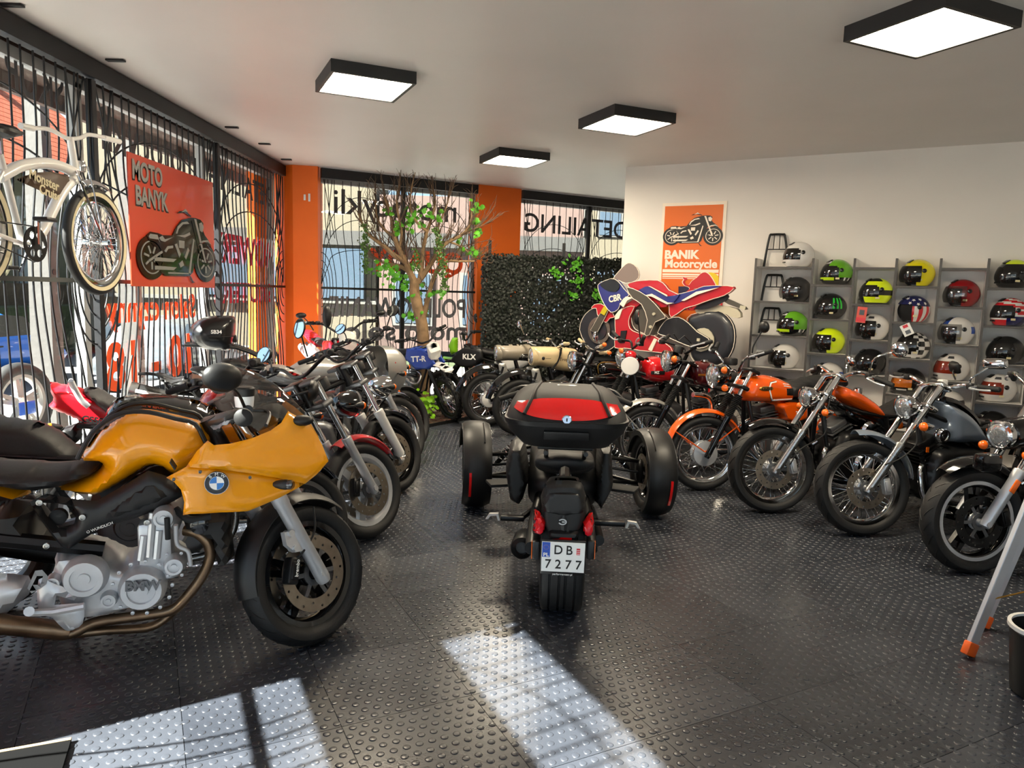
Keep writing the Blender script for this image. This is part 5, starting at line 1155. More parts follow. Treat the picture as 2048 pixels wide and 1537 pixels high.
# --- generic hidden rear half
def backhalf(b, wb, Rr=.3, wr=.11, rimR=.23, kind='spoke', rim='chrome', seat=None, seatm='seat_vinyl', tailm='black_gloss', fend=True, muf='chrome', taily=.74, swm='black_metal'):
    b.rear(wb, Rr, wr, rimR, kind, rim, piv=(-.78, .38), stop=(-wb+.28, .68), swm=swm)
    b.frame(head=(-.36, .84), tail=(-wb-.1, .70))
    if fend: b.fender('rear_fender', -wb, Rr+.035, 25, 160, wr*.5+.03, tailm, taper=.1, cz=Rr+.01)
    b.tail((-wb-.27, 0, taily-.12))
    for sg in (-1, 1):
        b.pipe([(-.42, sg*.06, .5), (-.36, sg*.1, .42), (-.40, sg*.14, .24), (-.6, sg*.17, .2), (-.85, sg*.18, .2)], .019, 'chrome')
        b.muffler((-.8, sg*.18, .2), (-wb-.12, sg*.2, .26), .042, muf)
        b.indicator((-wb-.15, sg*.07, .62), (-wb-.15, sg*.17, .62), .022, front=False, d=(-1, 0, 0))
    if seat: b.body('seat', seat, .13, .05, seatm, step=.025)
# --- orange and black cruiser
b = Bike('cruiser_motorcycle', 'orange and black cruiser motorcycle with a spoked wheel and long chrome fork', (1.91, 5.18), AZ, rake=34, R=.318, steer=-12, group='cruisers in the right row')
b.wheel('front_wheel', 0, .318, .12, .25, 'spoke', front=True, nsp=40, disc=.142, dside=(1, ), tread='sipes', hub=.05, n=56)
b.caliper(1, 168, .13, 'alu'); b.fork(top=1.0, spread=.1, rl=.027, ru=.021, low=.34, lowm='steel', upm='chrome', clampm='chrome')
b.fender('front_fender', 0, .345, 58, 158, .075, 'black_gloss', True, crown=.03, taper=.3)
h = Vector((.02, 0, .82)); hp = b.t3(1612, 795, .02); bowl_set(b, hp, .075, front=False, d=(1, .0, -.1))
for sg, q in ((1, (1652, 826)), (-1, (1601, 812))):
    p = b.t3(*q, sg*.17); b.indicator(Vector((p.x-.05, sg*.09, p.z+.02)), p, .027, 'chrome', front=False, long=.07)
c0 = b.t3(1672, 762, 0.)
e = b.t3(1785, 771, .42); m1 = b.t3(1722, 748, .22); m0 = b.t3(1690, 752, .08)
b.bars([c0, Vector((m0.x, -.08, m0.z)), Vector((m1.x, -.22, m1.z+.01)), Vector(((m1.x+e.x)/2, -.32, (m1.z+e.z)/2+.005)), Vector((e.x, -.42, e.z))], .013, front=False, grip=.13)
h_ = b.t3(1799, 700, .36); b.mirror(b.t3(1738, 750, .28), b.t3(1750, 717, .32), h_, .058, 'round', 'chrome', (-.5, -.3, .2), front=False)
b.mirror(b.t3(1693, 748, -.28), b.t3(1694, 730, -.30), b.t3(1703, 722, -.32), .05, 'round', 'chrome', (-.8, .2, .5), front=False)
mb = MB(); p = b.t3(1655, 750, -.2); mb.box(p, (.05, .09, .05), Matrix.Rotation(rad(20), 3, 'X'), bev=.01); b.put(mb, 'brake_reservoir', 'chrome')
tk = b.tp([(1684, 774), (1700, 776), (1722, 787), (1745, 803), (1761, 822), (1768, 840), (1752, 838), (1730, 830), (1706, 815), (1688, 803), (1680, 792)], .05)
x0 = min(p[0] for p in tk); to = b.body('tank', tk, .15, .06, 'orange_paint', sub=3)
mb = MB(); mb.cyl(b.t3(1716, 782, 0)-Vector((0, 0, .02)), b.t3(1716, 782, 0)+Vector((0, 0, .02)), .03, n=16); b.put(mb, 'fuel_cap', 'chrome', to)
b.body('tank_underside', b.tp([(1680, 795), (1700, 815), (1735, 832), (1768, 842), (1772, 860), (1730, 856), (1690, 830)], .12), .13, .05, 'black_gloss', sub=3)
b.body('seat', b.tp([(1762, 836), (1790, 822), (1830, 802), (1862, 788), (1872, 815), (1840, 840), (1790, 858)], .1), .14, .05, 'seat_vinyl', sub=3)
b.engine([(-.45, .55), (-.55, .62), (-.85, .6), (-1.0, .45), (-.95, .25), (-.6, .2), (-.42, .3)], .16, 'black_metal')
b.cylinder((-.6, 0, .45), (.5, 0, .85), .2, .06, 7, 'alu_dark'); b.cylinder((-.78, 0, .45), (-.5, 0, .85), .2, .06, 7, 'alu_dark')
b.cover((-.66, .16, .36), .1, .04, 1, 'chrome'); mb = MB(); mb.lathe([(.06, 0), (.065, .02), (.05, .04), (0, .045)], (-.68, .14, .62), (0, 1, 0), 20); b.put(mb, 'air_cleaner', 'chrome')
backhalf(b, 1.62, .33, .16, .2)
mb = MB(); mb.tube([b.t3(1652, 840, .13), b.t3(1648, 870, .15), b.t3(1600, 900, .14), b.t3(1580, 930, .12)], .005, 6, sub=4); mb.tube([b.t3(1665, 775, .1), b.t3(1660, 800, .15), b.t3(1650, 840, .15)], .005, 6, sub=4); b.put(mb, 'brake_hose', 'rubber')
# --- grey cruiser
b = Bike('cruiser_motorcycle', 'dark grey metallic cruiser motorcycle with a grey front fender and spoked wheel', (2.35, 4.71), AZ, rake=36, R=.318, steer=-14, group='cruisers in the right row')
b.wheel('front_wheel', 0, .318, .12, .246, 'spoke', front=True, nsp=44, disc=.135, dside=(1,), tread='sipes', hub=.05, n=56)
b.caliper(1, 172, .125, 'alu'); b.fork(top=1.0, spread=.1, rl=.027, ru=.021, low=.36, lowm='steel', upm='chrome', clampm='chrome')
b.fender('front_fender', 0, .352, 82, 176, .08, 'grey_paint', True, crown=.03, taper=.3)
hp = b.t3(1808, 815, .02); bowl_set(b, hp, .078, front=False, d=(1, 0, -.1))
for sg, q in ((1, (1849, 854)), (-1, (1800, 850))):
    p = b.t3(*q, sg*.17); b.indicator(Vector((p.x-.05, sg*.09, p.z+.02)), p, .029, 'chrome', front=False, long=.08)
c0 = b.t3(1880, 795, 0.); e = b.t3(1998, 780, .42); m1 = b.t3(1925, 771, .2); m0 = b.t3(1893, 780, .07)
b.bars([c0, Vector((m0.x, -.07, m0.z)), Vector((m1.x, -.2, m1.z)), Vector(((m1.x+e.x)/2, -.32, (m1.z+e.z)/2)), Vector((e.x, -.42, e.z))], .013, front=False, grip=.13)
b.mirror(b.t3(1940, 768, .28), b.t3(1945, 755, .3), b.t3(1990, 728, .36), .034, 'rect', 'chrome', (-.75, -.4, .1), front=False, rx=.07)
b.mirror(b.t3(1911, 760, -.25), b.t3(1906, 745, -.28), b.t3(1911, 735, -.3), .045, 'rect', 'black_plastic', (-.8, .2, .3), front=False, rx=.05)
mb = MB(); p = b.t3(1885, 766, -.1); mb.box(p, (.05, .05, .045), bev=.008); b.put(mb, 'brake_reservoir', 'white_paint')
tk = b.tp([(1877, 804), (1892, 805), (1912, 814), (1932, 828), (1950, 850), (1962, 874), (1960, 884), (1930, 886), (1890, 885), (1883, 868), (1880, 838)], .05)
to = b.body('tank', tk, .155, .07, 'grey_paint', sub=3)
mb = MB(); q = [b.t3(1885, 802, 0), b.t3(1915, 812, 0), b.t3(1945, 838, 0), b.t3(1962, 872, 0)]; mb.tube([p+Vector((0, 0, .004)) for p in q], .03, 8, sub=4); b.put(mb, 'tank_console', 'black_gloss', to)
b.body('seat', b.tp([(1958, 875), (1990, 868), (2040, 850), (2080, 840), (2090, 868), (2040, 890), (1985, 900)], .1), .14, .05, 'seat_vinyl', sub=3)
b.engine([(-.42, .52), (-.5, .6), (-.82, .6), (-.95, .45), (-.9, .24), (-.55, .2), (-.4, .3)], .16, 'black_metal')
b.cylinder((-.52, 0, .42), (.45, 0, .9), .21, .062, 8, 'black_metal'); b.cylinder((-.72, 0, .42), (-.45, 0, .9), .21, .062, 8, 'black_metal')
b.cover((-.6, .16, .34), .1, .04, 1, 'chrome'); b.cover((-.5, .1, .68), .05, .03, 1, 'chrome')
backhalf(b, 1.62, .33, .16, .2)
mb = MB(); mb.tube([b.t3(1832, 855, .13), b.t3(1832, 890, .15), b.t3(1800, 918, .14), b.t3(1770, 930, .12)], .005, 6, sub=4); mb.tube([b.t3(1905, 770, -.12), b.t3(1870, 765, -.05), b.t3(1848, 785, .02), b.t3(1845, 830, .06)], .0055, 6, sub=4); b.put(mb, 'brake_hose', 'rubber')
mb = MB(); mb.box(b.t3(1855, 900, .14), (.02, .006, .035)); b.put(mb, 'side_reflector', 'orange_lens')
# --- black cruiser at the right edge
b = Bike('cruiser_motorcycle', 'black cruiser motorcycle with a cast wheel at the right edge', (2.69, 4.08), AZ, rake=34, R=.307, steer=-10, group='cruisers in the right row')
b.wheel('front_wheel', 0, .307, .125, .228, 'cast5', front=True, rim='black_gloss', nsp=2, disc=.15, dside=(1,), tread='sipes', lip='alu', discm='black_metal', hub=.05, n=60)
b.caliper(1, 165, .13, 'black_metal', y=.085); b.fork(top=.98, spread=.11, rl=.031, ru=.024, low=.36, lowm='alu', upm='chrome', clampm='black_metal', foot=.02)
b.fender('front_fender', 0, .34, 52, 155, .082, 'black_gloss', True, crown=.03, taper=.3)
mb = b.mb(True); mb.box(Vector((0, .14, .307))+b.d*.26, (.03, .012, .08), Matrix.Rotation(-b.rake, 3, 'Y'), bev=.002); b.put(mb, 'fork_reflector', 'orange_lens')
hp = b.t3(2000, 871, .02); b.headlight(hp, .082, .12, 'chrome', front=False, d=(1, 0, -.12))
mb = MB(); mb.lathe([(.085, .0), (.088, .1), (.088, .26), (.07, .3)], hp-Vector((.05, 0, 0)), (-1, 0, .15), 20); b.put(mb, 'headlight_nacelle', 'black_gloss')
for sg, q in ((1, (2056, 912)), (-1, (1968, 890))):
    p = b.t3(*q, sg*.18); b.indicator(Vector((p.x-.05, sg*.1, p.z)), p, .027, 'chrome', front=False, long=.06)
b.bars([(-.42, 0, 1.02), (-.42, -.08, 1.06), (-.46, -.22, 1.13), (-.55, -.32, 1.12), (-.68, -.42, 1.08)], .013, front=False, grip=.13)
b.body('tank', [(-.45, .86), (-.5, .92), (-.7, .95), (-.95, .88), (-1.08, .76), (-.9, .72), (-.55, .74)], .16, .09, 'black_gloss')
b.body('seat', [(-1.0, .76), (-1.15, .72), (-1.4, .76), (-1.62, .8), (-1.66, .74), (-1.4, .68), (-1.05, .66)], .14, .05, 'seat_vinyl')
b.engine([(-.45, .55), (-.55, .62), (-.85, .6), (-1.0, .45), (-.95, .25), (-.6, .2), (-.42, .3)], .16, 'black_metal')
b.cylinder((-.58, 0, .42), (.45, 0, .9), .22, .062, 8, 'alu_dark'); b.cylinder((-.8, 0, .42), (-.45, 0, .9), .22, .062, 8, 'alu_dark'); b.cover((-.66, .16, .36), .1, .04, 1, 'chrome')
mb = MB(); mb.box(b.t3(1975, 925, .1), (.14, .08, .1), bev=.02); b.put(mb, 'radiator_cover', 'black_gloss')
backhalf(b, 1.64, .33, .17, .2)
# --- orange two-stroke classic
def classic(name, label, F, tank_poly, tank_m, R=.3, rimR=.24, az=AZ, fend_m='black_gloss', light=None, lr=.085, forkm='black_gloss', steer=-6, seat=None, hubr=.085, sidem=None, gaiter=.2, lightm='black_gloss', fendarc=(30, 165), bars=True, barm='chrome', gripm='rubber', tankW=.14, stays=True, mirror=None, group='classic bikes in the right row', top=.98, full=True):
    b = Bike(name, label, F, az, rake=27, R=R, steer=steer, group=group)
    b.wheel('front_wheel', 0, R, .085, rimR, 'spoke', front=True, rim='chrome', nsp=36, hub=hubr, hubm='alu', tread=None, n=48)
    b.fork(top=top, spread=.085, rl=.025, ru=.018, low=.34, lowm=forkm, upm='chrome', gaiter=gaiter, clampm='black_metal')
    b.fender('front_fender', 0, R+.03, fendarc[0], fendarc[1], .062, fend_m, True, crown=.025, taper=.1, flare=.02)
    if stays: b.stays(0, R, (fendarc[0]+18, fendarc[1]-15), R+.025, .06, fend_m if fend_m != 'black_gloss' else 'black_metal')
    b.engine([(-.45, .5), (-.5, .56), (-.78, .55), (-.86, .42), (-.8, .22), (-.5, .2), (-.4, .3)], .12, 'alu_dark')
    b.cylinder((-.55, 0, .45), (.18, 0, .98), .2, .055, 8, 'alu_dark'); b.cover((-.62, .12, .36), .095, .04, 1, 'alu'); b.cover((-.62, -.12, .36), .095, .04, -1, 'alu')
    pipe_y = .1
    for sg in (-1, 1):
        b.pipe([(-.5, sg*.05, .58), (-.38, sg*.1, .5), (-.37, sg*.15, .35), (-.5, sg*.18, .24), (-.8, sg*.19, .22)], .02, 'chrome'); b.muffler((-.75, sg*.19, .22), (-1.55, sg*.2, .27), .045, 'chrome')
    b.frame(head=(-.33, .84), tail=(-1.45, .72)); b.rear(1.33, R, .09, rimR, 'spoke', 'chrome', piv=(-.8, .38), stop=(-1.12, .7), hub=hubr)
    b.fender('rear_fender', -1.33, R+.035, 20, 170, .07, fend_m, taper=.1)
    b.tail((-1.66, 0, .58)); 
    if tank_poly: b.tank = b.body('tank', tank_poly, tankW, .09, tank_m, sub=3)
    if seat is not False: b.body('seat', seat or [(-.85, .78), (-.95, .81), (-1.2, .81), (-1.5, .83), (-1.6, .78), (-1.5, .73), (-.9, .71)], .13, .04, 'seat_vinyl')
    if sidem: b.body('side_cover', [(-.85, .68), (-1.1, .68), (-1.12, .5), (-1.0, .44), (-.88, .5)], .14, .03, sidem)
    return b
F = lambda k: (-.27+.364*k, 8.28-.512*k)
J = lambda pts: [(1300+x/3.8425, 640+y/3.8425) for x, y in pts]
b = classic('classic_motorcycle', 'bright orange classic motorcycle with orange front fender and striped tank', (1.56, 5.72), None, None, R=.302, fend_m='orange_paint', hubr=.1, fendarc=(18, 152), steer=-8, seat=False)
ms = b.tp
tk = b.tp(J([(690, 550), (712, 500), (760, 442), (860, 426), (960, 440), (1040, 468), (1078, 500), (1086, 560), (1080, 605), (1058, 632), (900, 640), (740, 630), (703, 600)]), .05)
to = b.body('tank', tk, .15, .08, 'orange_paint', sub=3)
lt_ = .146
def tline(pts, m, w=.006, par=None):
    mb = MB(); P_ = [b.t(*J([q])[0], .10) for q in resample(pts, 12)[:-int(max(1, math.dist(pts[-1], pts[0])/12))]+[pts[-1]]]; mb.tube([Vector((x, b.sf(x, z)+lt_, z)) for x, z in P_], w, 4); return b.put(mb, 'tank_stripe', m, par or to)
for wv, mm, dl in ((.010, 'black_print', -.004), (.007, 'white_print', .003)):
    lt_ = dl-.002; tline([(955, 474), (905, 482), (885, 520), (905, 590), (925, 614), (1070, 604)], mm, wv)
lt_ = .0
for yy in (490, 505): tline([(1005, yy), (1062, yy+8)], 'white_print', .004)
mb = MB(); mb.puff(b.tp(J([(1010, 520), (1072, 520), (1074, 575), (1012, 572)]), .08), .004, .004, step=.012, yb=b.sf); b.put(mb, 'tank_panel', 'black_print', to)
mb = MB(); q = b.t3(*J([(895, 530)])[0], .15); mb.ell(q, (.065, .008, .02), 16, 6); b.put(mb, 'tank_emblem', 'gold', to); text('lettering', 'CEZET', .032, q+Vector((0, .009, 0)), (-1, 0, 0), (0, 0, 1), 'black_print', b.root, offset=.001)
mb = MB(); p = b.t3(*J([(820, 420)])[0], 0); mb.cyl(p-Vector((0, 0, .02)), p+Vector((0, 0, .015)), .03, n=16); b.put(mb, 'fuel_cap', 'chrome', to)
b.body('seat', b.tp(J([(1075, 520), (1150, 485), (1330, 440), (1500, 430), (1520, 520), (1330, 590), (1090, 615)]), .1), .13, .04, 'seat_vinyl', sub=3)
sc = b.body('side_cover', b.tp(J([(1000, 645), (1190, 632), (1220, 700), (1195, 780), (1060, 790), (1025, 740)]), .14), .16, .03, 'orange_paint', sub=3)
text('lettering', '350', .05, b.t3(*J([(1150, 722)])[0], .162), (-1, 0, 0), (0, 0, 1), 'white_print', b.root, offset=.001)
b.headlight(b.t3(*J([(482, 432)])[0], .0), .092, .15, 'black_gloss', front=False, d=(1, 0, -.05))
p = b.t3(*J([(578, 388)])[0], .16); b.indicator(Vector((p.x-.02, .08, p.z)), p, .028, 'black_plastic', front=False, long=.04); p = b.t3(*J([(545, 415)])[0], -.16); b.indicator(Vector((p.x-.02, -.08, p.z)), p, .026, 'black_plastic', front=False, long=.04)
mb = MB(); mb.lathe([(.026, -.01), (.026, .004), (.02, .008), (0, .008)], b.t3(*J([(575, 525)])[0], .12), (.5, .85, 0), 18); b.put(mb, 'side_reflector', 'orange_lens')
c0 = b.t3(*J([(650, 390)])[0], 0); m1 = b.t3(*J([(730, 300)])[0], .2); e = b.t3(*J([(935, 240)])[0], .38); g0 = b.t3(*J([(820, 275)])[0], .3)
b.bars([c0, Vector((c0.x, -.06, c0.z)), Vector((m1.x, -.2, m1.z)), Vector((g0.x, -.3, g0.z)), Vector((e.x, -.38, e.z))], .0115, front=False, grip=.12)
b.mirror(b.t3(*J([(785, 255)])[0], .27), b.t3(*J([(800, 190)])[0], .28), b.t3(*J([(880, 55)])[0], .32), .045, 'round', 'black_plastic', (-.85, -.3, .1), front=False, rx=.042)
mb = MB(); mb.box(b.t3(*J([(620, 320)])[0], -.05), (.08, .1, .06), bev=.015); b.put(mb, 'instrument_panel', 'black_plastic')
mb = MB(); mb.tube([b.t3(*J([(330, 575)])[0], -.1), b.t3(*J([(430, 590)])[0], -.12), b.t3(*J([(470, 640)])[0], -.13), b.t3(*J([(475, 710)])[0], -.13)], .022, 10, sub=4); b.put(mb, 'exhaust_header', 'chrome')
# --- dark red classic
H5 = lambda x, y: (1140+x/5.12, 500+y/5.12)
b = classic('classic_motorcycle', 'dark maroon classic motorcycle behind the orange one', F(4), None, None, R=.302, fend_m='silver_paint', hubr=.09, seat=None)
tk = b.tp([H5(*q) for q in ((1245, 1190), (1290, 1150), (1400, 1143), (1480, 1160), (1520, 1220), (1525, 1330), (1490, 1395), (1390, 1412), (1290, 1402), (1250, 1350))], .05)
to = b.body('tank', tk, .14, .08, 'dark_red', sub=3); mb = MB(); mb.box(b.t3(*H5(1360, 1283), .145), (.085, .006, .018), bev=.002); b.put(mb, 'tank_emblem', 'gold', to)
mb = MB(); p = b.t3(*H5(1375, 1140), 0); mb.cyl(p-Vector((0, 0, .02)), p+Vector((0, 0, .012)), .03, n=16); b.put(mb, 'fuel_cap', 'chrome', to)
b.headlight(b.t3(*H5(985, 1140), 0), .092, .14, 'black_gloss', front=False); p = b.t3(*H5(1078, 1120), .15); b.indicator(Vector((p.x-.02, .08, p.z)), p, .03, 'chrome', front=False)
c0 = b.t3(*H5(1180, 1060), 0); g0 = b.t3(*H5(1290, 985), .3); e = b.t3(*H5(1450, 940), .38)
b.bars([c0, Vector((c0.x-.02, -.1, c0.z+.05)), Vector((g0.x, -.3, g0.z)), Vector((e.x, -.38, e.z))], .0115, front=False, m='black_metal')
p = [b.t3(*H5(*q), .2) for q in ((1060, 860), (1110, 930), (1170, 880), (1280, 1000))]; mb = MB(); mb.tube(p, .005, 6); b.put(mb, 'clutch_cable', 'black_plastic')
mb = MB(); q = b.t3(*H5(1120, 1000), .05); mb.lathe([(.04, -.05), (.045, 0), (.04, .01)], q, (-.3, 0, 1), 16); b.put(mb, 'speedometer', 'black_plastic')
# --- red classic
b = classic('classic_motorcycle', 'bright red classic motorcycle with a white disc on its headlight', F(3), None, None, R=.302, fend_m='silver_paint', seat=None)
tk = b.tp([H5(*q) for q in ((755, 1240), (770, 1150), (810, 1110), (900, 1095), (1000, 1120), (1060, 1180), (1075, 1300), (1040, 1350), (930, 1368), (830, 1350), (770, 1320))], .05)
to = b.body('tank', tk, .14, .09, 'red_paint', sub=3); mb = MB(); mb.box(b.t3(*H5(900, 1260), .145), (.14, .006, .035), bev=.002); b.put(mb, 'tank_emblem', 'black_plastic', to); text('lettering', 'MZ', .034, b.t3(*H5(890, 1258), .149), (-1, 0, 0), (0, 0, 1), 'white_print', b.root, offset=.001)
mb = MB(); p = b.t3(*H5(905, 1090), 0); mb.cyl(p-Vector((0, 0, .02)), p+Vector((0, 0, .012)), .03, n=16); b.put(mb, 'fuel_cap', 'chrome', to)
b.headlight(b.t3(*H5(515, 1110), -.02), .09, .12, 'black_gloss', front=False)
mb = MB(); mb.lathe([(.082, -.012), (.084, .0), (.08, .006), (0, .008)], b.t3(*H5(615, 1190), .16), (.45, .9, .1), 28); b.put(mb, 'white_disc', 'white_paint')
mb = MB(); mb.ell(b.t3(*H5(620, 1085), .05), (.06, .06, .05), 14, 8); b.put(mb, 'headlight_shell', 'red_paint')
p = b.t3(*H5(535, 1035), .13); b.indicator(Vector((p.x-.03, .06, p.z)), p, .026, 'chrome', front=False)
c0 = b.t3(*H5(640, 1010), 0); e = b.t3(*H5(760, 890), .36); b.bars([c0, Vector((c0.x-.02, -.1, c0.z+.06)), Vector(((c0.x+e.x)/2, -.24, (c0.z+e.z)/2)), Vector((e.x, -.36, e.z))], .0115, front=False, m='black_metal')
b.mirror(b.t3(*H5(722, 920), .25), b.t3(*H5(712, 850), .25), b.t3(*H5(695, 690), .28), .07, 'round', 'black_plastic', (-.8, .5, 0), front=False, rx=.03)
# --- black vintage with gold lining
N7 = lambda x, y: (960+x/5.124, 560+y/5.124)
b = classic('vintage_motorcycle', 'black vintage motorcycle with gold lined tank and cream grips', F(2), None, None, R=.31, fend_m='black_gloss', seat=None, gaiter=None)
tk = b.tp([N7(*q) for q in ((1195, 900), (1215, 850), (1290, 835), (1400, 850), (1470, 890), (1480, 960), (1420, 1000), (1300, 1000), (1215, 985))], .05); to = b.body('tank', tk, .13, .07, 'black_gloss', sub=3)
mb = MB(); mb.tube([b.t3(*N7(*q), .115) for q in ((1215, 960), (1210, 880), (1260, 848), (1380, 850), (1440, 880))], .005, 5, sub=3); b.put(mb, 'tank_lining', 'gold', to)
mb = MB(); mb.lathe([(.04, 0), (.036, .01), (0, .012)], b.t3(*N7(1415, 930), .11), (0, 1, 0), 18); b.put(mb, 'knee_pad', 'cream_paint', to)
b.headlight(b.t3(*N7(945, 830), 0), .098, .17, 'black_gloss', front=False, d=(1, .1, 0))
c0 = b.t3(*N7(1150, 735), 0); e = b.t3(*N7(1280, 665), .36)
b.bars([c0, Vector((c0.x, -.08, c0.z+.02)), Vector(((c0.x+e.x)/2, -.22, (c0.z+e.z)/2+.01)), Vector((e.x, -.36, e.z))], .0115, front=False, gripm='cream_paint')
for q, lt in (((1275, 665), .40), ((1325, 750), .30)):
    p = b.t3(*N7(*q), lt); mb = MB(); mb.ell(p, (.022, .03, .022), 12, 8); b.put(mb, 'bar_end_signal', 'orange_lens')
mb = MB(); p0 = b.t3(*N7(1230, 750), .2); mb.cyl(p0, b.t3(*N7(1310, 745), .3), .017, n=10); b.put(mb, 'grip', 'cream_paint')
b.mirror(b.t3(*N7(1225, 650), .3), b.t3(*N7(1205, 620), .3), b.t3(*N7(1192, 580), .3), .05, 'round', 'chrome', (-.7, .6, 0), front=False, rx=.04)
mb = MB(); mb.tube([b.t3(*N7(*q), .16) for q in ((1090, 1030), (1100, 1000), (1340, 965), (1420, 1010))], .006, 6); b.put(mb, 'crash_bar', 'chrome')
mb = MB(); p = b.t3(*N7(1240, 1020), .2); mb.box(p, (.3, .1, .06), bev=.02); b.put(mb, 'leg_shield', 'black_gloss')
# --- the two leading-link bikes with torpedo headlight nacelles
def nacelle(b, poly, m, lensc, lr, W=.11):
    o = b.body('headlight_nacelle', poly, W, .09, m, sub=3, step=.02)
    lensc = lensc+Vector((.035, 0, 0)); mb = MB(); d = Vector((1, .0, 0)); mb.lathe([(lr*1.0, -.14), (lr*1.08, -.05), (lr*1.1, .0), (lr, .012), (lr*.94, .006)], lensc, d, 28); b.put(mb, 'headlight_rim', m, o)
    mb = MB(); mb.lathe([(lr*.95, 0), (lr*.8, .016), (lr*.4, .026), (0, .028)], lensc, d, 24); b.put(mb, 'headlight_lens', 'lens', o); return o
def leadlink(name, label, F_, poly, m, lc, lr, k):
    b = Bike(name, label, F_, AZ, rake=22, R=.31, steer=0, group='classic bikes in the right row')
    b.wheel('front_wheel', 0, .31, .09, .235, 'spoke', rim='chrome', nsp=36, hub=.09, hubm='alu', n=48)
    for sg in (-1, 1):
        mb = MB(); mb.puff([(-.08, .74), (-.17, .74), (-.24, .5), (-.22, .36), (-.16, .33), (-.15, .42)], .012, .02, y0=sg*.1); b.put(mb, 'fork_link', 'silver_paint')
        mb = MB(); mb.tube([(-.2, sg*.1, .36), (0, sg*.1, .31)], .02, 8); b.put(mb, 'swing_link', 'black_gloss'); b.shock((-.05, sg*.11, .36), (-.14, sg*.11, .7), .028)
        mb = MB(); mb.lathe([(.085, 0), (.085, .012), (.07, .022), (0, .024)], (0, sg*.055, .31), (0, sg, 0), 28); b.put(mb, 'hub_cap', 'white_paint')
    b.fender('front_fender', .0, .40, 12, 150, .075, 'black_gloss', crown=.05, taper=.35, cz=.33)
    nacelle(b, poly, m, lc, lr)
    b.engine([(-.45, .5), (-.5, .56), (-.78, .55), (-.86, .42), (-.8, .22), (-.5, .2), (-.4, .3)], .12, 'alu_dark'); b.cylinder((-.55, 0, .42), (.5, 0, .85), .2, .055, 8, 'alu_dark')
    b.body('rear_body', [(-.75, .72), (-1.5, .76), (-1.7, .6), (-1.68, .4), (-1.45, .55), (-1.2, .55), (-1.0, .35), (-.8, .4)], .12, .06, 'black_gloss'); b.frame(head=(-.3, .8), tail=(-1.4, .7))
    b.body('seat', [(-.75, .76), (-.9, .82), (-1.2, .8), (-1.55, .82), (-1.6, .77), (-1.2, .74)], .13, .04, 'seat_vinyl'); b.rear(1.33, .31, .09, .235, 'spoke', piv=(-.8, .38), stop=(-1.1, .7)); b.tail((-1.74, 0, .55)); b.muffler((-.6, -.16, .25), (-1.5, -.17, .3), .045, 'chrome')
    return b
class _F:  # tracing frame only
    pass
def tracer(F_):
    t_ = _F(); a = rad(AZ); t_.F = Vector((F_[0], F_[1], 0)); t_.fw = Vector((math.sin(a), math.cos(a), 0)); t_.lf = Vector((-t_.fw.y, t_.fw.x, 0)); return t_
def trp(F_, pts, lat): t_ = tracer(F_); return [Bike.t(t_, *N7(*q), lat) for q in pts]
def tr3(F_, q, lat): x, z = trp(F_, [q], lat)[0]; return Vector((x, lat, z))
b = leadlink('vintage_motorcycle', 'cream vintage motorcycle with a long torpedo headlight and dark strap', F(1), trp(F(1), [(545, 700), (600, 690), (700, 690), (830, 695), (945, 705), (1020, 735), (1040, 850), (1020, 930), (950, 950), (830, 935), (720, 905), (610, 885), (560, 870), (540, 800)], .08), 'cream_paint', tr3(F(1), (560, 785), 0), .095, 1)
mb = MB(); mb.tube([b.t3(*N7(*q), .105) for q in ((835, 695), (820, 770), (790, 850), (735, 915))], .012, 6, sub=4); b.put(mb, 'strap', 'rubber')
mb = MB(); mb.ell(b.t3(*N7(650, 805), .108), (.02, .006, .02), 12, 6); mb.box(b.t3(*N7(700, 807), .108), (.06, .006, .004)); b.put(mb, 'emblem', 'black_print')
text('lettering', 'Trophy', .048, b.t3(*N7(880, 818), .113), (-1, 0, 0), (0, 0, 1), 'black_print', b.root)
c0 = b.t3(*N7(790, 690), 0); e = b.t3(*N7(905, 655), .36); b.bars([c0, Vector((c0.x, -.08, c0.z+.02)), Vector(((c0.x+e.x)/2, -.22, (c0.z+e.z)/2+.02)), Vector((e.x, -.36, e.z))], .0115, front=False, gripm='cream_paint')
b = leadlink('vintage_motorcycle', 'taupe grey vintage motorcycle with a torpedo headlight and white hub cap', F(0), trp(F(0), [(190, 690), (220, 672), (400, 665), (530, 670), (560, 700), (560, 820), (450, 832), (375, 836), (300, 832), (220, 826), (195, 780)], .08), 'taupe_paint', tr3(F(0), (200, 750), 0), .085, 0)
b.body('tank', trp(F(0), [(395, 760), (430, 735), (560, 730), (700, 740), (720, 830), (560, 840), (400, 830)], .1), .125, .06, 'black_gloss', sub=3); text('lettering', 'Panonia', .045, b.t3(*N7(470, 785), .128), (-1, 0, 0), (0, 0, 1), 'silver_paint', b.root)
c0 = b.t3(*N7(430, 640), 0); b.bars([c0, (c0.x, -.08, c0.z+.02), (c0.x-.05, -.22, c0.z+.03), (c0.x-.12, -.36, c0.z)], .0115, front=False)
b.mirror(b.t3(*N7(455, 560), .2), b.t3(*N7(430, 510), .22), b.t3(*N7(410, 455), .24), .05, 'round', 'chrome', (-.6, .7, 0), front=False, rx=.022)
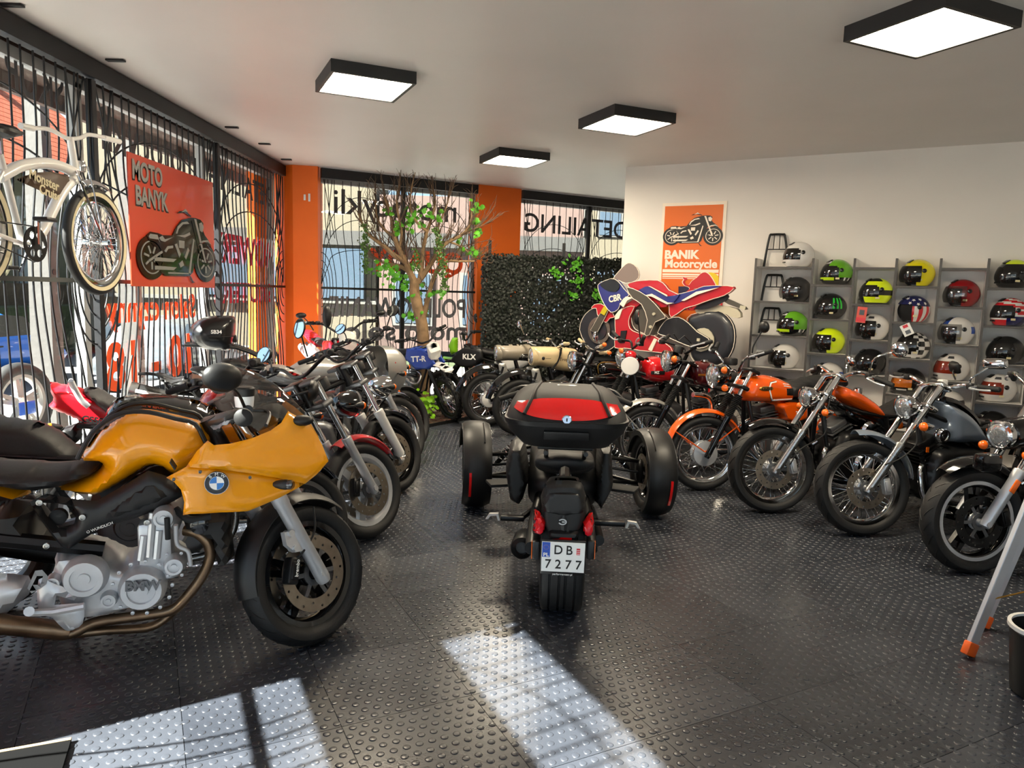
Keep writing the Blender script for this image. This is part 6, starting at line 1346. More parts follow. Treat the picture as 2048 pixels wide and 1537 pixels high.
# ------------------------------------------------------------------ helmet shelving on the white wall
mat('shelf_board', 'e2dfdb', .55, noise=.03); mat('shelf_edge', '4d4a48', .55)
def WS(s, off, z): return W0+WD*s+WN*off+Vector((0, 0, z))
RWALL = Matrix((WD, WN, Vector((0, 0, 1)))).transposed()
shelf = thing('helmet_shelf', 'tall light grey shelving unit full of helmets along the white wall', 'shelf', WS(2.9, .15, 0))
SL = shelf.location.copy()
def sbox(name, s0, s1, o0, o1, z0, z1, m, par=None):
    mb = MB(); mb.box(WS((s0+s1)/2, (o0+o1)/2, (z0+z1)/2)-SL, (abs(s1-s0), abs(o1-o0), abs(z1-z0)), RWALL); return mb.obj(name, m, par or shelf)
COLS = [1.58, 2.127, 2.497, 2.852, 3.209, 3.573, 3.94, 4.32]
ZA = [1.876, 1.53, 1.187, .85, .51, .17]; ZB = [1.708, 1.373, 1.033, .69, .35, .08]
for k, s in enumerate(COLS):
    v = sbox('upright', s-.009, s+.009, .012, .292, 0, 1.96, 'shelf_board'); sbox('edge_strip', s-.0105, s+.0105, .290, .296, 0, 1.961, 'shelf_edge', v)
for k in range(len(COLS)-1):
    for z in (ZA if k % 2 == 0 else ZB):
        v = sbox('shelf_board', COLS[k]+.009, COLS[k+1]-.009, .012, .288, z-.018, z, 'shelf_board'); sbox('edge_strip', COLS[k]+.009, COLS[k+1]-.009, .288, .294, z-.019, z+.001, 'shelf_edge', v)
    zt = (ZA if k % 2 == 0 else ZB)[0]; sbox('back_panel', COLS[k]-.005, COLS[k+1]+.005, .003, .012, 0, zt, 'shelf_board')
# ------------------------------------------------------------------ helmets
for nm, c, r in (('h_white', 'd8d5d0', .25), ('h_black', '131314', .18), ('h_mattblack', '1b1b1c', .5), ('h_green', '5da01c', .25), ('h_lime', 'b8dc1e', .3), ('h_yellow', 'ddd000', .25), ('h_fluo', 'd8ee10', .35), ('h_red', '8d0f16', .2), ('h_blue', '22489c', .25), ('h_navy', '181c50', .25), ('h_flagred', 'c22028', .25), ('h_grey', '3c3d40', .3), ('h_mgreen', '27c23a', .3)):
    mat(nm, c, r, coat=.5)
mat('visor_dark', '141210', .08, coat=.6); mat('visor_orange', 'b8631c', .12, coat=.5); mat('visor_red', '7d2a18', .12, coat=.5); mat('liner', '101013', .9); mat('tag_paper', 'd9cda0', .7)
def hpt(az, el, sc=1., chin=0.):
    a = rad(az); e = rad(el); x = .150*math.cos(e)*math.cos(a); y = .126*math.cos(e)*math.sin(a); z = .138*math.sin(e)
    f = max(0, math.cos(a))
    if chin: x += chin*f**2*max(0, math.sin(-e+.25))*1.0
    if x < 0 and el < 0: x *= 1-.12*math.sin(-e)
    return Vector((x*sc, y*sc, max(z*sc, -.108*sc)+.112))
NA, NE = 48, 22
def hel_faces(mb, pick, sc=1., chin=0., e0=-58, thick=0.):
    els = [e0+(90-e0)*j/NE for j in range(NE+1)]
    idx = {}; V = []; Fc = []
    def vi(i, j):
        k = (i % NA, j) if j < NE else ('t',)
        if k not in idx: idx[k] = len(V); V.append(hpt(360*(i % NA)/NA, els[j], sc, chin))
        return idx[k]
    for j in range(NE):
        for i in range(NA):
            az = 360*(i+.5)/NA; az = az-360 if az > 180 else az; el = (els[j]+els[j+1])/2
            if pick(az, el): Fc.append([vi(i, j), vi(i+1, j), vi(i+1, j+1), vi(i, j+1)] if j < NE-1 else [vi(i, j), vi(i+1, j), vi(0, NE)])
    if not Fc: return None
    n = len(V)
    if thick:
        from collections import Counter
        ec = set()
        for f in Fc:
            for q in range(len(f)): ec.add((f[q], f[(q+1) % len(f)]))
        c = Vector((0, 0, .112)); V2 = [c+(p-c)*(1-thick) for p in V]; F2 = [[n+q for q in f[::-1]] for f in Fc]
        F3 = [(a, n+a, n+b_, b_) for a, b_ in ec if (b_, a) not in ec]
        mb.add(V+V2, Fc+F2+F3)
    else: mb.add(V, Fc)
    return mb
def helmet(label, s, z, kind, rule, visor='visor_dark', chin=.028, face=-32., off=.15, pivot=None, tagpos=True, tilt=0., name='helmet'):
    """rule(az, el) -> material of the shell there; kind full / jet"""
    d = (-WD*math.cos(rad(face))+WN*math.sin(rad(-face))); t = thing(name, label, 'helmet', WS(s, off, z+.001), math.atan2(d.y, d.x), 'helmets on the shelf')
    if kind == 'full': isv = lambda a, e: abs(a) < 68 and -14 < e < 27-abs(a)*.06; op = lambda a, e: False; ch = chin
    else: isv = lambda a, e: False; op = lambda a, e: abs(a) < 58+max(0, e)*.2 and e < 20; ch = 0.
    mats_ = {}
    for j in range(NE):
        for i in range(NA):
            az = 360*(i+.5)/NA; az = az-360 if az > 180 else az; el = -58+148*(j+.5)/NE
            if not isv(az, el) and not op(az, el): mats_.setdefault(rule(az, el), 0)
    for k, mm in enumerate(sorted(mats_, key=lambda q: 0 if q == rule(180, 60) else 1)):
        mb = MB(); hel_faces(mb, lambda a, e: not isv(a, e) and not op(a, e) and rule(a, e) == mm, 1., ch, thick=.07); (mb.obj('shell', mm, t, sharp=60) if k == 0 else [q.obj('shell_graphic', mm, t, sharp=60) for q in islands(mb)])
    mb = MB(); hel_faces(mb, lambda a, e: True, .91, ch*.9); mb.obj('liner', 'liner', t)
    if kind == 'full':
        mb = MB(); hel_faces(mb, lambda a, e: abs(a) < 76 and -18 < e < 30-abs(a)*.06, 1.012, ch, thick=.02); mb.obj('visor', visor, t, sharp=60)
        mb = MB(); p = hpt(0, -30, 1.0, ch); mb.box(p+Vector((.0, 0, .0)), (.012, .06, .014), bev=.003); mb.obj('chin_vent', 'h_black', t)
    elif visor:
        mb = MB(); hel_faces(mb, lambda a, e: abs(a) < 74 and -34 < e < 30, 1.07, .02, thick=.012); mb.obj('visor', visor, t, sharp=60)
    for sg in (-1, 1):
        p = hpt(sg*84, 12, 1.0); n = Vector((.1, sg, .1)); mb = MB(); mb.lathe([(.020, -.004), (.02, .006), (.015, .01), (0, .01)], p, n, 16); mb.obj('visor_pivot', pivot or 'h_black', t)
    mb = MB(); mb.box(hpt(0, 56, 1.01)+Vector((0, 0, .002)), (.05, .05, .008), Matrix.Rotation(rad(34), 3, 'Y'), bev=.003); mb.obj('top_vent', 'h_black', t)
    if tagpos:
        p = hpt(72, -22, 1.012, ch); mb = MB(); mb.box(p, (.036, .003, .018), Matrix.Rotation(rad(-14), 3, 'Z')); mb.obj('price_sticker', 'tag_paper', t)
    mb = MB(); mb.loft([[hpt(360*i/28, -56, k_, ch*.4 if kind == 'full' else 0)+Vector((0, 0, dz)) for i in range(28)] for k_, dz in ((1.0, .0), (1.012, .006), (1.0, .012))], cap=False); mb.obj('edge_trim', 'h_black', t)
    return t
cm = [(COLS[i]+COLS[i+1])/2 for i in range(7)]
ONE = lambda m: (lambda a, e: m)
def stripes(a, e): return 'h_white' if abs(a) < 18 and e > 28 else ('h_black' if (e < -12 and abs(a) < 120) or abs(a) < 26 and e > 20 else ('h_lime' if -22 < e < -8 and abs(a) < 90 else ('h_white' if abs(abs(a)-112) < 8 and e < -8 else 'h_green')))
def green_t(a, e):
    if e < -34: return 'h_black'
    if -34 <= e < -16: return 'h_white' if 95 < abs(a) < 128 and int((abs(a)-95)/11) % 2 == 0 else ('h_lime' if abs(a) < 60 else 'h_black')
    if abs(a) < 30 and e > 26: return 'h_white' if 40 < e < 58 else 'h_black'
    return 'h_green'
def claw(a, e): return 'h_mgreen' if 78 < abs(a) < 122 and int((abs(a)-78)/7.5) % 2 == 0 and -6 < e < 42 else 'h_black'
def stars(a, e): return 'h_navy' if e > 14 else ('h_white' if int((abs(a)+4)/15) % 2 else 'h_flagred')
def checker(a, e): return 'h_white' if (int((a+180)/24)+int((e+60)/16)) % 2 == 0 and abs(a) > 60 else ('h_white' if -44 < e < -30 else 'h_black')
def union(a, e):
    if e < -12: return 'h_navy' if abs(a) > 50 else ('h_white' if e > -26 else 'h_flagred')
    q = int((e+abs(a)*.15)/11) % 2
    return 'h_flagred' if q else 'h_white'
def neon(a, e): return 'h_fluo' if (e > 12 and 18 < abs(a) < 150 and (e < 50 or abs(a) > 95)) or (-42 < e < -14 and abs(a) > 20) else 'h_black'
def bluewhite(a, e): return 'h_blue' if (abs(a) < 26 and e > 30) or (110 < abs(a) and -5 < e < 20) else 'h_white'
def whitevent(a, e): return 'h_grey' if 40 < abs(a) < 64 and 40 < e < 54 else 'h_white'
def neontop(a, e): return 'h_fluo' if e > 42 and abs(a) > 15 else 'h_black'
def orangeblk(a, e): return 'h_white' if -34 < e < -26 and 20 < abs(a) < 60 else 'h_black'
# column 1 (wide): rack at the left, helmet at the right
helmet('plain white full-face helmet with dark visor on top of the shelf beside a black rack', 1.975, ZA[0], 'full', ONE('h_white'), tagpos=False, off=.19)
helmet('black open-face helmet with clear visor below the white helmet on the top left', 1.97, ZA[1], 'jet', ONE('h_mattblack'), visor='clear_visor', off=.19)
helmet('green and black full-face helmet in the third row beside a luggage rack', 1.965, ZA[2], 'full', green_t, tagpos=False, off=.19)
helmet('plain white open-face helmet with black lining in the lower left compartment', 1.90, ZA[3], 'jet', ONE('h_white'), visor='visor_dark')
helmet('dark red and black full-face helmet in the lowest visible left compartment', 1.86, ZA[4], 'full', lambda a, e: 'h_red' if 0 < e < 20 else 'h_black')
helmet('green and black full-face helmet on the second column top shelf', cm[1]+.02, ZB[0], 'full', green_t)
helmet('black full-face helmet with three bright green claw marks', cm[1]-.01, ZB[1], 'full', claw)
helmet('fluorescent yellow open-face helmet with dark visor at mid shelf', cm[1]+.0, ZB[2], 'jet', ONE('h_fluo'), visor='visor_dark')
helmet('white and blue helmet low behind the orange cruiser handlebar', cm[1]+.02, ZB[3], 'full', bluewhite)
helmet('neon yellow and black modular helmet in the third column', cm[2]+.02, ZA[1], 'full', neon)
helmet('white open-face helmet under a hanging red tag', cm[2]+.02, ZA[2], 'jet', whitevent, visor='visor_dark')
helmet('glossy black full-face helmet in the third column below the white one', cm[2]+.02, ZA[3], 'full', ONE('h_black'))
helmet('bright yellow open-face helmet with brown visor on the fourth column top shelf', cm[3], ZB[0], 'jet', ONE('h_yellow'), visor='visor_dark')
st_h = helmet('open-face helmet with white stars on navy and red stripes', cm[3]-.01, ZB[1], 'jet', stars, visor=None)
for a_, e_ in ((30, 50), (62, 42), (92, 46), (50, 28), (80, 24), (110, 28)):
    p = hpt(a_, e_, 1.006); n = (p-Vector((0, 0, .112))).normalized(); e1 = n.cross(Vector((0, 0, 1))).normalized(); e2 = n.cross(e1)
    mb = MB(); pts = []
    for k in range(10): r_ = .017 if k % 2 == 0 else .007; aa = 2*PI*k/10+PI/2; pts.append(p+n*.003+(e1*math.cos(aa)+e2*math.sin(aa))*r_)
    mb.add(pts+[q-n*.006 for q in pts], [list(range(10)), list(range(19, 9, -1))]+[(k, (k+1) % 10, 10+(k+1) % 10, 10+k) for k in range(10)]); mb.obj('star', 'h_white', st_h)
helmet('black and white checkered full-face helmet under a white paper tag', cm[3]+.02, ZB[2], 'full', checker, visor='visor_dark')
helmet('black full-face helmet with a mirrored orange visor', cm[3]+.01, ZB[3], 'full', orangeblk, visor='visor_orange')
helmet('metallic dark red open-face helmet with clear visor', cm[4]+.01, ZA[1], 'jet', ONE('h_red'), visor='clear_visor')
helmet('white open-face helmet with blue panels and ribbed clear visor', cm[4]+.0, ZA[2], 'jet', bluewhite, visor='clear_visor')
helmet('white full-face helmet with an orange red visor behind the grey cruiser', cm[4]-.01, ZA[3], 'full', whitevent, visor='visor_red')
helmet('white and black full-face helmet low behind the grey tank', cm[4]-.02, ZA[4], 'full', lambda a, e: 'h_white' if e > 20 else 'h_black')
helmet('black helmet with a neon yellow crown at the right edge top shelf', cm[5]+.02, ZB[0], 'full', neontop)
helmet('red, white and blue full-face helmet in the sixth column', cm[5]+.02, ZB[1], 'full', union)
helmet('plain glossy black full-face helmet in the sixth column', cm[5]+.02, ZB[2], 'full', ONE('h_black'))
helmet('white full-face helmet with red tinted visor in the sixth column', cm[5]-.0, ZB[3], 'full', whitevent, visor='visor_red')
helmet('black full-face helmet lowest in the sixth column', cm[5]-.02, ZB[4], 'full', lambda a, e: 'h_white' if abs(a) < 14 and e > 35 else 'h_black')
# hang tags
def tagcard(label, px, py, w_, h_, m, ang, deco):
    p = onplane(px, py, WS(0, .31, 0), WN); t = thing('hang_tag', label, 'tag', p); R = RWALL @ Matrix.Rotation(rad(ang), 3, 'Y')
    MB().box((0, 0, 0), (w_, .003, h_), R).obj('card', m, t); MB().box(R @ Vector((0, .0025, h_*(.32 if deco == 'top' else -.3))), (w_*(.5 if deco == 'top' else .98), .002, h_*.25), R).obj('print_block', 'red_plastic', t)
    MB().box(R @ Vector((0, .0025, h_*(-.2 if deco == 'top' else .15))), (w_*.5, .002, h_*.32), R).obj('print_block', 'h_grey', t); MB().tube([R @ Vector((0, 0, h_*.5)), R @ Vector((.0, .0, h_*.5+.07))], .002, 5).obj('cord', 'black_print', t)
mat('tag_red', 'd8584a', .5)
tagcard('red picture tag hanging above the white open-face helmet', 1723, 630, .085, .15, 'tag_red', 4, 'bottom'); tagcard('white paper tag hanging above the checkered helmet', 1814, 660, .085, .11, 'white_print', -28, 'top')
# luggage racks of bent tube
for z, lb, tl in ((ZA[0], 'black tubular luggage rack standing on top of the shelf', .34), (ZA[1], 'black tubular luggage rack in the second row of the shelf', .27), (ZA[2], 'black tubular luggage rack in the third row of the shelf', .27)):
    t = thing('luggage_rack', lb, 'luggage rack', WS(1.722, .055, z), math.atan2(WD.y, WD.x), 'luggage racks'); h = tl
    MB().tube([(-.11, 0, .006), (-.095, 0, h*.5), (-.075, .01, h*.95), (-.05, .01, h), (.05, .01, h), (.075, .01, h*.95), (.105, 0, h*.5), (.115, -.02, h*.1)], .012, 8, sub=4).obj('frame_tube', 'black_metal', t)
    MB().tube([(-.092, 0, h*.55), (.1, 0, h*.55)], .006, 6).obj('crossbar', 'black_metal', t)
    for x in (-.03, .03): MB().tube([(x, .005, h*.55), (x*.9, .01, h)], .005, 6).obj('rack_bar', 'black_metal', t)
# ------------------------------------------------------------------ poster and boards with a motorcycle picture
mat('poster_orange', 'd9640a', .5); mat('board_red', 'b8402a', .28, coat=.4, noise=.05, nscale=2); mat('print_cream', 'e9dccb', .5); mat('print_navy', '1a1a3e', .5); mat('print_red', 'c01a28', .45); mat('print_yellow', 'e0c010', .45)
mat('metal_letter', '9c9c98', .35, metal=.6)
def moto_print(par, fn, k, th, dark='black_print', light='print_cream', holes=True):
    """side view of a cruiser as layered flat cut pieces; fn(a, b, t) places unit coordinates"""
    def ring(c, r0, r1, n=36): return [(c[0]+r1*math.cos(2*PI*i/n), c[1]+r1*math.sin(2*PI*i/n)) for i in range(n)], [(c[0]+r0*math.cos(2*PI*i/n), c[1]+r0*math.sin(2*PI*i/n)) for i in range(n)]
    P = lambda nm, poly, lvl, m, hol=(): (lambda mb: (mb.puff(poly, 0, .01, step=.05, holes=hol, flat=th*.5, fn=lambda a, b, t: fn(a, b, lvl*th+t+th*.5)), mb.obj(nm, m, par)))(MB())
    rc, fc = (.145, .19), (.87, .19)
    for c, r in ((rc, .165), (fc, .17)):
        o, i_ = ring(c, r*.72, r); P('print_tire', o, 0, dark)
        o, i_ = ring(c, r*.70, r*.76); P('print_rim', o, 1, light, [i_])
        for q in range(7):
            a = 2*PI*q/7+.2; d = (math.cos(a), math.sin(a)); n = (-d[1]*.008, d[0]*.008)
            P('print_spoke', [(c[0]+d[0]*r*.2+n[0], c[1]+d[1]*r*.2+n[1]), (c[0]+d[0]*r*.2-n[0], c[1]+d[1]*r*.2-n[1]), (c[0]+d[0]*r*.55-n[0], c[1]+d[1]*r*.55-n[1]), (c[0]+d[0]*r*.55+n[0], c[1]+d[1]*r*.55+n[1])], 1, light)
    P('print_body', [(.09, .35), (.13, .38), (.22, .38), (.28, .37), (.40, .38), (.46, .46), (.53, .52), (.60, .54), (.66, .555), (.72, .56), (.80, .555), (.84, .53), (.83, .47), (.86, .43), (.93, .38), (.98, .30), (.86, .37), (.78, .36), (.72, .26), (.67, .10), (.62, .065), (.30, .06), (.20, .1), (.16, .2), (.2, .26), (.12, .31)], 1, dark)
    P('print_seat', [(.11, .345), (.13, .365), (.21, .365), (.24, .31), (.22, .33), (.12, .33)], 2, light); P('print_seat', [(.23, .345), (.27, .365), (.30, .34), (.40, .365), (.42, .375), (.30, .32), (.25, .325)], 2, light)
    P('print_tank', [(.44, .40), (.47, .46), (.53, .50), (.60, .515), (.63, .50), (.54, .485), (.48, .44), (.46, .40)], 2, light); P('print_tank', [(.45, .385), (.55, .40), (.63, .43), (.64, .41), (.56, .38)], 2, light)
    P('print_filter', [(.48, .29), (.55, .29), (.555, .35), (.48, .35)], 2, light)
    P('print_engine', [(.42, .31), (.45, .32), (.50, .24), (.48, .21)], 2, light); P('print_engine', [(.55, .22), (.60, .30), (.62, .28), (.57, .2)], 2, light); P('print_engine', [(.47, .16), (.52, .19), (.54, .15), (.49, .13)], 2, light)
    P('print_cover', [(.29, .25), (.33, .29), (.40, .30), (.40, .28), (.34, .27), (.31, .24)], 2, light)
    for y_ in (.10, .165): P('print_pipe', [(.17, y_), (.40, y_+.005), (.44, y_+.03), (.40, y_+.03), (.17, y_+.03)], 2, light)
    P('print_swingarm', [(.10, .17), (.26, .25), (.27, .235), (.11, .155)], 2, light)
    P('print_frame', [(.60, .08), (.68, .38), (.695, .37), (.625, .08)], 2, light); P('print_frame', [(.33, .075), (.62, .08), (.62, .09), (.33, .087)], 2, light)
    P('print_fork', [(.70, .55), (.73, .55), (.87, .19), (.845, .19)], 2, light); P('print_fork', [(.66, .53), (.675, .53), (.80, .2), (.79, .2)], 2, dark)
    P('print_headlight', [(.77, .52), (.81, .535), (.84, .50), (.82, .45), (.78, .46)], 2, light)
    P('print_handlebar', [(.47, .565), (.50, .585), (.58, .60), (.66, .57), (.66, .558), (.57, .585), (.5, .57)], 1, dark); P('print_handlebar', [(.52, .58), (.58, .615), (.62, .59), (.58, .595)], 2, light)
    P('print_fender', [(.76, .33), (.82, .38), (.90, .39), (.96, .35), (.90, .375), (.83, .365)], 2, light); P('print_stand', [(.62, .065), (.66, .01), (.70, .015), (.67, .02), (.635, .065)], 1, dark)
# poster on the white wall
s0, s1, z0, z1 = .494, 1.142, 1.22, 2.545
po = thing('wall_poster', 'tall orange poster with a black motorcycle picture on the white wall', 'poster', WS((s0+s1)/2, .0, z0)); PO = po.location.copy()
def pbx(nm, a0, a1, b0, b1, t0, t1, m, par=None): return MB().box(WS((a0+a1)/2, (t0+t1)/2, (b0+b1)/2)-PO, (a1-a0, t1-t0, b1-b0), RWALL).obj(nm, m, par or po)
pbx('backing', s0-.03, s1+.035, z0-.03, z1+.035, .001, .012, 'print_cream'); pbx('orange_panel', s0, s1, z0, z1, .012, .014, 'poster_orange')
pw = s1-s0
moto_print(po, lambda a, b, t: WS(s0+.005+a*pw*.975, .014+t, 2.10+b*pw*.92)-PO, 1, .0012)
def wtx(t_, size, s, z, m='print_cream', **k): return text('lettering', t_, size, WS(s, .0155, z)-PO, WD, (0, 0, 1), m, po, **k)
wtx('BANIK', .125, s0+.215, 2.01, offset=.006, sx=1.05); wtx('Motorcycle', .125, s0+.325, 1.91, offset=.004, sx=1.02)
for z_, h_ in ((1.835, .034), (1.796, .020), (1.772, .013), (1.752, .008)): pbx('stripe', s0+.01, s1-.008, z_-h_/2, z_+h_/2, .014, .0155, 'print_cream')
def onw(px, py): p = onplane(px, py, WS(0, .015, 0), WN)-W0; return (p.dot(WD), p.z)
def wpoly(nm, pts, lvl, m, sm=0):
    q = [onw(*H5(*p)) for p in pts]; q = cr(q, sm, True) if sm else q
    mb = MB(); mb.puff(q, 0, .01, step=.05, flat=.0006, fn=lambda a, b, t: WS(a, .0146+lvl*.0013+t, b)-PO); return mb.obj(nm, m, po)
wpoly('print_band', [(1110, 375), (1527, 372), (1500, 610), (1110, 620)], 0, 'print_navy')
c_ = onw(*H5(1432, 340)); rr_ = .115
mb = MB(); mb.puff([(c_[0]+rr_*math.cos(a) if c_[0]+rr_*math.cos(a) < s1-.002 else s1-.002, c_[1]+rr_*math.sin(a)) for a in [2*PI*i/36 for i in range(36)]], 0, .01, step=.05, flat=.0006, fn=lambda a, b, t: WS(a, .0165+t, b)-PO); mb.obj('print_disc', 'print_yellow', po)
bull = [(1150, 280), (1185, 285), (1205, 300), (1175, 320), (1190, 355), (1220, 360), (1250, 320), (1300, 285), (1340, 245), (1385, 230), (1430, 260), (1470, 320), (1495, 375), (1470, 385), (1440, 370), (1400, 380), (1360, 400), (1330, 420), (1320, 400), (1270, 400), (1255, 440), (1170, 460), (1180, 440), (1225, 400), (1215, 380), (1175, 365), (1155, 330), (1170, 305)]
wpoly('print_bull_edge', [(x+(x-1330)*.05, y+(y-350)*.08) for x, y in bull], 2, 'print_cream', 2); wpoly('print_bull', bull, 3.2, 'print_red', 2)
x_, z_ = onw(*H5(1350, 555)); text('lettering', 'Red Bull', .16, WS(x_-.0, .018, z_-.02)-PO, WD, (0, 0, 1), 'print_red', po, offset=.005, sx=.85)
# red board hung on the left grille
bx = LX+.045; bo = thing('sign_board', 'large red board with silver letters and a cut-out motorcycle hung on the left grille', 'sign', (bx, 6.125, 1.5))
MB().box((0, 0, .482), (.008, 1.49, .965)).obj('board', 'board_red', bo)
def bt(t_, size, y, z): 
    text('letter_backing', t_, size, Vector((.006, y+.006, z-.006)), (0, 1, 0), (0, 0, 1), 'black_print', bo, offset=.011, extrude=.001, sx=.8); return text('lettering', t_, size, Vector((.0095, y, z)), (0, 1, 0), (0, 0, 1), 'metal_letter', bo, offset=.006, extrude=.0025, sx=.8)
bt('MOTO', .19, -.47, .845); bt('BANYK', .19, -.415, .665)
moto_print(bo, lambda a, b, t: Vector((.012+t*1.0, -.655+a*1.36, .03+b*1.02)), 1, .003, dark='black_gloss', light='metal_letter')
# ------------------------------------------------------------------ window lettering, facing the street
mat('decal_grey', '46464a', .6); mat('decal_orange', 'f2541b', .6); mat('decal_red', 'b81430', .6)
def decal(t_, pl, pr, p0, n, ex, m, win, h=None, offset=0.):
    a = onplane(*pl, p0, n); b = onplane(*pr, p0, n); c = (a+b)/2; wdt = (b-a).dot(-Vector(ex)) if (b-a).dot(Vector(ex)) < 0 else (b-a).dot(Vector(ex))
    me = text_mesh(t_, 1., 0, 0); xs = [v.co.x for v in me.vertices]; tw = max(xs)-min(xs); bpy.data.meshes.remove(me)
    size = h or wdt/tw; return text('window_lettering', t_, size, c, ex, (0, 0, 1), m, bpy.data.objects[win], sx=wdt/tw/size, offset=offset, extrude=.0006)
gp = (LX-.163, 0, 0); gn = (1, 0, 0); ge = (0, -1, 0)
decal('SKUP', (12, 143), (128, 190), gp, gn, ge, 'decal_grey', 'window_1', .34, .004)
decal('motocykli', (203, 258), (392, 332), gp, gn, ge, 'decal_grey', 'window_1', .46, .004)
decal('DETAILING', (418, 345), (545, 402), gp, gn, ge, 'decal_grey', 'window_1', .34, .004)
decal('ROWERY', (425, 498), (545, 512), gp, gn, ge, 'decal_red', 'window_1', .42, .012)
decal('SKUTERY', (425, 586), (545, 590), gp, gn, ge, 'decal_red', 'window_1', .30, .008)
decal('Salon czynny', (216, 625), (390, 612), gp, gn, ge, 'decal_orange', 'window_1', .3, .008)
decal('10 - 18', (222, 735), (385, 715), gp, gn, ge, 'decal_orange', 'window_1', .5, .016)
qp = Q0-QN*.114; qe = -QE
decal('motocykli', (668, 398), (912, 432), qp, QN, qe, 'decal_grey', 'window_2', None, .004)
decal('QUADY', (742, 521), (925, 532), qp, QN, qe, 'decal_orange', 'window_2', .4, .014)
mat('decal_backlit', '77777c', .6)  # decal grey made paler, the backlight is put into the letter colour
decal('POLEROWANIE', (660, 615), (930, 620), qp, QN, qe, 'decal_backlit', 'window_2', .36, .008)
decal('moto solo', (690, 660), (930, 668), qp, QN, qe, 'decal_backlit', 'window_2', .36, .008)
decal('DETAILING', (1050, 444), (1252, 466), qp, QN, qe, 'decal_grey', 'window_3', None, .004)
# ------------------------------------------------------------------ life-size cut-out sport bike on a stand
CU = Vector((.65, -.76, 0)).normalized(); CN = Vector((CU.y, -CU.x, 0)); C0 = Vector((1.06, 8.55, 0))
mat('cut_blue', '2a2f74', .35, coat=.3); mat('cut_red', 'b01a26', .35, coat=.3); mat('cut_black', '17181b', .4, coat=.2); mat('cut_grey', '4a463f', .45); mat('cut_tyre', '22242a', .45, coat=.2); mat('cut_cream', 'b7b09a', .5); mat('cut_yellow', 'b8a818', .45); mat('cut_screen', '7a6c66', .3)
co = thing('display_cutout', 'life-size red and blue sport motorcycle cut-out raised on a stand', 'display', C0+CU*.75)
def con(px, py): p = onplane(px, py, C0, CN)-C0; return (p.dot(CU), p.z)
def cpiece(nm, pts, lvl, m, th=.012, sm=2, edge=True, puffy=0., holes=()):
    q = [con(*H5(*p)) for p in pts]; q = cr(q, sm, True) if sm else q; fn = lambda a, b, t: C0+CU*a+CN*(lvl+t)+Vector((0, 0, b))-co.location
    mb = MB()
    if puffy: mb.puff(q, puffy, .08, step=.03, fn=fn, flat=.004)
    else: mb.puff(q, 0, .01, step=.06, fn=fn, flat=th/2, holes=holes)
    o = mb.obj(nm, m, co)
    if edge:
        mb = MB(); mb.tube([fn(a, b, th/2+.001) for a, b in q], .004, 4, closed=True); mb.obj('cut_edge', 'print_cream', o)
    return o
def ell_(c, rx, ry, n=20): return [(c[0]+rx*math.cos(2*PI*i/n), c[1]+ry*math.sin(2*PI*i/n)) for i in range(n)]
cpiece('front_wheel', [(108, 820), (140, 700), (210, 620), (300, 590), (400, 620), (470, 690), (505, 780), (500, 930), (450, 1000), (370, 1040), (260, 1030), (170, 960)], .0, 'cut_tyre', .03)
cpiece('front_disc', ell_((318, 825), 112, 138), .03, 'disc', edge=False); cpiece('front_hub', ell_((320, 825), 78, 98), .04, 'cut_tyre', edge=False)
cpiece('front_fender', [(248, 600), (280, 562), (350, 555), (400, 590), (450, 625), (485, 690), (440, 700), (400, 745), (340, 700), (310, 660), (300, 600)], .045, 'cut_red')
cpiece('fork', [(405, 565), (440, 605), (400, 690), (310, 860), (250, 822), (330, 680)], .06, 'cut_grey', sm=0); cpiece('fork_guard', [(402, 568), (436, 606), (398, 672), (355, 648)], .075, 'cut_yellow', sm=0, edge=False)
cpiece('rear_wheel', [(1180, 700), (1270, 650), (1400, 615), (1500, 622), (1590, 680), (1650, 770), (1667, 880), (1652, 1000), (1605, 1100), (1530, 1170), (1420, 1200), (1300, 1180), (1220, 1100), (1180, 900)], -.06, 'cut_tyre', .05, puffy=.05)
cpiece('rear_disc', [(1340, 805), (1420, 812), (1478, 890), (1470, 980), (1400, 1030), (1300, 1030), (1290, 850)], .01, 'cut_cream', edge=False)
cpiece('swingarm', [(925, 850), (990, 740), (1050, 702), (1140, 690), (1240, 750), (1330, 840), (1440, 905), (1455, 960), (1400, 1000), (1290, 1000), (1130, 940), (1000, 880)], .03, 'cut_black', .03); cpiece('axle_block', [(1335, 905), (1365, 908), (1362, 938), (1332, 935)], .055, 'cut_cream', sm=0, edge=False)
cpiece('engine_side', [(640, 600), (760, 560), (900, 620), (1030, 720), (930, 850), (860, 880), (720, 840), (650, 770)], -.01, 'cut_grey', .05)
cpiece('belly_fairing', [(500, 700), (545, 640), (610, 590), (700, 580), (650, 680), (640, 770), (680, 830), (800, 868), (900, 880), (1070, 1000), (1060, 1056), (900, 1045), (760, 1030), (600, 1005), (498, 1000), (505, 850)], .05, 'cut_red', .03); cpiece('fairing_vent', [(565, 830), (625, 825), (600, 950), (550, 955)], .07, 'cut_black', sm=0, edge=False)
cpiece('fairing_patch', [(905, 905), (935, 920), (880, 1038), (845, 1020)], .07, 'print_cream', sm=0, edge=False); cpiece('fairing_patch', [(505, 675), (545, 622), (582, 600), (545, 705), (505, 715)], .07, 'print_cream', sm=0, edge=False)
cpiece('upper_red', [(620, 360), (680, 330), (760, 317), (930, 314), (1010, 370), (1045, 415), (1140, 460), (1100, 470), (1045, 480), (960, 470), (850, 450), (700, 440)], .03, 'cut_red', .04); cpiece('tank_side', [(660, 520), (850, 470), (960, 500), (1045, 560), (960, 590), (880, 520), (740, 560), (620, 640), (560, 600)], .025, 'cut_red', .04, edge=False)
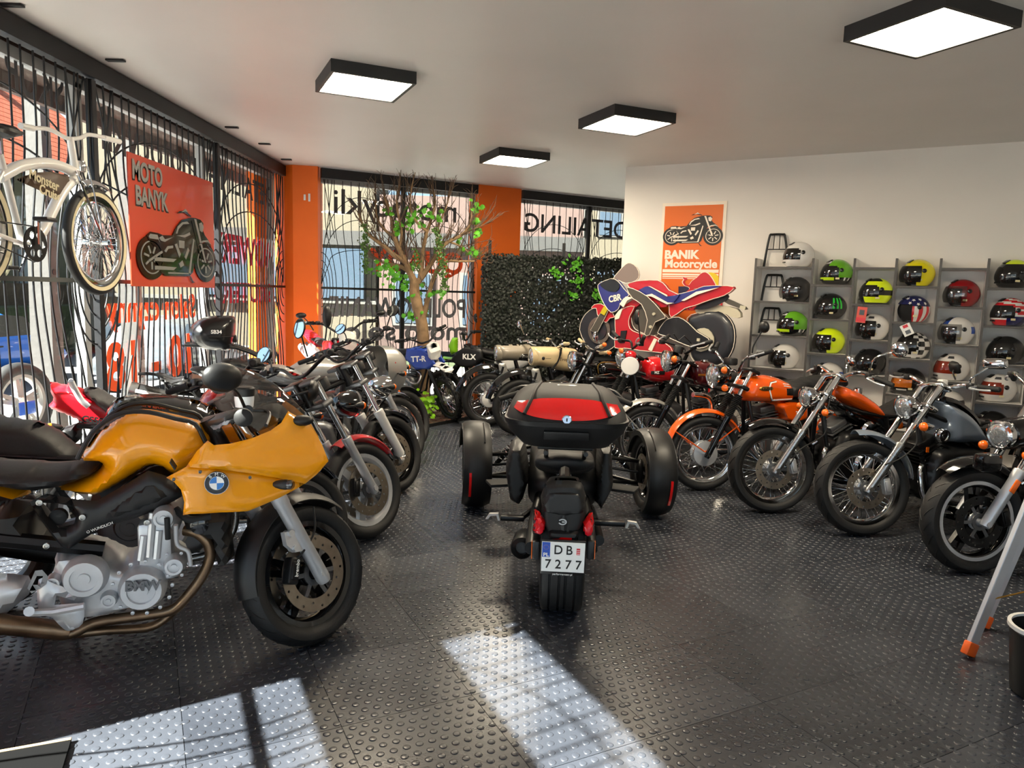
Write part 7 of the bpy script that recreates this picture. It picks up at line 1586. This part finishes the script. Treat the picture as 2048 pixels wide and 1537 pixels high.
cpiece('blue_sweep', [(715, 440), (810, 378), (870, 392), (1045, 478), (1160, 455), (1090, 545), (1040, 552), (950, 490), (880, 455), (800, 465)], .06, 'cut_blue', edge=False); cpiece('white_sweep', [(800, 470), (880, 452), (1040, 540), (1110, 545), (1040, 560), (960, 520), (880, 480)], .072, 'print_cream', sm=0, edge=False); cpiece('white_sweep', [(850, 372), (870, 378), (1040, 465), (1040, 480)], .075, 'print_cream', sm=0, edge=False)
cpiece('nose', [(335, 390), (350, 345), (470, 297), (540, 325), (600, 400), (655, 465), (600, 500), (560, 560), (540, 610), (470, 642), (400, 560), (355, 460)], .06, 'cut_blue', .04); cpiece('cockpit', [(362, 352), (470, 300), (535, 325), (560, 380), (520, 430), (440, 420), (390, 390)], .085, 'cut_black', edge=False); cpiece('nose_white', [(560, 555), (625, 480), (700, 490), (640, 520), (600, 590)], .085, 'print_cream', sm=0, edge=False)
text('lettering', 'CBR', .10, C0+CU*con(*H5(510, 500))[0]+CN*.085+Vector((0, 0, con(*H5(510, 500))[1]))-co.location, CU+Vector((0, 0, .2)), Vector((0, 0, 1))-CU*.2, 'print_cream', co, offset=.003)
cpiece('windscreen', [(470, 300), (530, 220), (600, 150), (650, 138), (710, 180), (738, 260), (700, 320), (600, 345), (530, 315)], .04, 'cut_screen')
cpiece('frame_spar', [(640, 400), (700, 400), (850, 480), (1000, 640), (1030, 700), (930, 740), (870, 870), (820, 860), (850, 720), (790, 560), (700, 500)], .09, 'cut_grey')
b1 = [cpiece('frame_bolt', ell_(q, 15, 15, 12), .105, 'cut_cream', sm=0, edge=False) for q in ((922, 658), (887, 788))]
cpiece('tail', [(1045, 490), (1160, 450), (1300, 415), (1400, 375), (1640, 370), (1702, 397), (1600, 470), (1480, 505), (1300, 572), (1200, 600), (1060, 692), (1040, 600)], .02, 'cut_red', .04); cpiece('tail_blue', [(1045, 495), (1160, 455), (1300, 418), (1400, 378), (1580, 374), (1330, 440), (1180, 525), (1060, 560)], .045, 'cut_blue', edge=False); cpiece('tail_white', [(1178, 520), (1330, 430), (1560, 388), (1340, 460), (1205, 525)], .058, 'print_cream', sm=0, edge=False)
cpiece('tail_under', [(1300, 575), (1480, 508), (1620, 460), (1600, 520), (1420, 600), (1290, 610)], .0, 'cut_black', edge=False); cpiece('plate_bracket', [(1520, 480), (1560, 478), (1800, 585), (1790, 615), (1650, 570), (1590, 540)], -.01, 'cut_grey', edge=False); cpiece('muffler', [(1260, 620), (1400, 560), (1520, 570), (1690, 600), (1730, 690), (1640, 690), (1500, 630), (1330, 660)], -.05, 'cut_cream', .04, edge=False)
cpiece('number_panel', [(1750, 570), (1805, 580), (1795, 615), (1740, 600)], .005, 'cut_cream', sm=0, edge=False)
st = C0+CU*.75; zb_ = .82
MB().box((0, 0, .015), (.5, .5, .03), bev=.005).obj('stand_base', 'black_metal', co)
for k in (-.45, .45): MB().tube([Vector((0, 0, .03)), CU*k+Vector((0, 0, .95))], .02, 8).obj('stand_post', 'black_metal', co)
# ------------------------------------------------------------------ planting bed, tree, ivy screen
mat('bark', '8a6f50', .85, noise=.25, nscale=14, bump=.5, bscale=40); mat('twig', '5d4a3a', .85, noise=.2)
mat('leaf_green', '4f9a1c', .5, noise=.25, nscale=30); mat('leaf_dark', '161d14', .6, noise=.35, nscale=25); mat('leaf_ivy', '3c5e1a', .45, noise=.3, nscale=25); mat('leaf_lime', '8fd010', .5, noise=.2, nscale=20)
mat('pebble', '8d8577', .8, noise=.2, nscale=15); mat('screen_black', '121412', .7)
bed = [onz(800, 868, 0), onz(850, 857, 0), onz(905, 846, 0), onz(945, 838, 0), Vector((-.2, 9.2, 0)), Vector((-.35, 10.1, 0)), Q0+QE*.35+QN*.25, Vector((-2.2, 8.9, 0))]
pb = thing('planting_bed', 'low mulch planting bed with black edging at the back window', 'planter', (-1.1, 9.0, 0)); PBL = pb.location.copy()
mb = MB(); V, Fc, d = trifill([(p.x-PBL.x, p.y-PBL.y) for p in bed], .07); rb = random.Random(5)
mb.add([(a, c, .012+(0 if d[i] < 1e-6 else rb.uniform(0, .022))) for i, (a, c) in enumerate(V)], Fc); mb.obj('mulch', 'mulch', pb, sharp=20)
mb = MB(); n_ = len(bed)
for i in range(n_):
    a, c = bed[i]-PBL, bed[(i+1) % n_]-PBL; e = (c-a).normalized(); mb.box((a+c)/2+Vector((0, 0, .02)), ((c-a).length, .012, .04), Matrix.Rotation(math.atan2(e.y, e.x), 3, 'Z'))
mb.obj('edging', 'black_plastic', pb)
mb = MB(); pol = [(p.x-PBL.x, p.y-PBL.y) for p in bed]
for i in range(1500):
    x, y = rb.uniform(-1.2, .9), rb.uniform(-.9, 1.1)
    if inside(np.array([x]), np.array([y]), pol)[0]: mb.box((x, y, .033+rb.uniform(0, .012)), (rb.uniform(.02, .06), rb.uniform(.008, .018), .005), Matrix.Rotation(rb.uniform(0, 6.3), 3, 'Z') @ Matrix.Rotation(rb.uniform(-.4, .4), 3, 'X'))
mb.obj('bark_chips', 'seat_brown', pb, kind='stuff')
for px, py, r, lb in ((855, 822, .05, 'round grey stone in the planting bed by the black wheel'), (838, 830, .035, 'small pale stone at the edge of the planting bed'), (868, 825, .03, 'small grey stone beside the round one in the bed')):
    p = onz(px, py, .03); mb = MB(); mb.ell((0, 0, r*.55), (r, r*.8, r*.65), 14, 9)
    mb.v = [(v[0]*(1+.12*math.sin(v[1]*60)), v[1]*(1+.1*math.sin(v[0]*50)), v[2]) for v in mb.v]; o = mb.obj('stone', 'pebble'); o.location = p; tag(o, lb, 'stone', 'stones in the planting bed')
def leaf(mb, p, n, size, rnd, lobed=False):
    n = n.normalized(); e = n.orthogonal().normalized(); a = rnd.uniform(0, 6.28); e1 = e*math.cos(a)+n.cross(e)*math.sin(a); e2 = n.cross(e1); s = size
    if lobed:
        P = [(0, -.5), (.28, -.42), (.5, -.05), (.3, .05), (.38, .38), (.14, .25), (0, .6), (-.14, .25), (-.38, .38), (-.3, .05), (-.5, -.05), (-.28, -.42)]
        V = [p+e1*(x*s)+e2*(y*s)+n*(-.25*s*abs(x)) for x, y in P]+[p+n*.02*s]; mb.add(V, [(i, (i+1) % 12, 12) for i in range(12)])
    else:
        V = [p-e2*s*.5, p+e1*s*.32-n*s*.08, p+e2*s*.55, p-e1*s*.32-n*s*.08, p+n*s*.06]; mb.add(V, [(0, 1, 4), (1, 2, 4), (2, 3, 4), (3, 0, 4)])
TB = Vector((-1.08, 8.98, 0)); tr = thing('tree', 'bare branched indoor tree with a few green leaves in front of the back window', 'tree', TB)
rt2 = random.Random(11)
def tpx(x, y, dy): px, py = 640+x/4.044, 340+y/4.044; p = onplane(px, py, (0, TB.y+dy, 0), (0, 1, 0)); return p-TB
mb = MB(); p0 = tpx(838, 1420, 0)
tk_ = [Vector((p0.x, 0, .02)), Vector((p0.x, 0, .35)), tpx(832, 1320, 0), tpx(800, 1150, 0), tpx(765, 1000, 0), tpx(765, 900, 0)]
ns_ = 5; mb.tube(tk_, [.085, .082, .08, .078, .076, .075, .073, .072, .072, .07, .068, .066, .064, .062, .06, .058], 12, sub=4); trunk = mb.obj('trunk', 'bark', tr)
BR = [([(765, 905), (730, 840), (690, 740), (640, 640), (600, 540), (585, 430), (560, 330), (520, 210)], .0, .045), ([(720, 820), (650, 780), (580, 765), (500, 745), (430, 700)], .1, .03), ([(690, 745), (600, 690), (520, 620), (440, 560), (390, 520), (345, 440), (310, 350)], -.1, .034),
      ([(790, 910), (850, 830), (920, 720), (960, 650), (1040, 580), (1140, 530), (1210, 450), (1230, 300)], -.05, .038), ([(810, 870), (825, 760), (835, 640), (865, 500), (900, 400), (930, 260), (905, 120)], .15, .032), ([(840, 1190), (870, 1050), (910, 900), (960, 790), (1030, 740), (1120, 740), (1250, 740)], -.15, .034),
      ([(960, 650), (950, 560), (960, 450), (1010, 330), (1050, 200)], .05, .02), ([(640, 640), (660, 520), (640, 400), (620, 260), (640, 120)], -.12, .02), ([(1040, 580), (1140, 620), (1230, 690), (1290, 720)], .0, .014), ([(865, 500), (780, 420), (730, 300), (740, 150), (770, 20)], -.05, .018), ([(600, 540), (520, 480), (460, 380), (450, 240)], .05, .018), ([(1140, 530), (1240, 480), (1330, 440)], -.1, .014)]
tw = MB(); tips = []
for pts, dy, r in BR:
    P = [tpx(x, y, dy*i/len(pts)) for i, (x, y) in enumerate(pts)]; P = [Vector(q) for q in cr(P, 4)]; n_ = len(P)
    MB().tube(P, [r*(1-.72*i/n_) for i in range(n_)], 8).obj('branch', 'bark', tr)
    for i in range(4, n_):
        for _ in range(2):
            if rt2.random() < .75:
                d = (P[i]-P[i-1]).normalized(); q = P[i]; dd = (d+Vector((rt2.uniform(-1, 1), rt2.uniform(-1, 1), rt2.uniform(-.2, 1.1)))).normalized(); L = rt2.uniform(.18, .42)*(1.1-i/n_*.3)
                pts_ = [q]
                for k in range(3):
                    dd = (dd+Vector((rt2.uniform(-.3, .3), rt2.uniform(-.3, .3), rt2.uniform(-.1, .4)))).normalized(); q = q+dd*L/3
                    if q.z+TB.z > 2.96: break
                    pts_.append(q)
                    if rt2.random() < .6:
                        e = (dd+Vector((rt2.uniform(-1, 1), rt2.uniform(-1, 1), rt2.uniform(-.3, .8)))).normalized()*rt2.uniform(.05, .14)
                        if (q+e).z < 2.96: tw.tube([q, q+e*.5+Vector((0, 0, .01)), q+e], [.003, .0025, .0015], 4); tips.append(q+e)
                if len(pts_) > 1: tw.tube(pts_, [.006, .005, .004, .0025][:len(pts_)], 5); tips.append(pts_[-1])
tw.obj('twigs', 'twig', tr, kind='stuff')
lv = MB()
for px, py, n, sp in ((470, 810, 16, .10), (560, 800, 10, .09), (620, 880, 22, .14), (700, 950, 9, .07), (760, 390, 18, .12), (690, 480, 12, .10), (560, 320, 7, .07), (840, 330, 10, .10), (820, 440, 6, .05), (930, 380, 10, .09), (740, 1060, 8, .08), (720, 1160, 9, .08), (850, 1160, 4, .04), (770, 1210, 5, .05), (880, 1000, 6, .06), (970, 990, 8, .07), (1130, 600, 7, .07), (1230, 670, 8, .07), (1270, 300, 8, .07), (1270, 440, 10, .08), (1270, 530, 8, .07), (830, 930, 4, .04), (640, 450, 7, .06), (720, 780, 8, .08)):
    for _ in range(n):
        p = tpx(px, py, rt2.uniform(-.12, .12))+Vector((rt2.gauss(0, sp*.5), rt2.gauss(0, sp*.4), rt2.gauss(0, sp*.5))); leaf(lv, p, Vector((rt2.uniform(-.6, .6), -1, rt2.uniform(-.2, .8))), rt2.uniform(.038, .078), rt2, True)
lv.obj('leaves', 'leaf_green', tr, kind='stuff')
for (x0, y0), (x1, y1), n, wd in (((365, 440), (365, 840), 190, .05), ((935, 470), (985, 760), 170, .06), ((985, 740), (1010, 980), 130, .06), ((770, 640), (790, 820), 70, .05)):
    iv = MB()
    for _ in range(n):
        f = rt2.random(); p = tpx(x0+(x1-x0)*f, y0+(y1-y0)*f, -.16)+Vector((rt2.gauss(0, wd*.5), rt2.gauss(0, wd*.5), 0)); leaf(iv, p, Vector((rt2.uniform(-1, 1), -1, rt2.uniform(-.3, .9))), rt2.uniform(.025, .045), rt2)
    iv.tube([tpx(x0, y0-10, -.16), tpx((x0+x1)/2, (y0+y1)/2, -.16), tpx(x1, y1, -.16)], .003, 5); iv.obj('hanging_vine', 'leaf_ivy', tr, kind='stuff')
# small bright plant in the bed
p = onz(848, 834, .03); t = thing('artificial_plant', 'small bright lime green plant in the planting bed', 'plant', p); lm = MB()
for _ in range(90):
    q = Vector((rt2.gauss(0, .08), rt2.gauss(0, .06), abs(rt2.gauss(.13, .07)))); leaf(lm, q, Vector((q.x*4, q.y*4-.6, .7)), rt2.uniform(.04, .075), rt2, True)
lm.obj('leaves', 'leaf_lime', t, kind='stuff'); MB().tube([(0, 0, 0), (.01, 0, .08)], .01, 6).obj('stem', 'leaf_ivy', t)
# ivy covered screen: perforated panel and leaves
IA = Vector((-.36, 9.42, 0)); IB = Vector((1.62, 9.72, 0)); IE = (IB-IA).normalized(); IN = Vector((IE.y, -IE.x, 0)); IL = (IB-IA).length
sc = thing('ivy_screen', 'dark artificial ivy privacy screen standing in front of the back wall', 'screen', (IA+IB)/2); SC = sc.location.copy(); IH = 2.0
ri = random.Random(21); cs = .017; nx, nz = int(IL/cs), int(IH/cs); holes_ = set()
for cx_, cz_, sx_, sz_, n in ((.45, .88, .12, .06, 34), (.6, .9, .2, .04, 26), (.8, .92, .14, .05, 22), (.35, .62, .1, .1, 22), (.7, .36, .14, .1, 30), (.85, .3, .1, .12, 20), (.5, .5, .35, .35, 70), (.92, .85, .06, .1, 12), (.25, .75, .1, .1, 10)):
    for _ in range(n):
        i, j = int(nx*(cx_+ri.gauss(0, sx_*.6))), int(nz*(cz_+ri.gauss(0, sz_*.6)))
        if 1 < i < nx-1 and 1 < j < nz-1: holes_.add((i, j))
def IP(s, z, o=0.): return IA+IE*s+IN*o+Vector((0, 0, z))-SC
mb = MB(); V = {}; vl = []
def iv_(i, j):
    if (i, j) not in V: V[(i, j)] = len(vl); vl.append(IP(i*IL/nx, j*IH/nz))
    return V[(i, j)]
fc_ = [(iv_(i, j), iv_(i+1, j), iv_(i+1, j+1), iv_(i, j+1)) for i in range(nx) for j in range(nz) if (i, j) not in holes_]
mb.add(vl, fc_); mb.add([v+IN*-.012 for v in vl], [f[::-1] for f in fc_]); mb.obj('perforated_panel', 'screen_black', sc)
lv = MB()
for _ in range(12500):
    s, z = ri.uniform(-.05, IL+.02), ri.uniform(.02, IH+.03); i, j = int(s/IL*nx), int(z/IH*nz)
    near = any((i+a, j+c) in holes_ for a in (-1, 0, 1) for c in (-1, 0, 1))
    if (i, j) in holes_ or near and ri.random() < .88: continue
    leaf(lv, IP(s, z, .015+abs(ri.gauss(0, .02))), IN+Vector((ri.uniform(-.7, .7), ri.uniform(-.4, .4), ri.uniform(-.5, .8))), ri.uniform(.014, .02) if near else ri.uniform(.024, .042), ri, True)
for _ in range(500):
    z = ri.uniform(.02, IH); leaf(lv, IP(-.03+ri.gauss(0, .02), z, -.06+ri.uniform(-.1, .06)), -IE+IN*.5+Vector((0, 0, ri.uniform(-.5, .5))), ri.uniform(.04, .06), ri, True)
lv.obj('ivy_leaves', 'leaf_dark', sc, kind='stuff')
lv = MB()
for px, py, n, sp in ((1112, 545, 26, .09), (1150, 530, 30, .11), (1155, 560, 20, .09), (1145, 590, 20, .09), (1195, 590, 22, .09), (1205, 605, 16, .08)):
    c = onplane(px, py, IA+IN*.08, IN)-SC
    for _ in range(n): leaf(lv, c+Vector((ri.gauss(0, sp*.5), ri.uniform(-.06, .02), ri.gauss(0, sp*.5))), IN+Vector((ri.uniform(-.6, .6), 0, ri.uniform(-.2, .9))), ri.uniform(.04, .07), ri)
lv.obj('fern_sprigs', 'leaf_green', sc, kind='stuff')
for s in (.03, IL/2, IL-.03): MB().box(IP(s, IH/2+.1, -.04), (.04, .04, IH+.2)).obj('screen_post', 'black_metal', sc)
# tan box on top of the wall end nook
mat('cabinet_tan', 'b0936a', .6, noise=.06)
t = thing('tall_cabinet', 'narrow tan cabinet behind the ivy screen at the end of the white wall', 'cabinet', (1.66, 10.15, 0)); MB().box((0, 0, 1.16), (.34, .3, 2.32), bev=.004).obj('body', 'cabinet_tan', t); dr_ = MB().box((0, -.158, 1.16), (.32, .016, 2.28), bev=.003).obj('door', 'cabinet_tan', t); MB().cyl((.12, -.166, 1.1), (.12, -.19, 1.1), .012, n=10).obj('knob', 'steel', dr_)
# ------------------------------------------------------------------ white cruiser bicycle hung on the left grille
bz = 1.44; B = Bike('cruiser_bicycle', 'white cruiser bicycle with cream-wall tyres hung on the left window grille', (-2.66, 4.66), 0, rake=24, R=.335, steer=0, cat='bicycle'); B.root.location.z = bz
mat('cream_rubber', 'cfc3a0', .7); mat('bike_white', 'e4e2dd', .3, coat=.4); mat('bike_brown', '4a3524', .5, noise=.1)
def Q4(x, y, lat=0.): v = B.t3(x/3.6577, 180+y/3.6577, lat); v.z -= bz; return v
for cx_, nm in ((0, 'front_wheel'), (-1.12, 'rear_wheel')):
    B.wheel(nm, cx_, .335, .055, .275, 'spoke', rim='chrome', nsp=72, hub=.022, hubm='chrome', rimw=.034, n=56); wo = B.root.children[-1]
    mb = MB()
    for sg in (-1, 1): mb.lathe([(.283, sg*.0255), (.306, sg*.0295), (.306, sg*.0268), (.283, sg*.022)], (cx_, 0, .335), (0, 1, 0), 56, True)
    mb.obj('tyre_sidewall', 'cream_rubber', [c for c in B.root.children if c.name.startswith(nm)][0])
def tubeq(name, pts, r, m, lat=0., sub=4, n=10): mb = MB(); mb.tube([Q4(x, y, lat) for x, y in pts], r, n, sub=sub); return B.put(mb, name, m)
tubeq('top_tube', [(-10, 640), (60, 600), (150, 557), (300, 535), (430, 555), (545, 605)], .031, 'bike_white'); tubeq('down_tube', [(560, 640), (490, 700), (430, 790), (375, 900), (310, 1030), (230, 1120)], .03, 'bike_white'); tubeq('seat_tube', [(-5, 470), (20, 560), (65, 740), (110, 920), (160, 1115), (190, 1130)], .019, 'bike_white')
for sg in (-1, 1):
    mb = MB(); mb.tube([Q4(190, 1135, sg*.02), Vector((-1.12, sg*.06, .335))], .012, 8); B.put(mb, 'chain_stay', 'bike_white'); mb = MB(); mb.tube([Q4(20, 600, sg*.02), Vector((-1.12, sg*.06, .335))], .01, 8); B.put(mb, 'seat_stay', 'bike_white')
    mb = MB(); mb.tube([Q4(560, 590, sg*.04), Q4(600, 700, sg*.05), Vector((0, sg*.05, .335))], .009, 8, sub=3); B.put(mb, 'fork_blade', 'chrome'); mb = MB(); mb.tube([Q4(640, 560, sg*.04), Q4(690, 760, sg*.045), Vector((.0, sg*.05, .335))], .006, 8); B.put(mb, 'truss_rod', 'chrome')
mb = MB(); mb.tube([Q4(512, 345), Q4(560, 640)], .02, 12); B.put(mb, 'head_tube', 'bike_white'); mb = MB(); mb.lathe([(.03, -.03), (.034, 0), (.03, .03)], Q4(585, 560), (0, 0, 1), 14); B.put(mb, 'spring_fork_crown', 'chrome')
mb = MB(); mb.tube([Q4(*q) for q in ((225, 280), (330, 283), (400, 305), (480, 350), (530, 358), (590, 350), (640, 328), (720, 338), (800, 360), (850, 372))], .012, 9, sub=3); hb = B.put(mb, 'handlebar', 'bike_white')
for a, c in (((150, 262), (240, 281)), ((760, 350), (875, 378))): MB().cyl(Q4(*a), Q4(*c), .017, n=12).obj('grip', 'bike_white', hb if False else B.root)
pq = [(B_.x, B_.z) for B_ in [Q4(*q, .03) for q in ((75, 655), (130, 630), (230, 603), (340, 597), (440, 620), (515, 658), (460, 715), (425, 760), (390, 815), (320, 775), (240, 730), (150, 690))]]
mb = MB(); mb.puff(pq, .018, .012, step=.03); tkp = B.put(mb, 'tank_plaque', 'bike_brown')
c_ = Q4(300, 690); text('lettering', 'Monster', .075, Vector((c_.x, -.02, c_.z+.02)), (.98, 0, -.15), (.15, 0, .98), 'cream_rubber', tkp, offset=.002); text('lettering', 'Cruiser', .07, Vector((c_.x+.06, -.02, c_.z-.045)), (.98, 0, -.15), (.15, 0, .98), 'cream_rubber', tkp, offset=.002)
cc = Q4(260, 1130, -.06); mb = MB(); outer = [(.095*math.cos(2*PI*i/40), .095*math.sin(2*PI*i/40)) for i in range(40)]; hol = [[(.055*math.cos(2*PI*k/6)+.021*math.cos(2*PI*i/14), .055*math.sin(2*PI*k/6)+.021*math.sin(2*PI*i/14)) for i in range(14)] for k in range(6)]
mb.puff(outer, 0, .01, step=.04, holes=hol, flat=.003, fn=lambda a, c, t_: cc+Vector((a, t_, c))); B.put(mb, 'chainring', 'black_metal')
mb = MB(); mb.tube([cc-Vector((0, .02, 0)), Q4(280, 950, -.08)], .010, 8); ck = B.put(mb, 'crank', 'chrome'); mb = MB(); pp = Q4(330, 948, -.13); mb.box(pp, (.09, .08, .022), bev=.005); B.put(mb, 'pedal', 'black_plastic', ck)
mb = MB(); mb.tube([cc+Vector((0, .03, 0)), Q4(150, 1330, .07)], .010, 8); ck = B.put(mb, 'crank', 'chrome'); mb = MB(); mb.box(Q4(50, 1300, .08), (.09, .08, .022), bev=.005); B.put(mb, 'pedal', 'black_plastic', ck)
mb = MB(); mb.tube([cc+Vector((0, .01, .095)), Vector((-1.12, -.05, .375))], .004, 6); mb.tube([cc+Vector((0, .01, -.095)), Vector((-1.12, -.05, .295))], .004, 6); B.put(mb, 'chain', 'black_metal')
mb = MB(); mb.puff([(q.x, q.z) for q in [Q4(*p) for p in ((-150, 250), (-40, 240), (20, 245), (95, 300), (110, 335), (60, 360), (-20, 350), (-150, 330))]], .08, .03, step=.02); B.put(mb, 'saddle', 'seat_vinyl'); mb = MB(); mb.tube([Q4(0, 350), Q4(10, 480)], .012, 8); B.put(mb, 'seat_post', 'chrome')
B.fender('front_fender', 0, .36, 62, 112, .03, 'chrome', taper=.2)
for y_ in (4.3, 5.0):
    MB().tube([Vector((y_-4.6, .0, .335+.34)), Vector((y_-4.6, .17, .335+.42))], .006, 6).obj('hanging_hook', 'black_metal', B.root)
# ------------------------------------------------------------------ stepladder, bucket, mat
mat('ladder_alu', 'c9ccd2', .4, metal=.5); mat('ladder_foot', 'f2641a', .5)
f0 = onz(1934, 1316, 0); lad = thing('step_ladder', 'aluminium stepladder with orange feet at the right edge', 'ladder', f0)
LT = Vector((.72, .30, 1.75)); ld = LT.normalized()
def rail(p, d, L, nm): 
    z = d.normalized(); x = Vector((0, 0, 1)).cross(z).normalized(); y = z.cross(x); R = Matrix((y, x, z)).transposed(); MB().box(p+z*(L/2+.03), (.055, .022, L), R, bev=.003, seg=1).obj(nm, 'ladder_alu', lad); MB().box(p+z*.03, (.066, .034, .06), R, bev=.006).obj('ladder_foot', 'ladder_foot', lad)
r0 = Vector((0, 0, .012)); side = Vector((.38, -.22, 0)); back = onz(1956, 1262, 0)-f0
rail(r0, LT, 1.8, 'ladder_rail'); rail(r0+side, LT, 1.8, 'ladder_rail'); rail(Vector((back.x+.03, back.y+.02, .012)), Vector((.60, .12, 1.65)), 1.7, 'support_leg'); rail(Vector((back.x+.03, back.y+.02, .012))+side, Vector((.60, .12, 1.65)), 1.7, 'support_leg')
for k in range(2, 5):
    q = r0+LT*(.16+.17*k)+side*.5; MB().box(q, (side.length, .09, .025), Matrix.Rotation(math.atan2(side.y, side.x), 3, 'Z')).obj('tread', 'ladder_alu', lad)
MB().tube([r0+LT*.14+Vector((.02, 0, 0)), r0+LT*.14+Vector((.35, .05, .06))], .004, 6).obj('brace_wire', 'gold', lad)
bc = onz(2084, 1392, 0); bk = thing('bucket', 'black plastic bucket with a pale rim at the right edge', 'bucket', bc)
MB().lathe([(0, .004), (.105, .004), (.11, .01), (.135, .275), (.128, .275), (.104, .016), (0, .016)], (0, 0, 0), (0, 0, 1), 32).obj('bucket_body', 'black_plastic', bk); MB().lathe([(.134, .27), (.142, .27), (.142, .285), (.128, .285), (.128, .27)], (0, 0, 0), (0, 0, 1), 32, True).obj('bucket_rim', 'white_paint', bk)
MB().tube([Vector((.139*math.cos(a), .139*math.sin(a)*.25-.12*math.sin(a), .27-.02*math.sin(a))) for a in [PI*i/12 for i in range(13)]], .003, 6).obj('bucket_handle', 'steel', bk)
c1, c2, c3 = onz(143, 1487, 0), onz(-40, 1520, 0), onz(60, 1545, 0); u = (c2-c1).normalized(); v = (c3-c1); v = (v-u*v.dot(u)).normalized()
mt = thing('door_mat', 'dark mat with a tan edge in the lower left corner', 'mat', c1); mat('mat_tan', '8c7350', .8); mat('mat_dark', '060607', .9, spec=.1)
MB().add([Vector((0, 0, .004)), u*.9+Vector((0, 0, .004)), u*.9+v*.6+Vector((0, 0, .004)), v*.6+Vector((0, 0, .004))]+[Vector((0, 0, .016)), u*.9+Vector((0, 0, .016)), u*.9+v*.6+Vector((0, 0, .016)), v*.6+Vector((0, 0, .016))], [(3, 2, 1, 0), (4, 5, 6, 7), (0, 1, 5, 4), (1, 2, 6, 5), (2, 3, 7, 6), (3, 0, 4, 7)]).obj('mat_sheet', 'mat_dark', mt)
MB().tube([Vector((0, 0, .013)), u*.9+Vector((0, 0, .013))], .008, 6).obj('mat_edging', 'mat_tan', mt)
# motorcycle wheel standing outside
ow = Bike('motorcycle_wheel', 'motorcycle wheel standing outside the lower left window', (-3.75, 5.45), 8, R=.31, cat='wheel'); ow.root.location.z = .28
ow.wheel('wheel', 0, .31, .12, .22, 'cast5', rim='silver_paint', nsp=2)
MB().box((-.02, -.09, .28), (.16, .01, .1), bev=.004).obj('sticker', 'h_blue', ow.root); MB().box((0, 0, -.2), (.5, .3, .4), bev=.01).obj('concrete_block', 'concrete', ow.root)
